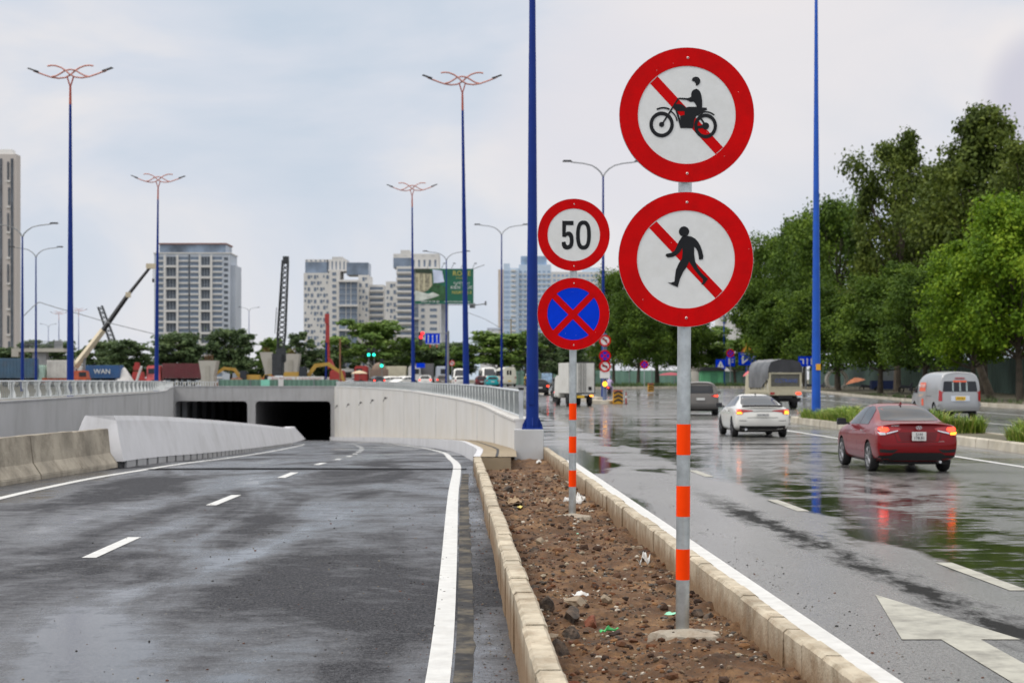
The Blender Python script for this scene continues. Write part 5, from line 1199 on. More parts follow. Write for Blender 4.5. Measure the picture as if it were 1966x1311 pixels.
# ---- small far vehicles, all real cars
def hatch_st(L=4.0, h=1.5, w=.85):
    D = [.1, .08, 0, .02, .06, .12, .2, .2, .2]
    return [SV(.03, w*.93, .3, .42, .62, .92, w*.68, h-.1, D), SV(.2, w, .26, .38, .62, .93, w*.74, h-.03), SV(1.4, w, .22, .34, .6, .9, w*.74, h), SV(2.3, w, .22, .34, .6, .89, w*.72, h-.06), SV(2.75, w, .22, .34, .6, .88, w*.74, h-.34), SV(3.05, w, .23, .35, .6, .86, w*.78, .98, tum=.93), SV(L-.3, w*.94, .25, .36, .56, .76, w*.7, .86, tum=.9), SV(L-.02, w*.78, .3, .4, .52, .64, w*.5, .68, tum=.86)]
def van_st(L=5.3, h=2.5, w=1.0):
    D = [.1, .08, 0, .0, .03, .06, .1, .1, .1]
    return [SV(.03, w*.96, .36, .48, .8, 1.25, w*.84, h-.04, D, .97), SV(.15, w, .32, .44, .8, 1.25, w*.86, h, tum=.97), SV(2.4, w, .3, .42, .8, 1.25, w*.86, h+.02, tum=.97), SV(L-1.5, w, .3, .42, .8, 1.22, w*.84, h-.08, tum=.96), SV(L-.9, w, .3, .42, .76, 1.15, w*.82, h-.9, tum=.95), SV(L-.45, w*.97, .32, .44, .7, 1.0, w*.8, 1.28, tum=.92), SV(L, w*.8, .38, .48, .6, .8, w*.6, .95, tum=.88)]
CM = {}
def cmat(c):
    if c not in CM: CM[c] = paint('car paint', s2l(c), .1, .35, da=.1)
    return CM[c]
FAR = 'far traffic at the junction'
def far_car(kind, label, px, py, Y, col, yaw=0, lit=True, front=False, lamp=LITR, scale=1, z=None):
    z = ZR(0, Y) if z is None else z
    nm = {'hatch': 'hatchback', 'van': 'van', 'suv': 'suv'}[kind]
    t = thing(nm, label, 'van' if kind == 'van' else 'car', ((px-CX)/F*Y, Y, z+.006), R(yaw)+(math.pi if front else 0), FAR); t.scale = (scale,)*3
    st = {'hatch': hatch_st, 'van': van_st, 'suv': lambda: suv_st(.9, 1.62, 4.6)}[kind]()
    L = st[-1][0]; h = st[2][1][-1][1]; w = st[2][1][3][0]; wr = .33 if kind != 'van' else .36; zb = st[1][1][4][1]
    bo, bv = body('body', st, cmat(col), t, (.8, L-.85), wr, w, 2, arch=True)
    wheels_(t, (.8, L-.85), w-.12, wr, .2, nseg=14)
    patch('rear_window', bv, [(-w*.74, zb+.08), (w*.74, zb+.08), (w*.62, h-.2), (-w*.62, h-.2)] if kind != 'van' else [(-w*.30, zb+.25), (-w*.06, zb+.25), (-w*.06, h-.42), (-w*.28, h-.42)], 'back', VG, t, .01, .15, .05)
    if kind == 'van': patch('rear_window', bv, [(w*.06, zb+.25), (w*.30, zb+.25), (w*.28, h-.42), (w*.06, h-.42)], 'back', VG, t, .01, .15, .05)
    ws = [(-w*.78, zb+.12), (w*.78, zb+.12), (w*.62, h-.22), (-w*.62, h-.22)]
    patch('windscreen', bv, [(a, b) for a, b in ws][::-1], 'front', VG, t, .01, .12, .05)
    for sd_ in ('left', 'right'):
        y0, y1 = (.45, L*.68) if kind != 'van' else (.4, L-1.0)
        patch('side_window', bv, [(y0, zb+.1), (y0+(y1-y0)*.48, zb+.08), (y0+(y1-y0)*.48, h-.2), (y0+.15, h-.22)] if kind != 'van' else [(y0, zb+.12), (y1-.8, zb+.12), (y1-.8, h-.5), (y0, h-.5)], sd_, VG, t, .01, .15, .04)
        patch('side_window', bv, [(y0+(y1-y0)*.52, zb+.08), (y1+.15, zb+.06), (y1-.35, h-.32), (y0+(y1-y0)*.52, h-.2)] if kind != 'van' else [(y1-.7, zb+.12), (y1-.05, zb+.1), (y1-.15, h-.8), (y1-.5, h-.5), (y1-.7, h-.5)], sd_, VG, t, .01, .15, .04)
    for sx in (-1, 1):
        P = [(sx*w*.72, zb-.16), (sx*w*.93, zb-.16), (sx*w*.93, zb+(.02 if kind != 'van' else -.0)), (sx*w*.72, zb)]
        patch('tail_lamp', bv, P if sx > 0 else P[::-1], 'back', lamp if lit else TLR, t, .02, .15, .01)
        P = [(sx*w*.5, .62), (sx*w*.85, .64), (sx*w*.8, .74), (sx*w*.5, .72)]
        patch('headlight', bv, P[::-1] if sx > 0 else P, 'front', LITW if front and lit else CHR, t, .02, .15, .01)
    MB().box((0, .0 if not front else L, .72 if not front else .45), (.42, .03, .12)).build('number_plate', PLY if kind == 'van' else PLW, t)
    return t
WH = (228, 226, 220)
far_car('hatch', 'black hatchback with red tail lamps, just right of the thickest blue pole', 1037, 748, 150, (22, 22, 26), 4)
far_car('van', 'cream minibus seen from behind with two oval rear windows', 978, 745, 228, (225, 222, 205), 14, lit=False, scale=1.08)
far_car('van', 'white minibus facing the viewer between the blue poles, orange card in its windscreen', 932, 741, 240, WH, 8, front=True, lit=False, scale=1.1)
far_car('van', 'white minibus facing the viewer, hidden partly by a blue pole', 882, 738, 248, WH, 3, front=True, lit=False, scale=1.05)
far_car('hatch', 'teal taxi in front of the cream minibus', 946, 743, 212, (20, 160, 165), 6, lit=False)
far_car('hatch', 'maroon car beside the teal taxi', 925, 744, 216, (85, 20, 28), 4, lit=False)
far_car('hatch', 'white car just left of the blue pole with its roof above the railing', 885, 743, 222, WH, 10, lit=False)
far_car('suv', 'grey brown car beside the blue pole with red tail lamps', 850, 740, 236, (120, 112, 105), 0)
far_car('suv', 'white pickup-like car with red brake lights, right of the slimmer ornate lamp', 816, 740, 232, WH, 0)
far_car('hatch', 'white saloon just left of the slimmer ornate lamp', 786, 741, 226, WH, -30, front=True, lit=False)
far_car('hatch', 'white hatchback parked before the cream truck', 764, 739, 240, WH, -62, front=True, lit=False)
far_car('hatch', 'dark saloon with a red brake light behind the wavy railing', 729, 741, 230, (70, 74, 80), 20)
far_car('hatch', 'small silver car half hidden in front of the coach', 706, 738, 262, (190, 192, 195), 60, lit=False)
# ================================================================ trees
def leaf_mat(name, a, b, c):
    m = bpy.data.materials.new(name); m.use_nodes = True; t = m.node_tree; p = t.nodes['Principled BSDF']; g = t.nodes.new('ShaderNodeNewGeometry'); tc = t.nodes.new('ShaderNodeTexCoord')
    r = t.nodes.new('ShaderNodeValToRGB'); r.color_ramp.elements[0].color = s2l(a)+(1,); r.color_ramp.elements[1].color = s2l(c)+(1,); e = r.color_ramp.elements.new(.5); e.color = s2l(b)+(1,)
    n = t.nodes.new('ShaderNodeTexNoise'); n.inputs['Scale'].default_value = .55; n.inputs['Detail'].default_value = 3; t.links.new(tc.outputs['Object'], n.inputs['Vector'])
    mr = t.nodes.new('ShaderNodeMapRange'); mr.inputs['From Min'].default_value = .35; mr.inputs['From Max'].default_value = .65; t.links.new(n.outputs['Fac'], mr.inputs['Value'])
    mx = t.nodes.new('ShaderNodeMix'); mx.data_type = 'FLOAT'; mx.inputs['Factor'].default_value = .5; t.links.new(mr.outputs[0], mx.inputs[2]); t.links.new(g.outputs['Random Per Island'], mx.inputs[3]); t.links.new(mx.outputs[0], r.inputs[0])
    t.links.new(r.outputs[0], p.inputs['Base Color']); p.inputs['Roughness'].default_value = .65; p.inputs['Specular IOR Level'].default_value = .25
    tr = t.nodes.new('ShaderNodeBsdfTranslucent'); t.links.new(r.outputs[0], tr.inputs['Color']); ms = t.nodes.new('ShaderNodeMixShader'); ms.inputs[0].default_value = .3
    t.links.new(p.outputs[0], ms.inputs[1]); t.links.new(tr.outputs[0], ms.inputs[2]); t.links.new(ms.outputs[0], t.nodes['Material Output'].inputs['Surface']); return m
LM = {'dark': leaf_mat('dark green foliage', (44, 58, 18), (80, 96, 34), (122, 134, 56)), 'mid': leaf_mat('mid green foliage', (40, 60, 18), (76, 102, 32), (120, 144, 48)),
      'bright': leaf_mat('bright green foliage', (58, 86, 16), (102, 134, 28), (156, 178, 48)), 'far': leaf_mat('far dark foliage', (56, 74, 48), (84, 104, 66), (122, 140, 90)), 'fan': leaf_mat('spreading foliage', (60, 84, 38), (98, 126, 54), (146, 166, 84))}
BARK = M('bark', (.085, .068, .05), .9, var=.35, vs=3, bump=.5, bs=8)
def tree_proto(name, seed, shape, leafm, n_lobe, n_leaf, ls, open_=0.0):
    """unit tree: total height 10, crown radius about 3.6"""
    rnd = random.Random(seed); t = thing('tree', '-', 'tree')
    lobes = []
    for i in range(n_lobe):
        a = i*2.39996+rnd.uniform(-.4, .4); f = (i+.5)/n_lobe
        if shape == 'cone': z = 2.6+7.0*f; r = 3.2*(1-f)**.75*rnd.uniform(.45, 1.05)+.2; s_ = .55+.75*(1-f)*rnd.uniform(.6, 1.1)
        elif shape == 'round': z = 2.6+6.6*f; r = 3.0*math.sqrt(max(.05, 1-((z-5.6)/4.3)**2))*rnd.uniform(.35, 1.05); s_ = rnd.uniform(.7, 1.3)
        elif shape == 'fan': z = 3.6+5.4*f; r = 3.7*math.sqrt(max(.05, 1-((z-5.2)/4.6)**2))*rnd.uniform(.2, 1.1); s_ = rnd.uniform(.6, 1.05)
        else: z = 3.0+6.4*f; r = 2.6*math.sqrt(max(.08, 1-((z-5.4)/4.8)**2))*rnd.uniform(.3, 1.15); s_ = rnd.uniform(.4, .85)
        lobes.append((Vector((r*math.cos(a), r*math.sin(a), z)), s_))
    tb = MB(); lean = rnd.uniform(-.3, .3)
    trunk = [(0, 0, -.1), (lean*.2, .02, 1.2), (lean*.5, .1, 3), (lean*.8, 0, 5.2), (lean, .1, 7.6)]
    tb.tube(trunk, [.22, .17, .13, .09, .03], 8)
    for c, s_ in lobes:
        zb = min(max(1.9, c.z*.55), 5.5); k = zb/7.6; b = Vector((lean*k, .05, zb)); mid = b.lerp(c, .55)+Vector((0, 0, -.25)); tb.tube([b, mid, c], [.06, .04, .012], 5, caps=False)
    tb.build('trunk', BARK, t, smooth=True)
    mb = MB(); per = n_leaf//n_lobe
    for c, s_ in lobes:
        subs = []
        for k in range(9):
            d = Vector((rnd.gauss(0, 1), rnd.gauss(0, 1), rnd.gauss(0, 1))).normalized(); subs.append(c+Vector((d.x*s_, d.y*s_, d.z*s_*(.6 if shape != 'fan' else .5)))*rnd.uniform(.5, 1.05))
        for k in range(per):
            sc = subs[k % 9]; d = Vector((rnd.gauss(0, 1), rnd.gauss(0, 1), rnd.gauss(0, 1)*(.75 if shape != 'fan' else .5)))*s_*.30*(1+open_)
            p = sc+d; nrm = (d.normalized()*.7+Vector((rnd.uniform(-1, 1), rnd.uniform(-1, 1), rnd.uniform(-.2, 1.4)))).normalized()
            u = nrm.cross(Vector((rnd.uniform(-1, 1), rnd.uniform(-1, 1), rnd.uniform(-1, 1)))).normalized(); v = nrm.cross(u)
            w = ls*rnd.uniform(.5, 1.3); l = w*rnd.uniform(1.0, 1.8)
            b = len(mb.V); mb.V += [tuple(p-u*w*.5), tuple(p+v*l*.5-nrm*.15*l), tuple(p+u*w*.5), tuple(p-v*l*.5-nrm*.15*l)]; mb.F.append((b, b+1, b+2, b+3)); mb.M.append(0)
    mb.build('crown', leafm, t, fix=False)
    return t
PR = {'cone': tree_proto('t', 1, 'cone', LM['dark'], 40, 30000, .13, .15), 'cone2': tree_proto('t', 7, 'open', LM['dark'], 46, 24000, .125, .3), 'round': tree_proto('t', 2, 'round', LM['mid'], 40, 32000, .145, .1), 'round2': tree_proto('t', 5, 'round', LM['mid'], 38, 30000, .15, .15),
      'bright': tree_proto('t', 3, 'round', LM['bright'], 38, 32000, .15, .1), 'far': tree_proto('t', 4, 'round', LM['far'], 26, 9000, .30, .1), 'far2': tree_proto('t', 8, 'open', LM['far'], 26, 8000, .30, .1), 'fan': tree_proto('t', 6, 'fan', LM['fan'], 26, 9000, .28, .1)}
used = set()
def tree(kind, label, px, ytop, Y, wpx, zb=.3, rz=None, group=None, lean=None):
    top = at(px, ytop, Y); H = (top.z-zb)/9.6; Wd = wpx*Y/F/6.6
    src = PR[kind]; i = len(used) if kind in used else 0
    o = copy_tree(src) if kind in used else src
    used.add(kind); tree.n += 1
    o.location = (top.x, Y, zb); o.scale = (Wd, Wd, H); o.rotation_euler = (R(lean or 0), R(lean or 0), tree.n*1.7 if rz is None else rz); o['label'] = label
    if group: o['group'] = group
    return o
tree.n = 0
G1 = 'tall trees along the right roadside'
for a in (('cone', 'tallest dark tree, its pointed top rising highest at the right of the photo', 1888, 218, 150, 320), ('cone2', 'tall dark tree with a sparse airy top, left of the tallest tree', 1722, 262, 165, 240),
          ('cone2', 'dark tree cut by the right edge of the photo, behind the bright green one', 1978, 268, 142, 250), ('cone', 'dark tree filling the gap between the two tallest tops', 1802, 325, 172, 250),
          ('round', 'mid green tree with a knobbly top just right of the island lamp pole', 1608, 380, 186, 190), ('round2', 'lighter tree directly behind the island lamp pole', 1545, 415, 206, 150),
          ('round', 'leftmost large tree of the right roadside row, above the blue signs', 1488, 452, 225, 165), ('bright', 'bright yellow green tree at the right edge of the photo', 1958, 375, 118, 250),
          ('bright', 'bright green tree above and right of the silver van', 1868, 470, 122, 190), ('round2', 'mid green tree directly above the silver van', 1775, 500, 138, 200),
          ('round', 'low dense tree left of the silver van, behind the orange umbrella', 1690, 530, 155, 190), ('round2', 'dense tree right behind the island lamp pole, lower than its neighbours', 1610, 540, 172, 170),
          ('round', 'dark low tree above the tarpaulin truck', 1520, 560, 200, 160), ('round2', 'low green tree leaning over the blue direction signs', 1463, 540, 232, 105)): tree(*a[:6], group=G1)
G2 = 'trees beyond the junction'
for a in (('round', 'dark tree between the speed limit sign and the big signs', 1178, 520, 215, 120, .75), ('round2', 'dark tree directly behind the nearest sign post', 1262, 505, 220, 160, .75), ('fan', 'light green spreading tree just right of the nearest sign post', 1350, 622, 232, 150, .75),
          ('round2', 'dark tree half hidden by the pedestrian sign', 1225, 560, 205, 120, .75), ('round', 'dark tree right of the pedestrian sign edge', 1312, 590, 225, 100, .75), ('fan', 'pale green far tree behind the blue triangle sign', 1412, 645, 262, 110, .75), ('far', 'dark far tree behind the orange triangle sign', 1462, 640, 275, 100, .75),
          ('far', 'small dark tree just right of the thickest blue pole', 1055, 640, 262, 90, .75), ('far2', 'low dark tree behind the small pier', 1095, 650, 250, 90, .75), ('fan', 'wide dark tree right of the billboard column', 962, 632, 262, 165, .75), ('far', 'dark tree behind the billboard column', 878, 655, 270, 110, .75),
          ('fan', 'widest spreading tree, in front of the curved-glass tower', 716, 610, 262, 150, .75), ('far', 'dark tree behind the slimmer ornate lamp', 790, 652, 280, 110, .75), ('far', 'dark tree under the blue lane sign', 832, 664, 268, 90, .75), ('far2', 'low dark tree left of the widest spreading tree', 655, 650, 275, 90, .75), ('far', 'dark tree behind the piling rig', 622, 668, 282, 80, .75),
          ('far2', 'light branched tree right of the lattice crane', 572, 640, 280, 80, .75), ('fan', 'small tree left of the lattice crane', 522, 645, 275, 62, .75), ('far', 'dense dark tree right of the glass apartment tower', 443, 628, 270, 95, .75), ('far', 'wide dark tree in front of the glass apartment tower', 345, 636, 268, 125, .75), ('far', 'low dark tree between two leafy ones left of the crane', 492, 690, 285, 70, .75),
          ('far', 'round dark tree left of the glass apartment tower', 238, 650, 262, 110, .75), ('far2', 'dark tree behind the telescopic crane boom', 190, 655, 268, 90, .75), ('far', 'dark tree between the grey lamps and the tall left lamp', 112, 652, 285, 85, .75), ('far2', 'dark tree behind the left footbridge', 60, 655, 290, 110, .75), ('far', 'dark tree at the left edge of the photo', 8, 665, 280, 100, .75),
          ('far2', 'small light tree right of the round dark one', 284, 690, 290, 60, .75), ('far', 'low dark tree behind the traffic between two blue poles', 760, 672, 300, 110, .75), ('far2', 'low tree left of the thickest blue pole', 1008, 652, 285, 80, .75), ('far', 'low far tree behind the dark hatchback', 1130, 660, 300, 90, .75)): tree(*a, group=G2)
for p_ in PR: 
    if p_ not in used: print('unused', p_)
# leaning bare trunk by the roadside
t = thing('tree', 'thick dark leaning trunk right of the silver van, its crown merging overhead', 'tree', (30.2, 107, .2), group=G1)
t.location = ((1905-CX)/F*128, 128, .3)
m = MB(); m.tube([(0, 0, -.2), (-.5, 0, 1.2), (-1.3, 0, 3.2), (-1.9, 0, 5.5), (-2.1, .5, 8.5)], [.36, .30, .26, .2, .08], 10); m.build('trunk', BARK, t, smooth=True)
mb = MB(); rnd = random.Random(5)
for k in range(2600):
    d = Vector((rnd.gauss(0, 1.5), rnd.gauss(0, 1.2), rnd.gauss(0, .8))); p = Vector((-1.9, .4, 8.2))+d; u = Vector((rnd.uniform(-1, 1), rnd.uniform(-1, 1), rnd.uniform(-.3, .3))).normalized()*.17; v = u.cross(Vector((0, .3, 1))).normalized()*.2
    mb.poly([tuple(p-u), tuple(p+v), tuple(p+u), tuple(p-v)])
mb.build('crown', LM['mid'], t, fix=False)

# ================================================================ towers
BW = M('pale tower render', (.62, .61, .59), .8, var=.05, vs=.05, dirt=(.5, .48, .46), dirtamt=.4, ds=.06); BG = M('blue grey tower render', (.46, .50, .56), .8, var=.08, vs=.05); BB = M('beige tower render', (.56, .48, .41), .8, var=.05, vs=.05); BBL = M('pale blue tower render', (.50, .60, .72), .8, var=.05, vs=.05)
GL = M('tower glass', (.15, .19, .25), .25, var=.5, vs=.12); GL2 = M('dark tower glass', (.075, .09, .11), .3, var=.5, vs=.2); GLb = M('light blue tower glass', (.26, .36, .50), .3, var=.4, vs=.1); RD = M('dull red roof', (.25, .13, .11), .8, var=.1)
def tower(label, px0, px1, ytop, Y, z0=.6):
    a = at(px0, ytop, Y); b = at(px1, ytop, Y); return thing('apartment_tower', label, 'building', ((a.x+b.x)/2, Y, z0)), b.x-a.x, a.z-z0, Y/F
def windows(par, rects, mat, y=-.05, d=.5, name='window', lim=100):
    """rects (x0,x1,z0,z1); a pane set in each, the largest as own parts"""
    cache = {}
    rects = sorted(rects, key=lambda r: -(r[3]))
    for r in rects[:lim]:
        key = (round(r[1]-r[0], 2), round(r[3]-r[2], 2))
        if key not in cache:
            m = MB(); m.box((0, 0, 0), (key[0], d, key[1])); cache[key] = m.mesh(name, [mat])
        o = bpy.data.objects.new(name, cache[key]); COL.objects.link(o); o.parent = par; o.location = ((r[0]+r[1])/2, y+d/2, (r[2]+r[3])/2)
    if len(rects) > lim:
        m = MB()
        for r in rects[lim:]: m.box(((r[0]+r[1])/2, y+d/2, (r[2]+r[3])/2), (r[1]-r[0], d, r[3]-r[2]))
        m.build(name, mat, par, kind='stuff')
def parts_(mb, name, mat, par, lim=100):
    """every separate box or tube of the collector becomes a part of its own"""
    n = len(mb.V); p = list(range(n))
    def fd(a):
        while p[a] != a: p[a] = p[p[a]]; a = p[a]
        return a
    for f in mb.F:
        for i in f[1:]: p[fd(i)] = fd(f[0])
    g = {}
    for f in mb.F: g.setdefault(fd(f[0]), []).append(f)
    for fs in list(g.values())[:lim]:
        m = MB(); mp = {}
        for f in fs:
            for i in f:
                if i not in mp: mp[i] = len(m.V); m.V.append(mb.V[i])
            m.f([mp[i] for i in f])
        m.build(name, mat, par)
    if len(g) > lim:
        m = MB()
        for fs in list(g.values())[lim:]:
            for f in fs: m.f([m.v(mb.V[i]) for i in f])
        m.build(name, mat, par, kind='stuff')
# --- glass apartment tower (left of centre)
t, w, h, k = tower('broad glass apartment tower with white two-storey frames, beside the crane boom', 296, 441, 487, 900)
X = lambda px: (px-368.5)*k; Zt = h
mb = MB(); mb.box((0, 12, h/2), (w, 24, h)); mb.box((w/2+1.2, 14, h/2-3), (2.4+.0, 20, h-6)); mb.build('wall', BG, t)
mb = MB(); mb.box((0, 12, h+2.6), (w-5, 20, 5.2)); mb.build('penthouse', GL, t); mb = MB(); mb.box((0, 12, h+5.5), (w-4, 21, .7)); mb.build('roof', RD, t)
MB().box((0, 12, h+.3), (w+.8, 24.8, .6)).build('parapet', BW, t)
fl = 3.0; nf = int(h/fl); sq = []; rib = []; fr = MB(); sl = MB()
for i in range(0, nf//2):
    z1 = h-1.6-i*6; z0 = z1-4.6
    if z0 < 0: break
    for x0, x1 in ((318, 340), (385, 405)):
        for q in range(3): sq.append((X(x0)+.5+q*(X(x1)-X(x0)-1)/3+.1, X(x0)+.5+(q+1)*(X(x1)-X(x0)-1)/3-.1, z0, z1))
        fr.box(((X(x0)+X(x1))/2, -.5, z0-.7), (X(x1)-X(x0)+1.6, 1.0, 1.1))
    for jj in (0, 1):
        zz = z1-jj*3.0
        for x0, x1 in ((342, 362), (365, 383), (407, 427), (300, 314)): rib.append((X(x0)+.2, X(x1)-.2, zz-1.7, zz-.1)); sl.box(((X(x0)+X(x1))/2, -.25, zz-2.3), (X(x1)-X(x0)-.2, .5, .7))
for x in (317, 341, 384, 406): fr.box((X(x), -.5, h/2-.4), (1.1, 1.05, h-.8))
parts_(fr, 'white_frame', BW, t); parts_(sl, 'floor_band', BW, t); windows(t, sq, GL2, -.12, .3); windows(t, rib, GL, -.06, .2, lim=60)
MB().box((X(363.5), -.06, h/2), (.9, .2, h-1)).build('dark_fin', GL2, t)
sd = [(w/2-.8-(q+1)*0-2.3, w/2-.9, h-2-q*3-1.6, h-2-q*3) for q in range(nf-1)]; windows(t, sd, GL2, -.1, .3, 'balcony', 40)
# --- towers B and C
def tower_bc(label, px0, px1, ytop, Y, segs, pent, seed, cx):
    t, w, h, k = tower(label, px0, px1, ytop, Y); X = lambda px: (px-cx)*k; Zp = lambda py: CZ-(py-HY)*k-.6
    rnd = random.Random(seed); wall = MB(); bal = []; win = []; band = MB(); pale = []
    for (x0, x1, yt, kind, dy) in segs:
        z = Zp(yt); wall.box(((X(x0)+X(x1))/2, 12+dy, z/2), (X(x1)-X(x0), 24, z))
        y = dy; n = int(z/3.1); ww = X(x1)-X(x0); yo = dy-.1
        for i in range(n-1):
            zz = z-1.2-i*3.1
            if zz < 8: break
            if kind == 'mosaic':
                nb = max(2, int(ww/1.6))
                for q in range(nb):
                    a = X(x0)+.3+q*(ww-.6)/nb; bb = (ww-.6)/nb
                    if (q*7+i*3) % 5 != 0: win.append((a+.15, a+bb*(.55+.35*((q+i) % 2)), zz-(1.9 if (q+i) % 2 else 1.2), zz, yo))
            elif kind == 'banded': win.append((X(x0)+.4, X(x1)-.4, zz-1.3, zz, yo)); band.box(((X(x0)+X(x1))/2, dy-.7, zz-1.9), (ww+.3, 1.4, .9))
            elif kind == 'glass':
                win.append((X(x0)+.2, X(x0)+ww*.36, zz-2.9, zz, yo)); win.append((X(x0)+ww*.40, X(x0)+ww*.62, zz-2.9, zz, yo)); win.append((X(x0)+ww*.66, X(x1)-.2, zz-2.9, zz, yo))
                if i % 4 == 0: band.box(((X(x0)+X(x1))/2, dy-.9, zz+.5), (ww+.8, 1.8, 1.0))
            elif kind == 'small':
                if int(ww) > 5: win.append((X(x0)+ww*.12, X(x0)+ww*.30, zz-1.6, zz, yo)); win.append((X(x0)+ww*.56, X(x0)+ww*.92, zz-1.4, zz, yo))
                else: win.append((X(x0)+ww*.3, X(x0)+ww*.7, zz-1.6, zz, yo))
    wall.build('wall', BW, t); parts_(band, 'floor_band', BW, t)
    big = sorted(win, key=lambda r: -(r[3])); by = {}
    for n_, r in enumerate(big): by.setdefault((r[4], n_ < 100), []).append(r)
    for (yo, top), rs in by.items():
        if top:
            windows(t, [r[:4] for r in rs], GL, yo, .3, lim=100)
    m = MB()
    for r in big[100:]: m.box(((r[0]+r[1])/2, r[4]+.15, (r[2]+r[3])/2), (r[1]-r[0], .3, r[3]-r[2]))
    m.build('window', GL, t, kind='stuff')
    for (x0, x1, ya, yb, kd) in pent:
        z1, z0 = Zp(ya), Zp(yb); m = MB(); m.box(((X(x0)+X(x1))/2, 12, (z0+z1)/2), (X(x1)-X(x0), 16, z1-z0)); m.build('penthouse' if kd != 'g' else 'penthouse_glass', BW if kd != 'g' else GL, t)
        if kd != 'g': windows(t, [(X(x0)+(X(x1)-X(x0))*q/5+.4, X(x0)+(X(x1)-X(x0))*(q+.5)/5, z0+1, z1-1) for q in range(5)], GL, 3.9, .3)
    return t
tower_bc('white apartment tower with a curved glass bay, behind the lattice crane', 583, 738, 525, 850, [(583, 633, 524, 'mosaic', 0), (633, 652, 519, 'small', -2), (652, 688, 538, 'glass', -4), (688, 708, 528, 'mosaic', 0), (708, 736, 546, 'banded', 3)],
         [(584, 628, 502, 526, 'g'), (584, 628, 497, 502, 'w'), (626, 664, 497, 520, 'w'), (664, 706, 503, 527, 'g'), (636, 656, 492, 497, 'w')], 3, 660.5)
tower_bc('white banded apartment tower partly hidden by the green billboard', 740, 845, 510, 820, [(740, 762, 540, 'mosaic', 2), (762, 792, 512, 'banded', -2), (792, 804, 512, 'glass', 0), (804, 842, 515, 'small', 0)],
         [(754, 842, 486, 494, 'w'), (754, 790, 494, 513, 'g'), (790, 842, 494, 515, 'w'), (768, 786, 479, 486, 'w')], 5, 792.5)
# --- blue tower D
t, w, h, k = tower('pale blue and white apartment block behind the thickest blue pole', 955, 1058, 520, 1100); X = lambda px: (px-1006.5)*k; Zp = lambda py: CZ-(py-HY)*k-.6
mb = MB()
for x0, x1, yt, d in ((957, 967, 518, 2), (967, 979, 506, 0), (979, 996, 515, -2), (996, 1058, 508, 0)): mb.box(((X(x0)+X(x1))/2, 12+d, Zp(yt)/2), (X(x1)-X(x0), 24, Zp(yt)))
mb.build('wall', BBL, t)
m = MB(); m.box(((X(957)+X(966.5))/2, 13.8, Zp(517)/2), (X(966.5)-X(957)+.4, 24.4, Zp(517))); m.build('beige_wing', BB, t)
m = MB(); m.box(((X(1000)+X(1050))/2, 12, Zp(500)), (X(1050)-X(1000), 20, 6)); m.build('penthouse', GLb, t)
rs = []; bd = MB()
for i in range(26):
    z = Zp(520)-i*3.3
    for x0, x1 in ((968, 971), (972, 975), (976, 978)): rs.append((X(x0), X(x1)-.2, z-1.8, z))
    bd.box(((X(981)+X(990))/2, -2.8, z), (X(990)-X(981), 1.6, 1.1))
    for x0 in range(997, 1056, 9): rs.append((X(x0), X(x0+5), z-1.5, z)); bd.box((X(x0+2.5), -.3, z-2.2), (X(x0+6)-X(x0), .8, .8))
parts_(bd, 'balcony_band', BW, t); windows(t, rs, GLb, -.1, .3)
t, w, h, k = tower('low wide white and blue block behind the speed limit post', 1058, 1155, 527, 1150); X = lambda px: (px-1106.5)*k; Zp = lambda py: CZ-(py-HY)*k-.6
MB().box((0, 12, Zp(522)/2), (w, 24, Zp(522))).build('wall', BW, t); MB().box((w*.3, 12, Zp(519)), (w*.35, 18, 4)).build('penthouse', BBL, t)
rs = []
for i in range(18):
    z = Zp(527)-i*3.3
    for x0 in list(range(1062, 1150, 8)): rs.append((X(x0), X(x0+5), z-1.5, z))
windows(t, rs, GLb, -.1, .3)
# --- tower at the left edge
t, w, h, k = tower('tall beige tower with dark window stripes, cut by the left edge of the photo', -45, 31, 296, 560); X = lambda px: (px+7)*k
mb = MB(); mb.box((0, 2.5, h/2), (w, 5, h)); mb.build('wall', M('grey beige render', (.50, .46, .43), .8, var=.04, vs=.05), t)
MB().box((X(6), 2.5, h+.8), (w*.5, 4, 1.8), top=.8).build('roof', BW, t)
for x0, x1 in ((-40, -34), (-28, -24), (-12, -6), (0, 4), (21, 25.5)): MB().box(((X(x0)+X(x1))/2, -.08, h/2-.5), (X(x1)-X(x0), .3, h-2)).build('window_stripe', GL2, t)
for i in range(8):
    z = h-4-i*8.6; m = MB(); m.box((X(17.5 if i % 2 else 15.8), -.10, z-1.6), (.55, .32, 6.0)); m.build('window_stripe', GL2, t)
    m = MB(); m.box((X(16.8), -.25, z-5.2), (1.3, .6, .5)); m.build('balcony', BW, t)
# --- small low buildings
for lb, x0, x1, yt, Y, mt_ in (('cream low-rise house with a flat roof right of the billboard column', 922, 962, 652, 420, BW), ('small white house peeping above the trees left of the blue block', 938, 958, 632, 430, BW), ('pale block showing between the trees right of the pedestrian sign', 1380, 1430, 606, 520, BW), ('pale low building with an upper window behind the right-hand trees', 1440, 1500, 640, 480, BW), ('white shed roofs behind the junction traffic', 1176, 1226, 716, 330, BW)):
    a = at(x0, yt, Y); b = at(x1, yt, Y); t = thing('house', lb, 'building', ((a.x+b.x)/2, Y, .6)); ww = b.x-a.x; hh = a.z-.6
    MB().box((0, 5, hh/2), (ww, 10, hh)).build('wall', mt_, t); MB().box((0, 5, hh+.2), (ww+.8, 10.8, .4)).build('roof', BG, t)
    for q in (-.28, .05, .32): MB().box((q*ww, -.02, hh-1.8), (ww*.14, .2, 1.3)).build('window', GL2, t)

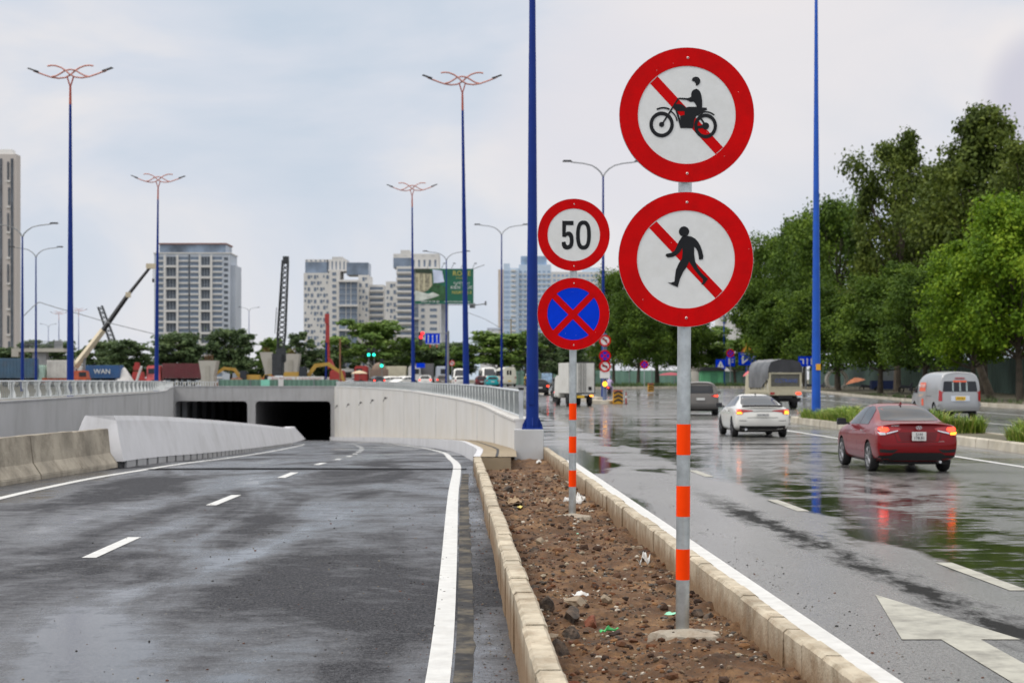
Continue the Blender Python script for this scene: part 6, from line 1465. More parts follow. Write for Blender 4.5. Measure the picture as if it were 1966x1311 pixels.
# ================================================================ billboard
Y = 330; a = at(797, 516, Y); b = at(909, 583, Y); cx = (a.x+b.x)/2; W_, H_ = b.x-a.x, a.z-b.z; zc_ = (a.z+b.z)/2
t = thing('billboard', 'large green billboard with a villa picture on a thick grey column', 'billboard', (cx, Y, .7)); z = zc_-.7
MB().box((0, .5, z), (W_, .9, H_)).build('panel_box', M('billboard back', (.16, .18, .18), .7), t)
pr = MB(); f = lambda u, v: (-W_/2+u*W_, z-H_/2+(1-v)*H_)
pn = []
def bp(pts, mat, lv, nm='picture'):
    m = MB(); m.prism([f(*p) for p in pts], -lv*.02, -lv*.02+.012); m.build(nm, mat, pn[0] if pn else t)
gm = M('billboard green', (.012, .13, .075), .5, var=.15, vs=.3)
m = MB(); m.box((0, .03, z), (W_, .04, H_)); pn.append(m.build('poster', gm, t))
bp([(.30, .02), (.46, .05), (.50, .38), (.32, .42)], M('poster sky', (.62, .68, .85), .5, var=.2, vs=.4), 1.5); bp([(0, .02), (.29, .06), (.30, .55), (.0, .8)], M('poster villa', (.33, .30, .21), .6, var=.6, vs=1.6), 2)
bp([(0, .0), (.24, .0), (.30, .10), (.27, .3), (.24, .14), (0, .12)], M('poster eaves', (.03, .05, .03), .6), 3); 
for x in (.05, .14, .25): bp([(x, .14), (x+.03, .14), (x+.03, .62), (x, .62)], M('poster column', (.55, .50, .33), .6), 3.4)
bp([(.0, .62), (.22, .72), (.44, .6), (.5, .75), (.1, .92), (0, .92)], M('poster street', (.55, .58, .52), .6, var=.3, vs=.8), 3); bp([(.22, .60), (.34, .40), (.40, .42), (.52, .52), (.54, .9), (.16, .93), (.42, .76)], M('poster trees', (.03, .10, .035), .7, var=.5, vs=1.2), 3.8)
gold = M('gold lettering', (.60, .52, .12), .5); wl = M('white lettering', (.75, .75, .72), .5)
for s_, u, v, sz, mt_ in (('ROME', .80, .14, 1.35, gold), ('BY DIAMOND', .80, .27, .36, gold), ('TUYỆT TÁC', .80, .42, .62, wl), ('KIẾN TRÚC', .80, .54, .85, wl), ('NGAY Q.2', .80, .68, .85, gold), ('0909 79 79 68', .26, .945, .6, wl), ('WWW.ROMEBYDIAMOND.VN', .72, .945, .38, wl)):
    q = f(u, v); text_obj(s_, sz, mt_, pn[0], (q[0], -.1, q[1]), ext=.01)
MB().cyl((-.0, 1.0, 0), (0, 1.0, z-H_/2+1), .72, n=20).build('column', M('grey steel column', (.32, .33, .34), .6, var=.1), t, smooth=True)
for q in (.2, .45, .62, .78, .98):
    m = MB(); m.tube([(-W_/2+q*W_, 0, z+H_/2), (-W_/2+q*W_+.6, -2.2, z+H_/2+.9)], .05, 5); m.box((-W_/2+q*W_+.7, -2.3, z+H_/2+.9), (.5, .3, .2)); m.build('spotlight', MT['grey'], t)
m = MB(); m.tube([(W_/2, .3, z-H_/2-.3), (W_/2+2.6, .3, z-H_/2)], .12, 5); m.tube([(W_/2, .3, z+H_/2), (W_/2+2.2, .3, z+H_/2+.8)], .08, 5); m.box((W_/2-.2, .3, z-H_/2-.4), (1.1, 1, .9)); m.box((W_/2+2.4, .3, z-H_/2+.1), (.4, .4, .8)); parts_(m, 'catwalk_end', MT['grey'], t)
m = MB(); m.box((0, -.6, z-H_/2-.25), (W_, 1.0, .12)); m.build('catwalk', MT['grey'], t)
# ================================================================ construction machines
def P3(px, py, Y, o=None):
    p = at(px, py, Y); return p if o is None else p-o
YEL = M('yellow machine paint', (.45, .27, .04), .5, var=.2, vs=1.5, dirt=(.2, .13, .06), dirtamt=.6); ORP = M('orange machine paint', (.46, .09, .035), .5, var=.15, vs=1.5); REDP = M('red machine paint', (.34, .035, .03), .55, var=.15, vs=1.5); BOOM = M('cream boom paint', (.58, .50, .36), .5, var=.1, vs=1)
LAT = M('dark lattice steel', (.045, .05, .055), .6, .3, var=.2)
# telescopic crane
Y = 232; o = Vector(((150-CX)/F*Y, Y, .7)); t = thing('mobile_crane', 'orange truck crane with a long cream and black telescopic boom, left of the glass tower', 'crane', o)
A, B1, B2, B3 = P3(144, 704, Y, o), P3(198, 634, Y, o), P3(246, 566, Y, o), P3(290, 511, Y, o)
MB().tube([A, B1], [.52, .44], 4).build('boom', BOOM, t); MB().tube([B1, B2], [.36, .32], 4).build('boom_section', MT['black'], t); MB().tube([B2, B3], [.25, .20], 4).build('boom_section', MT['black'], t)
m = MB(); m.box(B3, (1.3, .6, .7)); m.box(B2, (.7, .7, .7), rz=.3); m.build('boom_head', BOOM, t); m = MB(); m.tube([B3+Vector((.3, 0, 0)), B3+Vector((.3, 0, -1.8))], .03, 4); m.box(B3+Vector((.3, 0, -2)), (.25, .25, .5)); m.build('hook', MT['black'], t)
m = MB(); m.box((.3, 0, 1.6), (2.3, 2.2, 1.3), top=.85); m.build('cab', ORP, t, bevel=.1); m = MB(); m.box((.9, -1.08, 1.75), (1.0, .08, .6)); m.build('cab_window', VG, t); m = MB(); m.box((-1.6, 0, .9), (6.2, 2.3, .7)); m.build('chassis', ORP, t)
m = MB(); m.tube([A+Vector((1.2, 0, -1.2)), A.lerp(B1, .35)], .2, 6); m.build('boom_ram', MT['grey'], t)
for x in (-3.8, -2.4, .6, 1.6):
    for y in (-1.0, 1.0): w_ = MB().lathe([(.3, -.15), (.5, -.15), (.5, .15), (.3, .15)], 12, axis='y').build('wheel', TY, t); w_.location = (x, y, .5)
# lattice cranes
def lattice(mb, a, b, w0, w1, n, r=.06):
    a, b = Vector(a), Vector(b); d = (b-a).normalized(); s_ = d.cross(Vector((0, 1, 0))).normalized(); u = Vector((0, 1, 0)); pts = []
    for i in range(n+1):
        c = a.lerp(b, i/n); f = i/n; w = (w0+(w1-w0)*f)*(min(1, .3+3*f) if i < n else 1)
        pts.append([c+s_*w*sx+u*w*sy for sx, sy in ((-1, -1), (1, -1), (1, 1), (-1, 1))])
    for q in range(4): mb.tube([p[q] for p in pts], r*1.4, 4)
    for i in range(n):
        for q in range(4):
            mb.tube([pts[i][q], pts[i+1][(q+1) % 4]], r, 3); mb.tube([pts[i][(q+1) % 4], pts[i+1][q]], r, 3)
Y = 242; o = Vector(((535-CX)/F*Y, Y, .7)); t = thing('crawler_crane', 'dark crawler crane with an upright lattice boom, right of the small tree', 'crane', o)
m = MB(); lattice(m, P3(538, 690, Y, o), P3(548, 500, Y, o), .62, .42, 20); m.build('lattice_boom', LAT, t); MB().box(P3(549, 499, Y, o), (.8, .9, 1.0)).build('boom_head', LAT, t)
m = MB(); m.box(P3(534, 700, Y, o), (1.5, 2.4, 3.2)); m.box(P3(540, 682, Y, o), (1.3, 1.2, 2.0)); m.build('crane_body', LAT, t, bevel=.1); m = MB(); m.box((0, -1.2, .45), (3.8, .7, .9)); m.box((0, 1.2, .45), (3.8, .7, .9)); m.build('crawler_track', UNDER, t, bevel=.2)
m = MB(); m.tube([P3(529, 690, Y, o), P3(547, 502, Y, o)], .04, 4); m.tube([P3(528, 640, Y, o), P3(531, 590, Y, o)], .05, 4); m.build('cable', LAT, t)
Y = 380; o = Vector(((225-CX)/F*Y, Y, .7)); t = thing('crawler_crane', 'far red lattice-boom crane leaning left behind the telescopic boom', 'crane', o)
m = MB(); lattice(m, P3(228, 690, Y, o), P3(192, 588, Y, o), .7, .5, 12, .07); m.build('lattice_boom', LAT, t); m = MB(); m.box((0, 0, 1.6), (4, 3, 1.6)); m.build('crane_body', REDP, t, bevel=.1); MB().box((0, 0, .5), (5.5, 3, .9)).build('crawler_track', UNDER, t, bevel=.2)
# piling rig
Y = 236; o = Vector(((632-CX)/F*Y, Y, .7)); t = thing('piling_rig', 'orange red piling rig with a tall upright mast', 'piling rig', o)
m = MB(); m.tube([P3(632, 708, Y, o), P3(628, 612, Y, o)], .20, 4); m.build('mast', REDP, t); m = MB(); m.box(P3(628, 612, Y, o), (.6, .6, 1.4)); m.box(P3(629, 640, Y, o), (.5, .5, 2.6)); m.build('drill_head', REDP, t)
MB().tube([P3(626, 728, Y, o), P3(626.5, 640, Y, o)], .14, 6).build('kelly_bar', MT['blue'], t); m = MB(); m.tube([P3(645, 718, Y, o), P3(633, 690, Y, o)], .3, 5); m.build('mast_ram', REDP, t); m = MB(); m.box(P3(648, 722, Y, o), (2.2, 2, 1.6), top=.9); m.build('cab', REDP, t, bevel=.1); MB().box((.6, 0, .3), (3.6, 2.4, .6)).build('crawler_track', UNDER, t, bevel=.15)
# rusty pipe
p = at(653, 651, 222); t = thing('steel_pipe', 'thin rusty upright pipe right of the piling rig', 'pipe', (p.x, 222, .7)); RU = M('rust', (.22, .10, .05), .85, var=.3); MB().tube([(0, 0, 0), (0, 0, p.z-.7)], .11, 8).build('pipe', RU, t); MB().box((0, 0, p.z-.75), (.42, .42, .1)).build('flange', RU, t)
# excavators
def excav(label, px, py, Y, s_, col=YEL, flip=1):
    o = Vector(((px-CX)/F*Y, Y, .72)); t = thing('excavator', label, 'excavator', o, 0, 'excavators on the building site'); t.scale = (flip*s_, s_, s_)
    m = MB(); m.prism([(0, 1.0), (1.6, 3.2), (3.6, 3.4), (5.2, 2.2), (5.0, 1.9), (3.4, 2.9), (1.9, 2.7), (.6, .9)], -.2, .2); m.build('boom', col, t); m = MB(); m.prism([(4.7, 2.5), (5.3, 2.5), (5.9, .6), (5.6, .5)], -.15, .15); m.build('dipper_arm', col, t)
    m = MB(); m.prism([(5.2, .6), (6.2, .7), (6.3, .1), (5.6, -.1), (5.0, .1)], -.45, .45); m.build('bucket', UNDER, t); m = MB(); m.box((-1.2, .2, 1.5), (3.0, 2.2, 1.1), top=.92); m.build('engine_body', col, t, bevel=.1); m = MB(); m.box((.1, -.7, 1.9), (1.2, 1.0, 1.7), top=.85); m.build('cab', VG, t, bevel=.08)
    for y in (-1, 1): MB().box((-.6, y, .42), (3.6, .55, .8), top=.8).build('crawler_track', UNDER, t, bevel=.1)
    return t
excav('long yellow excavator behind the site hoarding, left of the piling rig', 582, 0, 232, 1.0)
excav('yellow excavator with a folded arm on the soil heap, right of the maroon container', 470, 0, 226, .8, flip=-1)
excav('small orange excavator facing the lattice crane', 512, 0, 246, .6, ORP)
excav('far small yellow excavator in front of the trees', 497, 0, 262, .55)
# red winch machine on the left
Y = 250; t = thing('pile_driver', 'red stepped drilling machine left of the glass tower lamp pole', 'drilling machine', ((262-CX)/F*Y, Y, 1.2)); m = MB()
m.box((0, 0, .3), (4.6, 2.4, .6)); m.build('base_frame', REDP, t, bevel=.05); m = MB(); m.box((.3, 0, 1.1), (1.8, 1.6, 1.2), top=.8); m.box((.2, 0, 2.2), (1.2, 1, .7)); m.box((.1, 0, 2.8), (.7, .7, .6)); m.build('winch_tower', REDP, t, bevel=.05)
MB().box((0, 0, -.25), (4, 2, .5)).build('track', UNDER, t)
Y = 246; t = thing('cement_silo', 'white tarpaulin-covered mound beside the red drilling machine', 'covered heap', ((238-CX)/F*Y, Y, .7)); m = MB(); m.lathe([(1.7, 0), (1.5, .8), (.9, 1.7), (.3, 2.6), (.1, 2.8)], 12); m.build('cover', M('white cover', (.62, .60, .58), .7, var=.1, bump=.8, bs=2), t, smooth=True); MB().tube([(1.6, 0, 0), (2.6, 0, 3.0)], .2, 5).build('chute', BW, t); t.name = 'covered_heap'
# piers
PC = M('fresh pier concrete', (.42, .40, .35), .8, var=.06, vs=.5, dirt=(.34, .31, .26), dirtamt=.5, ds=.6)
def pier(label, x0, x1, yt, yb, Y, xb0, xb1, rnd_=False):
    a, b = at(x0, yt, Y), at(x1, yt, Y); c, d = at(xb0, yb, Y), at(xb1, yb, Y); cx = (a.x+b.x)/2; t = thing('bridge_pier', label, 'bridge pier', (cx, Y, .6), 0, 'concrete piers of an unfinished bridge'); h = a.z-.6
    m = MB()
    if rnd_: m.lathe([((d.x-c.x)/2, 0), ((b.x-a.x)/2, h-.25), ((b.x-a.x)/2-.3, h)], 20)
    else: m.prism([(c.x-cx, 0), (d.x-cx, 0), (d.x-cx+.0, h*.45), (b.x-cx, h), (a.x-cx, h), (c.x-cx, h*.45)], 0, 2.4)
    m.build('pier_shaft', PC, t, smooth=rnd_)
    if not rnd_:
        w = d.x-c.x; m = MB(); m.box(((c.x+d.x)/2-cx, -.03, h*.42), (w*.34, .1, h*.8)); m.build('pier_recess', M('pier recess', (.36, .34, .29), .85), t)
    m = MB()
    for q in range(5): m.tube([((q-2)*.25, 1, h), ((q-2)*.25, 1, h+.8)], .03, 4)
    m.build('rebar', RU, t)
pier('flared concrete pier right of the maroon container', 381, 416, 692, 735, 222, 386, 410); pier('broad concrete pier right of the lattice crane', 541, 575, 679, 728, 252, 545, 570); pier('tilted pier end left of the lattice crane, partly behind a tree', 498, 520, 676, 720, 268, 508, 524)
pier('pale concrete pier behind the junction traffic, between two blue poles', 871, 893, 677, 715, 300, 874, 891); pier('round pale concrete pier just right of the thickest blue pole', 1039, 1063, 680, 735, 262, 1040, 1062, True); pier('pale round pier under the light green tree', 1326, 1347, 696, 740, 262, 1327, 1346, True); pier('pale pier behind the blue signs on the right', 1400, 1425, 705, 740, 285, 1401, 1424, True)
# lorries and containers
def container(mb, x0, x1, y0, y1, z0, z1):
    mb.box(((x0+x1)/2, (y0+y1)/2, (z0+z1)/2), (x1-x0, y1-y0, z1-z0))
    n = int((x1-x0)/.45)
    for k in range(n): mb.box((x0+(k+.5)*(x1-x0)/n, y0-.02, (z0+z1)/2), (.18, .05, z1-z0-.3))
def cmt(n, c): return M(n, c, .6, var=.12, vs=.8, dirt=(.12, .09, .07), dirtamt=.4, ds=.6)
def lorry(label, px, Y, L, H, cm, cabcol, z0=.72, cab=-1, text=None, zbase=1.2, group='container lorries in the far traffic'):
    t = thing('container_lorry', label, 'lorry', ((px-CX)/F*Y, Y, z0), 0, group)
    m = MB(); container(m, -L/2, L/2, -1.2, 1.2, zbase, zbase+H); m.build('container', cm, t); MB().box((0, 0, zbase-.15), (L, 1.2, .28)).build('chassis', UNDER, t)
    x = cab*(L/2+1.3); m = MB(); m.box((x, 0, 1.75), (2.1, 2.3, 2.5), top=.88, topy=.96); m.build('cab', cabcol, t, bevel=.15)
    m = MB(); m.box((x+cab*.25, -1.13, 2.2), (.9, .06, .75)); m.build('cab_window', VG, t); m = MB(); m.box((x+cab*1.0, 0, 2.25), (.08, 1.9, .85)); m.build('windscreen', VG, t)
    for wx in (x, -cab*(L/2-1.2), -cab*(L/2-2.4), cab*(L/2-1.5)):
        w_ = MB().lathe([(.25, -1.2), (.48, -1.2), (.48, -.85), (.25, -.85)], 12, axis='y').build('wheel', TY, t); w_.location = (wx, 0, .48)
    if text: text_obj(text, 1.0, wl, t, (0, -1.28, zbase+H*.5), ext=.01)
    return t
lorry('lorry with a maroon container and a red and white cab, right of the ornate lamp', 352, 240, 5.6, 2.1, cmt('maroon container', (.13, .025, .03)), M('red white cab', (.60, .12, .12), .4, var=.6, vs=.8))
lorry('lorry with a blue container and faint white lettering', 200, 246, 5.2, 1.9, cmt('blue container', (.035, .11, .27)), BW, text='WAN', cab=-1)
lorry('white box lorry behind the tall left lamp', 118, 232, 3.4, 2.5, cmt('white container', (.62, .60, .56)), M('green white cab', (.45, .6, .52), .5))
lorry('lorry with a faded blue container at the left edge', 32, 228, 5.4, 2.7, cmt('faded blue container', (.06, .12, .19)), M('pink red cab', (.62, .14, .17), .4), cab=-1)
lorry('far lorry with a small blue container behind the blue one', 232, 268, 4.0, 1.6, cmt('dark blue container', (.03, .08, .26)), BW)
lorry('cream slatted cargo truck behind the white hatchback', 757, 250, 3.6, 2.0, cmt('cream slats', (.60, .56, .42)), BW, zbase=1.0, cab=1, group='cargo trucks in the far traffic')
lorry('dark grey cargo truck under the long blue roof', 811, 252, 3.4, 2.4, cmt('grey cargo sheet', (.15, .145, .15)), BG, zbase=1.0, cab=1, group='cargo trucks in the far traffic')
t = lorry('truck heaped with a brown load, a red cab at its left', 728, 246, 2.6, 1.5, cmt('brown load', (.24, .17, .13)), REDP, zbase=1.0, group='cargo trucks in the far traffic')
m = MB(); m.lathe([(1.1, 0), (1.0, .5), (.5, 1.0), (.1, 1.1)], 10, o=(0, 0, 2.4)); m.build('load_heap', M('brown heap', (.22, .16, .12), .9, var=.3, vs=3), t, smooth=True)
# coach
Y = 268; t = thing('coach', 'white coach with dark windows behind the rusty pipe', 'bus', ((673-CX)/F*Y, Y, .72)); m = MB(); m.box((0, 0, 1.6), (5.0, 2.4, 2.2)); m.build('body', BW, t, bevel=.2)
MB().box((-1.0, -1.21, 1.75), (2.6, .05, .9)).build('side_window', VG, t, bevel=.02); MB().box((1.55, -1.21, 2.0), (1.3, .05, .75)).build('windscreen', VG, t, bevel=.02); MB().box((-1.6, -1.21, .9), (1.8, .05, .4)).build('luggage_panel', UNDER, t)
for x in (-1.6, 1.6): w_ = MB().lathe([(.2, -1.25), (.45, -1.25), (.45, -.95), (.2, -.95)], 12, axis='y').build('wheel', TY, t); w_.location = (x, 0, .45)
# street stall with riders in front of the coach
Y = 236; t = thing('market_stall', 'low stall with a cream umbrella roof in front of the coach', 'stall', ((690-CX)/F*Y, Y, .72)); MB().lathe([(1.25, 1.85), (.6, 2.15), (.05, 2.3)], 10).build('umbrella', M('cream umbrella', (.55, .42, .28), .7), t); MB().tube([(0, 0, 0), (0, 0, 2.3)], .04, 6).build('pole', MT['grey'], t); m = MB(); m.box((0, 0, .7), (1.5, .8, .25)); m.box((-.6, 0, .35), (.1, .7, .6)); m.box((.6, 0, .35), (.1, .7, .6)); m.build('counter', M('dark counter', (.05, .04, .04), .7), t)
# site hoarding and fences
HG = M('green site hoarding', (.12, .22, .17), .6, var=.12, vs=.6, dirt=(.11, .2, .14), dirtamt=.6, ds=.8)
def fence(label, pts, h, mat, z0, corr=.3, posts=True):
    t = thing('fence', label, 'fence'); m = MB(); pm = MB()
    for (xa, ya), (xb, yb) in zip(pts[:-1], pts[1:]):
        L_ = math.hypot(xb-xa, yb-ya); n = max(2, int(L_/corr)); row0, row1 = [], []
        nx_, ny_ = -(yb-ya)/L_, (xb-xa)/L_
        for k in range(n+1):
            f = k/n; o_ = .05*(1 if k % 2 else -1); row0.append((xa+(xb-xa)*f+nx_*o_, ya+(yb-ya)*f+ny_*o_, z0)); row1.append((xa+(xb-xa)*f+nx_*o_, ya+(yb-ya)*f+ny_*o_, z0+h))
        m.grid([row0, row1]); m.grid([[(a+nx_*.06, b+ny_*.06, c) for a, b, c in r] for r in (row0, row1)])
        for k in range(int(L_/4)+1):
            f = k*4/L_; pm.T = Matrix.Translation((xa+(xb-xa)*f-nx_*.1, ya+(yb-ya)*f-ny_*.1, 0)); pm.box((0, 0, z0+h/2+.03), (.10, .10, h+.06))
    m.build('fence_panel', mat, t, fix=False); parts_(pm, 'fence_post', MT['grey'], t)
    return t
Xp = lambda px, Y: (px-CX)/F*Y
t = fence('low green site hoarding across the tunnel roof, below the excavators', [(Xp(420, 210), 210), (Xp(650, 210), 210)], 1.0, HG, .71)
MB().box((Xp(508, 209), 209.6, 1.22), (1.1, .06, 1.0)).build('mint_panel', M('mint panel', (.22, .58, .44), .5), t); MB().box((Xp(538, 209), 209.6, 1.22), (.65, .06, 1.0)).build('grey_panel', BW, t)
fence('green hoarding stretching behind the distant traffic', [(Xp(955, 300), 300), (Xp(1330, 292), 292)], 2.6, HG, .71, .6)
fence('green hoarding behind the blue road signs', [(Xp(1330, 262), 262), (Xp(1450, 262), 262)], 2.3, HG, .71, .6)
fence('shade-darkened green hoarding in the shade behind the roadside trees', [(44, 40), (45, 120), (46, 200), (50, 280)], 3.4, M('shade-darkened green hoarding', (.05, .085, .068), .6, var=.15, vs=.4), .3, .6)  # shade under the trees is put into this darker, greyer green
t = thing('site_barrier', 'white and red printed barrier boards in front of the long yellow excavator', 'barrier', (Xp(568, 222), 222, .72)); 
for x in (-1.9, 1.9): MB().box((x, 0, .95), (3.7, .08, .9)).build('board', BW, t)
text_obj('AN TOAN', .6, REDP, t, (-1.9, -.05, 1.0)); text_obj('LAO DONG', .55, REDP, t, (1.9, -.05, 1.0))
for lb, px, Y, r, h in (('low heap of brown soil behind the white railing', 455, 224, 4.0, 1.2), ('small soil heap beside the maroon container', 432, 228, 2.4, .9), ('soil heap under the lattice crane', 500, 236, 3.2, .9)):
    m = MB(); rnd = random.Random(px); m.grid([[(r*q/8*math.cos(a)*(1+.2*noise.noise(Vector((a, q, 1)))), r*.7*q/8*math.sin(a), .7+h*(1-(q/8)**1.3)*(1+.35*noise.noise(Vector((a*2, q*.7, 3))))) for a in frange(0, 2*math.pi, 18)] for q in range(9)])
    o_ = m.build('soil_heap', M('heap soil', (.17, .085, .05), .95, var=.3, vs=1.5), smooth=True); o_.location = (Xp(px, Y), Y, 0); tag(o_, lb, 'soil heap')
# footbridge on the left
Y = 236; t = thing('footbridge', 'grey unfinished overpass slab on a grey column at the far left', 'bridge', (Xp(72, Y), Y, .7)); z = at(0, 672, Y).z-.7
MB().box((0, 1.5, z), (7.4, 3, .5)).build('deck', PC, t); MB().box((-3.2, 1.5, z-.6), (1.0, 3, .7)).build('deck_end', PC, t); MB().box((0, 1.5, z/2), (2.0, 1.2, z-.5)).build('column', MT['conc_l'], t)
m = MB(); m.box((.6, .1, z+1.25), (5.6, .06, .06)); m.box((.6, .1, z+.8), (5.6, .06, .06))
for k in range(24): m.box((-2.1+k*.235, .1, z+.75), (.05, .05, 1.0))
m.build('bridge_railing', MT['grey'], t); MB().box((2.9, .2, z+.75), (1.2, .1, 1.2)).build('sign_back', MT['conc_l'], t)
# slanting power cables
for lb, pts, Y in (('thin dark cable sagging from the short grey lamp towards the glass tower', [(75, 580), (110, 591), (150, 602), (210, 620), (296, 641)], 193), ('thin cable between the two grey double-armed lamps', [(75, 580), (62, 590), (46, 606)], 170), ('thin cables slanting right from the billboard', [(898, 600), (930, 612), (965, 632)], 300)):
    o_ = MB().tube([at(x, y, Y) for x, y in pts], .045, 4).build('power_cable', MT['grey']); tag(o_, lb, 'cable')

# ================================================================ signals and far signs
def small_sign_pole(label, px, Y, ztop, r, signs, mat, z0, tilt=0, cat='road sign', R_=.35):
    t = thing('road_sign', label, cat, (Xp(px, Y), Y, z0)); MB().tube([(0, 0, 0), (0, 0, ztop-z0)], r, 10).build('post', mat, t, smooth=True)
    for z, kd in signs: sign_plate(t, z-z0, kd, R_=R_, y=-.28 if r > .1 else -.1, lite=True)
    return t
GS = M('signal green', (.02, .9, .55), .4, var=0, emit=2.5); RSg = M('signal red', (1, .02, .03), .4, var=0, emit=2.5); AM = M('signal amber', (1, .42, .02), .4, var=0, emit=3)
# cluster on the traffic island, on its own stout post in front of the tall lamp
Y = 119; zz = lambda py, Y: at(0, py, Y).z
t = small_sign_pole('stout post with three round signs and an amber light on the traffic island', 1161, Y, zz(640, Y), .16, [(zz(654, Y), 'arrow'), (zz(683, Y), 'nostop'), (zz(703, Y), 'truck')], M('grey blue post', (.12, .16, .28), .5), .22, R_=.42)
MB().box((0, -.28, zz(719, Y)-.22), (.72, .05, .52)).build('plate', MT['swhite'], t); m = MB(); m.lathe([(.01, -.36), (.17, -.36), (.17, -.2)], 16, m=0, o=(0, 0, zz(737, Y)-.22), axis='y'); m.build('amber_light', AM, t); MB().lathe([(.24, -.30), (.24, -.16)], 16, o=(0, 0, zz(737, Y)-.22), axis='y').build('light_housing', MT['black'], t)
island_pts = [(Xp(1128, 120), 122.5), (Xp(1128, 118), 117.5), (Xp(1170, 117), 117.2), (Xp(1186, 118), 118), (Xp(1190, 119), 119.6), (Xp(1182, 121), 121.8)]
MB().prism(island_pts, -.02, .26, plane='xy').build('traffic_island', MT['kerb_far'], kind='structure', bevel=.04)
MB().prism([(Xp(1030, 165), 160), (Xp(1060, 165), 160), (Xp(1130, 150), 123), (Xp(1118, 150), 123)], .0, .42, plane='xy').build('traffic_island', MT['kerb_far'], kind='structure', bevel=.04)
YB = M('barrier yellow', (.75, .38, .02), .5, var=.1)
def chevron_block(label, px, Y, z0, s_=1):
    t = thing('barrier', label, 'barrier', (Xp(px, Y), Y, z0), 0, 'chevron barrier blocks'); t.scale = (s_,)*3; t.name = 'chevron_barrier'
    MB().box((0, .35, .45), (.72, .7, .9), top=.9).build('block', YB, t, bevel=.05); m = MB()
    for k in range(3):
        z = .12+k*.28; m.prism([(-.32, z), (0, z+.16), (.32, z), (.32, z+.13), (0, z+.29), (-.32, z+.13)], -.055, -.012)
    m.build('chevrons', MT['black'], t); MB().box((0, .3, .95), (.66, .5, .10)).build('cap', ORP, t)
chevron_block('black and yellow chevron block at the tip of the small traffic island', 1187, 117, .0, 1.0); chevron_block('farther black and yellow chevron block on the kerb behind the island', 1250, 165, .5, .85)
t = thing('delineator', 'red white plastic delineator stick right of the chevron block', 'delineator', (Xp(1202, 117), 117, .004)); MB().tube([(0, 0, 0), (0, 0, .85)], [.06, .04], 8).build('stick', REDP, t); MB().tube([(0, 0, .45), (0, 0, .6)], .062, 8).build('reflective_band', MT['swhite'], t); MB().lathe([(.16, 0), (.14, .05)], 10).build('base', MT['black'], t)
small_sign_pole('single round blue and red no stopping sign beyond the island, on a thin grey post', 1237, 168, zz(690, 168), .04, [(zz(700, 168), 'nostop')], MT['galv'], .5, R_=.42)
small_sign_pole('round no stopping sign above the small blue panel, by the slim blue pole', 1402, 205, zz(668, 205), .05, [(zz(678, 205), 'nostop')], MT['galv'], .7, R_=.50)
def panel_sign(label, px0, px1, py0, py1, Y, mats, post=True, z0=.7, tri=None, deco=None):
    a, b = at(px0, py0, Y), at(px1, py1, Y); w, h = b.x-a.x, a.z-b.z; t = thing('road_sign', label, 'road sign', ((a.x+b.x)/2, Y, z0)); z = (a.z+b.z)/2-z0
    MB().box((0, 0, z), (w, .06, h)).build('panel', mats, t)
    if post: MB().tube([(0, .1, 0), (0, .1, z+h/2)], .07, 8).build('post', MT['grey'], t)
    if deco:
        for P, mt_ in deco: m = MB(); m.prism([(x*w/2, z+y*h/2) for x, y in P], -.06, -.035); m.build('symbol', mt_, t)
    return t
arrow_up = lambda x: [(x-.06, -.7), (x+.06, -.7), (x+.06, .3), (x+.14, .3), (x, .7), (x-.14, .3), (x-.06, .3)]
panel_sign('square blue sign with a white triangle beside the green hut', 1374, 1393, 690, 708, 205, MT['sblue'], deco=[([(-.7, -.7), (.7, -.7), (0, .75)], MT['swhite']), ([(-.12, -.45), (.12, -.45), (0, .25)], MT['sblack'])])
panel_sign('small blue information sign between the triangle sign and the large direction sign', 1394, 1411, 684, 703, 206, MT['sblue'], deco=[([(-.5, -.6), (-.2, -.6), (-.2, .6), (-.5, .6)], MT['swhite']), ([(.2, -.2), (.7, -.2), (.7, .0), (.2, .0)], MT['swhite']), ([(.2, .3), (.7, .3), (.7, .45), (.2, .45)], MT['swhite'])])
panel_sign('large blue direction sign with a bent white arrow, above the tarpaulin truck cab', 1418, 1452, 677, 701, 210, MT['sblue'], deco=[([(-.62, -.75), (-.45, -.75), (.25, .1), (.15, .2), (-.42, -.4), (-.42, .5), (-.62, .5)], MT['swhite']), ([(-.8, .75), (.3, .75), (.3, .82), (-.8, .82)], MT['swhite']), ([(.4, -.1), (.85, -.1), (.85, .0), (.4, .0)], MT['swhite']), ([(.4, .25), (.85, .25), (.85, .33), (.4, .33)], MT['swhite'])])
panel_sign('blue lane sign with white arrows left of the island lamp pole', 1533, 1562, 684, 703, 170, MT['sblue'], deco=[([(-.8, .5), (-.3, .5), (-.3, -.5), (-.45, -.5), (-.45, .3), (-.8, .3)], MT['swhite']), (arrow_up(.15), MT['swhite']), (arrow_up(.7), MT['swhite'])])
t = thing('road_sign', 'orange triangular warning sign above the large blue direction sign', 'road sign', (Xp(1434.5, 211), 211, .7)); z = zz(668, 211)-.7
MB().prism([(-.85, z-.65), (.85, z-.65), (0, z+.75)], -.05, .0).build('panel', ORP, t); MB().prism([(-.6, z-.5), (.6, z-.5), (0, z+.48)], -.08, -.06).build('sign_face', YB, t); m = MB(); m.box((.05, -.1, z-.25), (.16, .03, .5)); m.box((-.12, -.1, z-.35), (.3, .03, .1)); m.build('symbol', MT['sblack'], t); MB().tube([(0, .1, 0), (0, .1, z+.6)], .08, 8).build('post', MT['blue'], t)
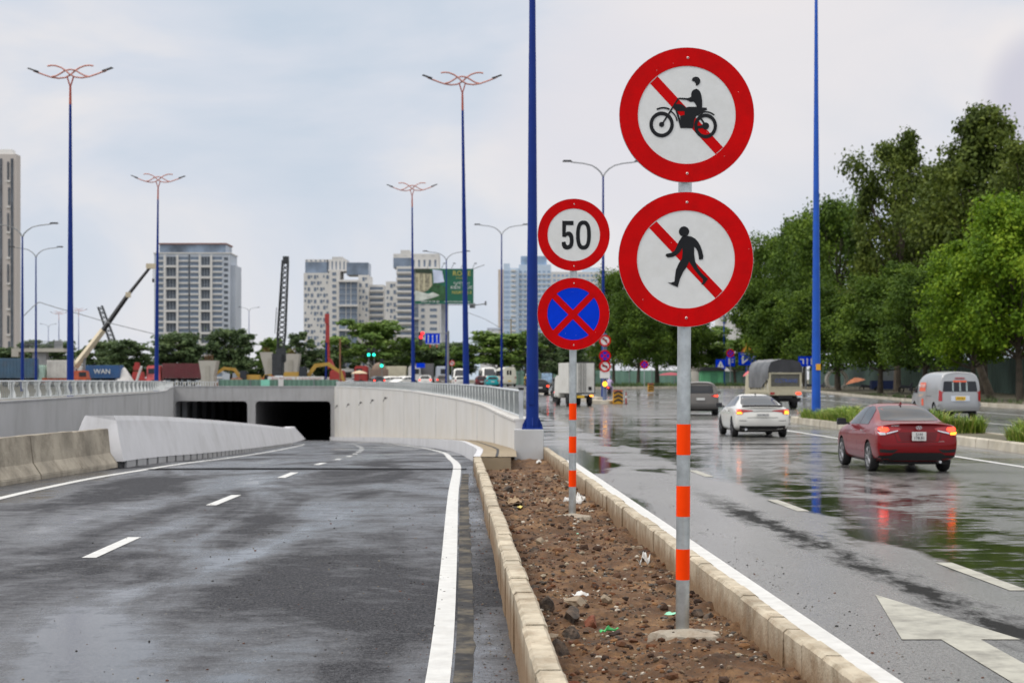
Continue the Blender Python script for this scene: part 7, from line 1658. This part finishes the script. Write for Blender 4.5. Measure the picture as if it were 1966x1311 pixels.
# gantry arm with the red signal and the blue lane sign
Y = 216; o = Vector((Xp(857, Y), Y-.6, .7)); t = thing('traffic_light', 'red traffic light and blue three-lane sign on one arm, beside the billboard', 'traffic light', o); z = zz(640, Y)-.7
MB().tube([(.25, 0, 0), (.25, 0, z+.3)], .16, 10).build('post', MT['grey'], t, smooth=True); MB().tube([(.25, 0, z), (-3.4, 0, z)], .07, 6).build('arm', MT['grey'], t)
MB().box((-1.75, -.12, z-.72), (1.85, .08, 1.35)).build('lane_sign', MT['sblue'], t); m = MB()
for x in (-.55, 0, .55): m.prism([(-1.75+x-.05, z-1.2), (-1.75+x+.05, z-1.2), (-1.75+x+.05, z-.4), (-1.75+x+.12, z-.4), (-1.75+x, z-.18), (-1.75+x-.12, z-.4), (-1.75+x-.05, z-.4)], -.2, -.17)
m.box((-1.75, -.18, z-1.36), (1.8, .03, .06)); m.build('lane_arrows', MT['swhite'], t)
MB().box((-3.3, -.05, z-.7), (.5, .35, 1.7)).build('signal_housing', MT['black'], t); m = MB()
for q in ((-3.05, z+.0), (-3.25, z-.5)): m.lathe([(.01, -.32), (.21, -.32), (.21, -.2)], 14, o=(q[0], 0, q[1]), axis='y')
m.build('red_light', RSg, t); 
for x in (-2.05, -1.2): MB().tube([(x, -.1, z-1.45), (x, -.1, z-1.85)], .1, 8).build('amber_marker', ORP, t)
for lb, px, py, Y, arm in (('left of the two green traffic lights hanging before the widest tree', 708, 681, 250, 1), ('right of the two green traffic lights hanging before the widest tree', 718, 681, 250, 1), ('low green traffic light above the brown loaded truck', 733, 702, 242, 0)):
    p = at(px, py, Y); t = thing('traffic_light', lb, 'traffic light', (p.x, Y, .7)); z = p.z-.7
    MB().box((0, 0, z+.35), (.5, .3, 1.3)).build('signal_housing', MT['black'], t); MB().lathe([(.01, -.28), (.22, -.28), (.22, -.16)], 14, o=(0, 0, z), axis='y').build('green_light', GS, t); MB().tube([(0, .2, 0), (0, .2, z+1)], .06, 6).build('post', MT['grey'], t)
small_sign_pole('round red bordered sign in front of the pale pier', 868, 236, zz(690, 236), .05, [(zz(697, 236), 'truck')], MT['galv'], .7, R_=.40)
panel_sign('small blue plate sign left of the grey cargo truck', 799, 816, 697, 706, 236, MT['sblue'])
panel_sign('blue printed poster board at the foot of the round pier', 1040, 1060, 716, 734, 250, M('poster blue', (.35, .5, .7), .5, var=.5, vs=2), post=False, z0=.7)
for lb, px, ytop, Y in (('thin wooden electricity pole in front of the wide dark tree', 981, 612, 262), ('pale concrete pole behind the electricity pole', 978, 680, 270), ('yellowish pole showing between the signs and the box truck', 1133, 668, 250)):
    p = at(px, ytop, Y); t = thing('utility_pole', lb, 'pole', (p.x, Y, .7)); h = p.z-.7; MB().tube([(0, 0, 0), (0, 0, h)], [.16, .10], 8).build('pole', PC if 'pale' in lb else M('pole wood', (.26, .20, .12), .8), t); MB().box((-.5, 0, h-.2), (1.6, .12, .12)).build('crossarm', MT['grey'], t)
# roofs, hut, umbrellas and planter kerbs near the trees
GH = M('green hut steel', (.10, .36, .17), .5, var=.12, vs=1.2); Y = 200
a, b = at(1346, 712, Y), at(1389, 748, Y); t = thing('site_hut', 'green steel container hut with a dark roof beside the slim blue pole', 'hut', ((a.x+b.x)/2, Y, .70)); w = b.x-a.x; h = a.z-.7; m = MB(); container(m, -w/2, w/2, 0, 2.4, .15, h); m.build('hut_body', GH, t); m = MB(); m.prism([(-w/2-.2, h), (w/2+.2, h), (w/2-.4, h+.45), (-w/2+.4, h+.45)], -.3, 2.7); m.build('roof', MT['black'], t); MB().box((.2, -.06, h*.48), (.8, .04, h*.75)).build('door', M('dark green door', (.05, .2, .1), .5), t)
def umbrella(label, px, py, Y, r, mat, z0, tilt=0):
    p = at(px, py, Y); t = thing('umbrella', label, 'umbrella', (p.x, Y, z0)); h = p.z-z0; m = MB(); m.T = Matrix.Translation((0, 0, h)) @ Matrix.Rotation(R(tilt), 4, 'Y'); m.lathe([(r, -.35), (r*.55, -.05), (.05, .12)], 10); m.build('canopy', mat, t); MB().tube([(0, 0, 0), (0, 0, h)], .03, 6).build('pole', MT['grey'], t); return t
umbrella('faded orange umbrella leaning under the roadside trees', 1641, 727, 182, 1.1, M('faded orange cloth', (.55, .20, .10), .7, var=.2, vs=2), .42, -14)
umbrella('maroon red tent roof behind the tree trunks', 1288, 716, 262, 2.2, M('maroon cloth', (.30, .04, .06), .7), .7)
umbrella('pink red umbrella beside the tarpaulin truck cab', 1437, 714, 190, .75, M('pink cloth', (.62, .14, .15), .7), .68, -12)
t = thing('food_cart', 'dark blue cart under the roadside trees, right of the orange umbrella', 'cart', (Xp(1700, 172), 172, .42)); MB().box((0, 0, .75), (3.0, 1.2, .9)).build('cart_body', M('dark blue cart', (.03, .05, .16), .6), t, bevel=.05); m = MB(); m.prism([(-.6, 1.2), (1.0, 1.2), (.9, 2.3), (-.1, 2.3)], -.3, .3); m.build('glass_case', M('pale glass case', (.35, .38, .38), .4), t)
for x in (-1, 1): w_ = MB().lathe([(.15, -.65), (.3, -.65), (.3, -.55), (.15, -.55)], 10, axis='y').build('wheel', TY, t); w_.location = (x, 0, .3)
t = thing('pipe_ring', 'pale concrete pipe ring standing under the trees left of the orange umbrella', 'pipe ring', (Xp(1606, 188), 188, .42)); m = MB(); m.ringp((0, 1.25), 1.0, 1.25, -.6, .6, 24); m.build('ring', PC, t)
for i, (px, Y) in enumerate(((1665, 178), (1575, 196), (1556, 205), (1742, 160))):
    t = thing('motorbike', ('parked motorbike under the trees between the umbrella and the cart', 'parked motorbike right behind the island lamp pole', 'parked motorbike just left of the island lamp pole', 'parked motorbike under the trees left of the silver van')[i], 'motorbike', (Xp(px, Y), Y, .42), 0, 'parked motorbikes under the trees')
    for x in (-.6, .6): w_ = MB().ringp((0, 0), .2, .3, -.05, .05, 14).build('wheel', TY, t); w_.location = (x, 0, .3)
    m = MB(); m.prism([(-.7, .6), (-.3, .45), (.3, .4), (.55, .95), (.4, 1.0), (.2, .7), (-.1, .72), (-.7, .8)], -.13, .13); m.build('body', M('bike paint', (.10, .10, .12), .4), t, bevel=.03); MB().tube([(.42, -.3, 1.02), (.42, .3, 1.02)], .02, 5).build('handlebar', MT['black'], t)
# kerb lines far right / far centre
mb = MB()
for y in range(88, 200, 1): mb.box((30.42, y+.5, max(.1, ZR(0, y)+.06)), (.16, .96, .28))
mb.build('kerb', MT['kerb_far'], kind='structure')
mb = MB()
for k in range(40):
    a = k/40; x = Xp(1140, 190)+a*(Xp(1530, 205)-Xp(1140, 190)); y = 186-6*a+10*math.sin(a*2.2); mb.box((x, y, ZR(0, y)+.1), (.56, .18, .34), rz=.12)
mb.build('kerb', MT['kerb_far'], kind='structure')
grass('planted_verge', lambda y: 30.9, 2.2, 90, 170, 5, .5, .22, 21, [(60, 84, 34), (80, 100, 44), (52, 66, 30)])
m = MB()
for k in range(26):
    a = k/25; x = Xp(1145, 193)+a*(Xp(1500, 205)-Xp(1145, 193)); rnd = random.Random(k)
    for q in range(70): 
        px_, py_ = x+rnd.uniform(-.9, .9), 192+rnd.uniform(-1, 1)+a*6; hh = rnd.uniform(.25, .8); w_ = .12; m.poly([(px_-w_, py_, .72), (px_+w_, py_, .72), (px_+rnd.uniform(-.3, .3), py_+rnd.uniform(-.3, .3), .72+hh)])
m.build('shrub_border', LM['far'], kind='stuff', fix=False)

# ================================================================ people
SKIN = M('skin', (.30, .17, .11), .6, var=.05)
def figure(par, pts, edges, rad, mat, name='body'):
    me = bpy.data.meshes.new(name); me.from_pydata(pts, edges, []); o = bpy.data.objects.new(name, me); COL.objects.link(o)
    sk = o.modifiers.new('k', 'SKIN'); 
    if not me.skin_vertices: 
        bm = bmesh.new(); bm.from_mesh(me); bm.verts.layers.skin.verify(); bm.to_mesh(me); bm.free()
    for i, r in enumerate(rad): me.skin_vertices[0].data[i].radius = (r, r)
    me.skin_vertices[0].data[0].use_root = True
    s = o.modifiers.new('s', 'SUBSURF'); s.levels = 1; s.render_levels = 1
    dg = bpy.context.evaluated_depsgraph_get(); dg.update(); m2 = bpy.data.meshes.new_from_object(o.evaluated_get(dg)); o.modifiers.clear(); o.data = m2; m2.materials.clear(); m2.materials.append(mat)
    m2.polygons.foreach_set('use_smooth', [True]*len(m2.polygons)); o.parent = par; return o
def rider(label, blabel, px, Y, z0, top, helmet, rz, bikecol):
    b = thing('motorbike', blabel, 'motorbike', (Xp(px, Y), Y, z0), rz)
    for y in (-.6, .6): w_ = MB().lathe([(.17, -.05), (.3, -.05), (.3, .05), (.17, .05)], 16, axis='x').build('wheel', TY, b); w_.location = (0, y, .3)
    m = MB(); m.prism([(-.75, .62), (-.3, .42), (.3, .38), (.6, .95), (.45, 1.02), (.2, .7), (-.1, .74), (-.75, .82)], -.14, .14, plane='yz'); m.build('fairing', bikecol, b, bevel=.03); MB().tube([(-.33, .45, 1.04), (.33, .45, 1.04)], .02, 5).build('handlebar', MT['black'], b); MB().box((0, -.8, .7), (.16, .06, .1)).build('tail_lamp', LITR, b)
    p = thing('person', label, 'person', (Xp(px, Y), Y, z0), rz)
    P = [(0, -.15, .82), (0, -.12, 1.05), (0, -.02, 1.32), (0, .0, 1.45), (0, .03, 1.56), (0, .04, 1.68), (-.18, -.02, 1.36), (-.27, .14, 1.16), (-.28, .40, 1.06), (.18, -.02, 1.36), (.27, .14, 1.16), (.28, .40, 1.06), (-.12, -.12, .80), (-.22, .28, .76), (-.18, .18, .32), (-.18, .30, .26), (.12, -.12, .80), (.22, .28, .76), (.18, .18, .32), (.18, .30, .26)]
    E = [(0, 1), (1, 2), (2, 3), (3, 4), (4, 5), (2, 6), (6, 7), (7, 8), (2, 9), (9, 10), (10, 11), (0, 12), (12, 13), (13, 14), (14, 15), (0, 16), (16, 17), (17, 18), (18, 19)]
    Rr = [.16, .16, .17, .07, .08, .09, .08, .055, .04, .08, .055, .04, .10, .085, .055, .05, .10, .085, .055, .05]
    figure(p, P, E, Rr, top); MB().lathe([(.01, -.02), (.13, 0), (.145, .08), (.11, .18), (.02, .22)], 14, o=(0, .04, 1.60)).build('helmet', helmet, p, smooth=True)
rider('person in a pale lilac raincoat and helmet riding past the amber light post', 'dark motorbike under the rider in the lilac raincoat', 1170, 150, .3, M('lilac raincoat', (.48, .38, .58), .5, var=.1), M('blue helmet', (.05, .12, .35), .3), R(-12), M('dark bike', (.06, .06, .07), .4))
rider('person in dark clothes and helmet riding left of the box truck', 'grey motorbike just left of the white box truck', 1064, 128, .05, M('dark rain clothes', (.05, .055, .06), .7), M('black helmet', (.03, .03, .03), .3), R(4), M('grey bike', (.14, .14, .15), .4))
rider('person in a yellow top riding behind the traffic near the thickest blue pole', 'black motorbike under the rider in the yellow top', 1011, 235, .72, M('yellow shirt', (.62, .42, .08), .7), M('white helmet', (.6, .6, .6), .3), R(170), M('bike dark', (.05, .05, .05), .4))
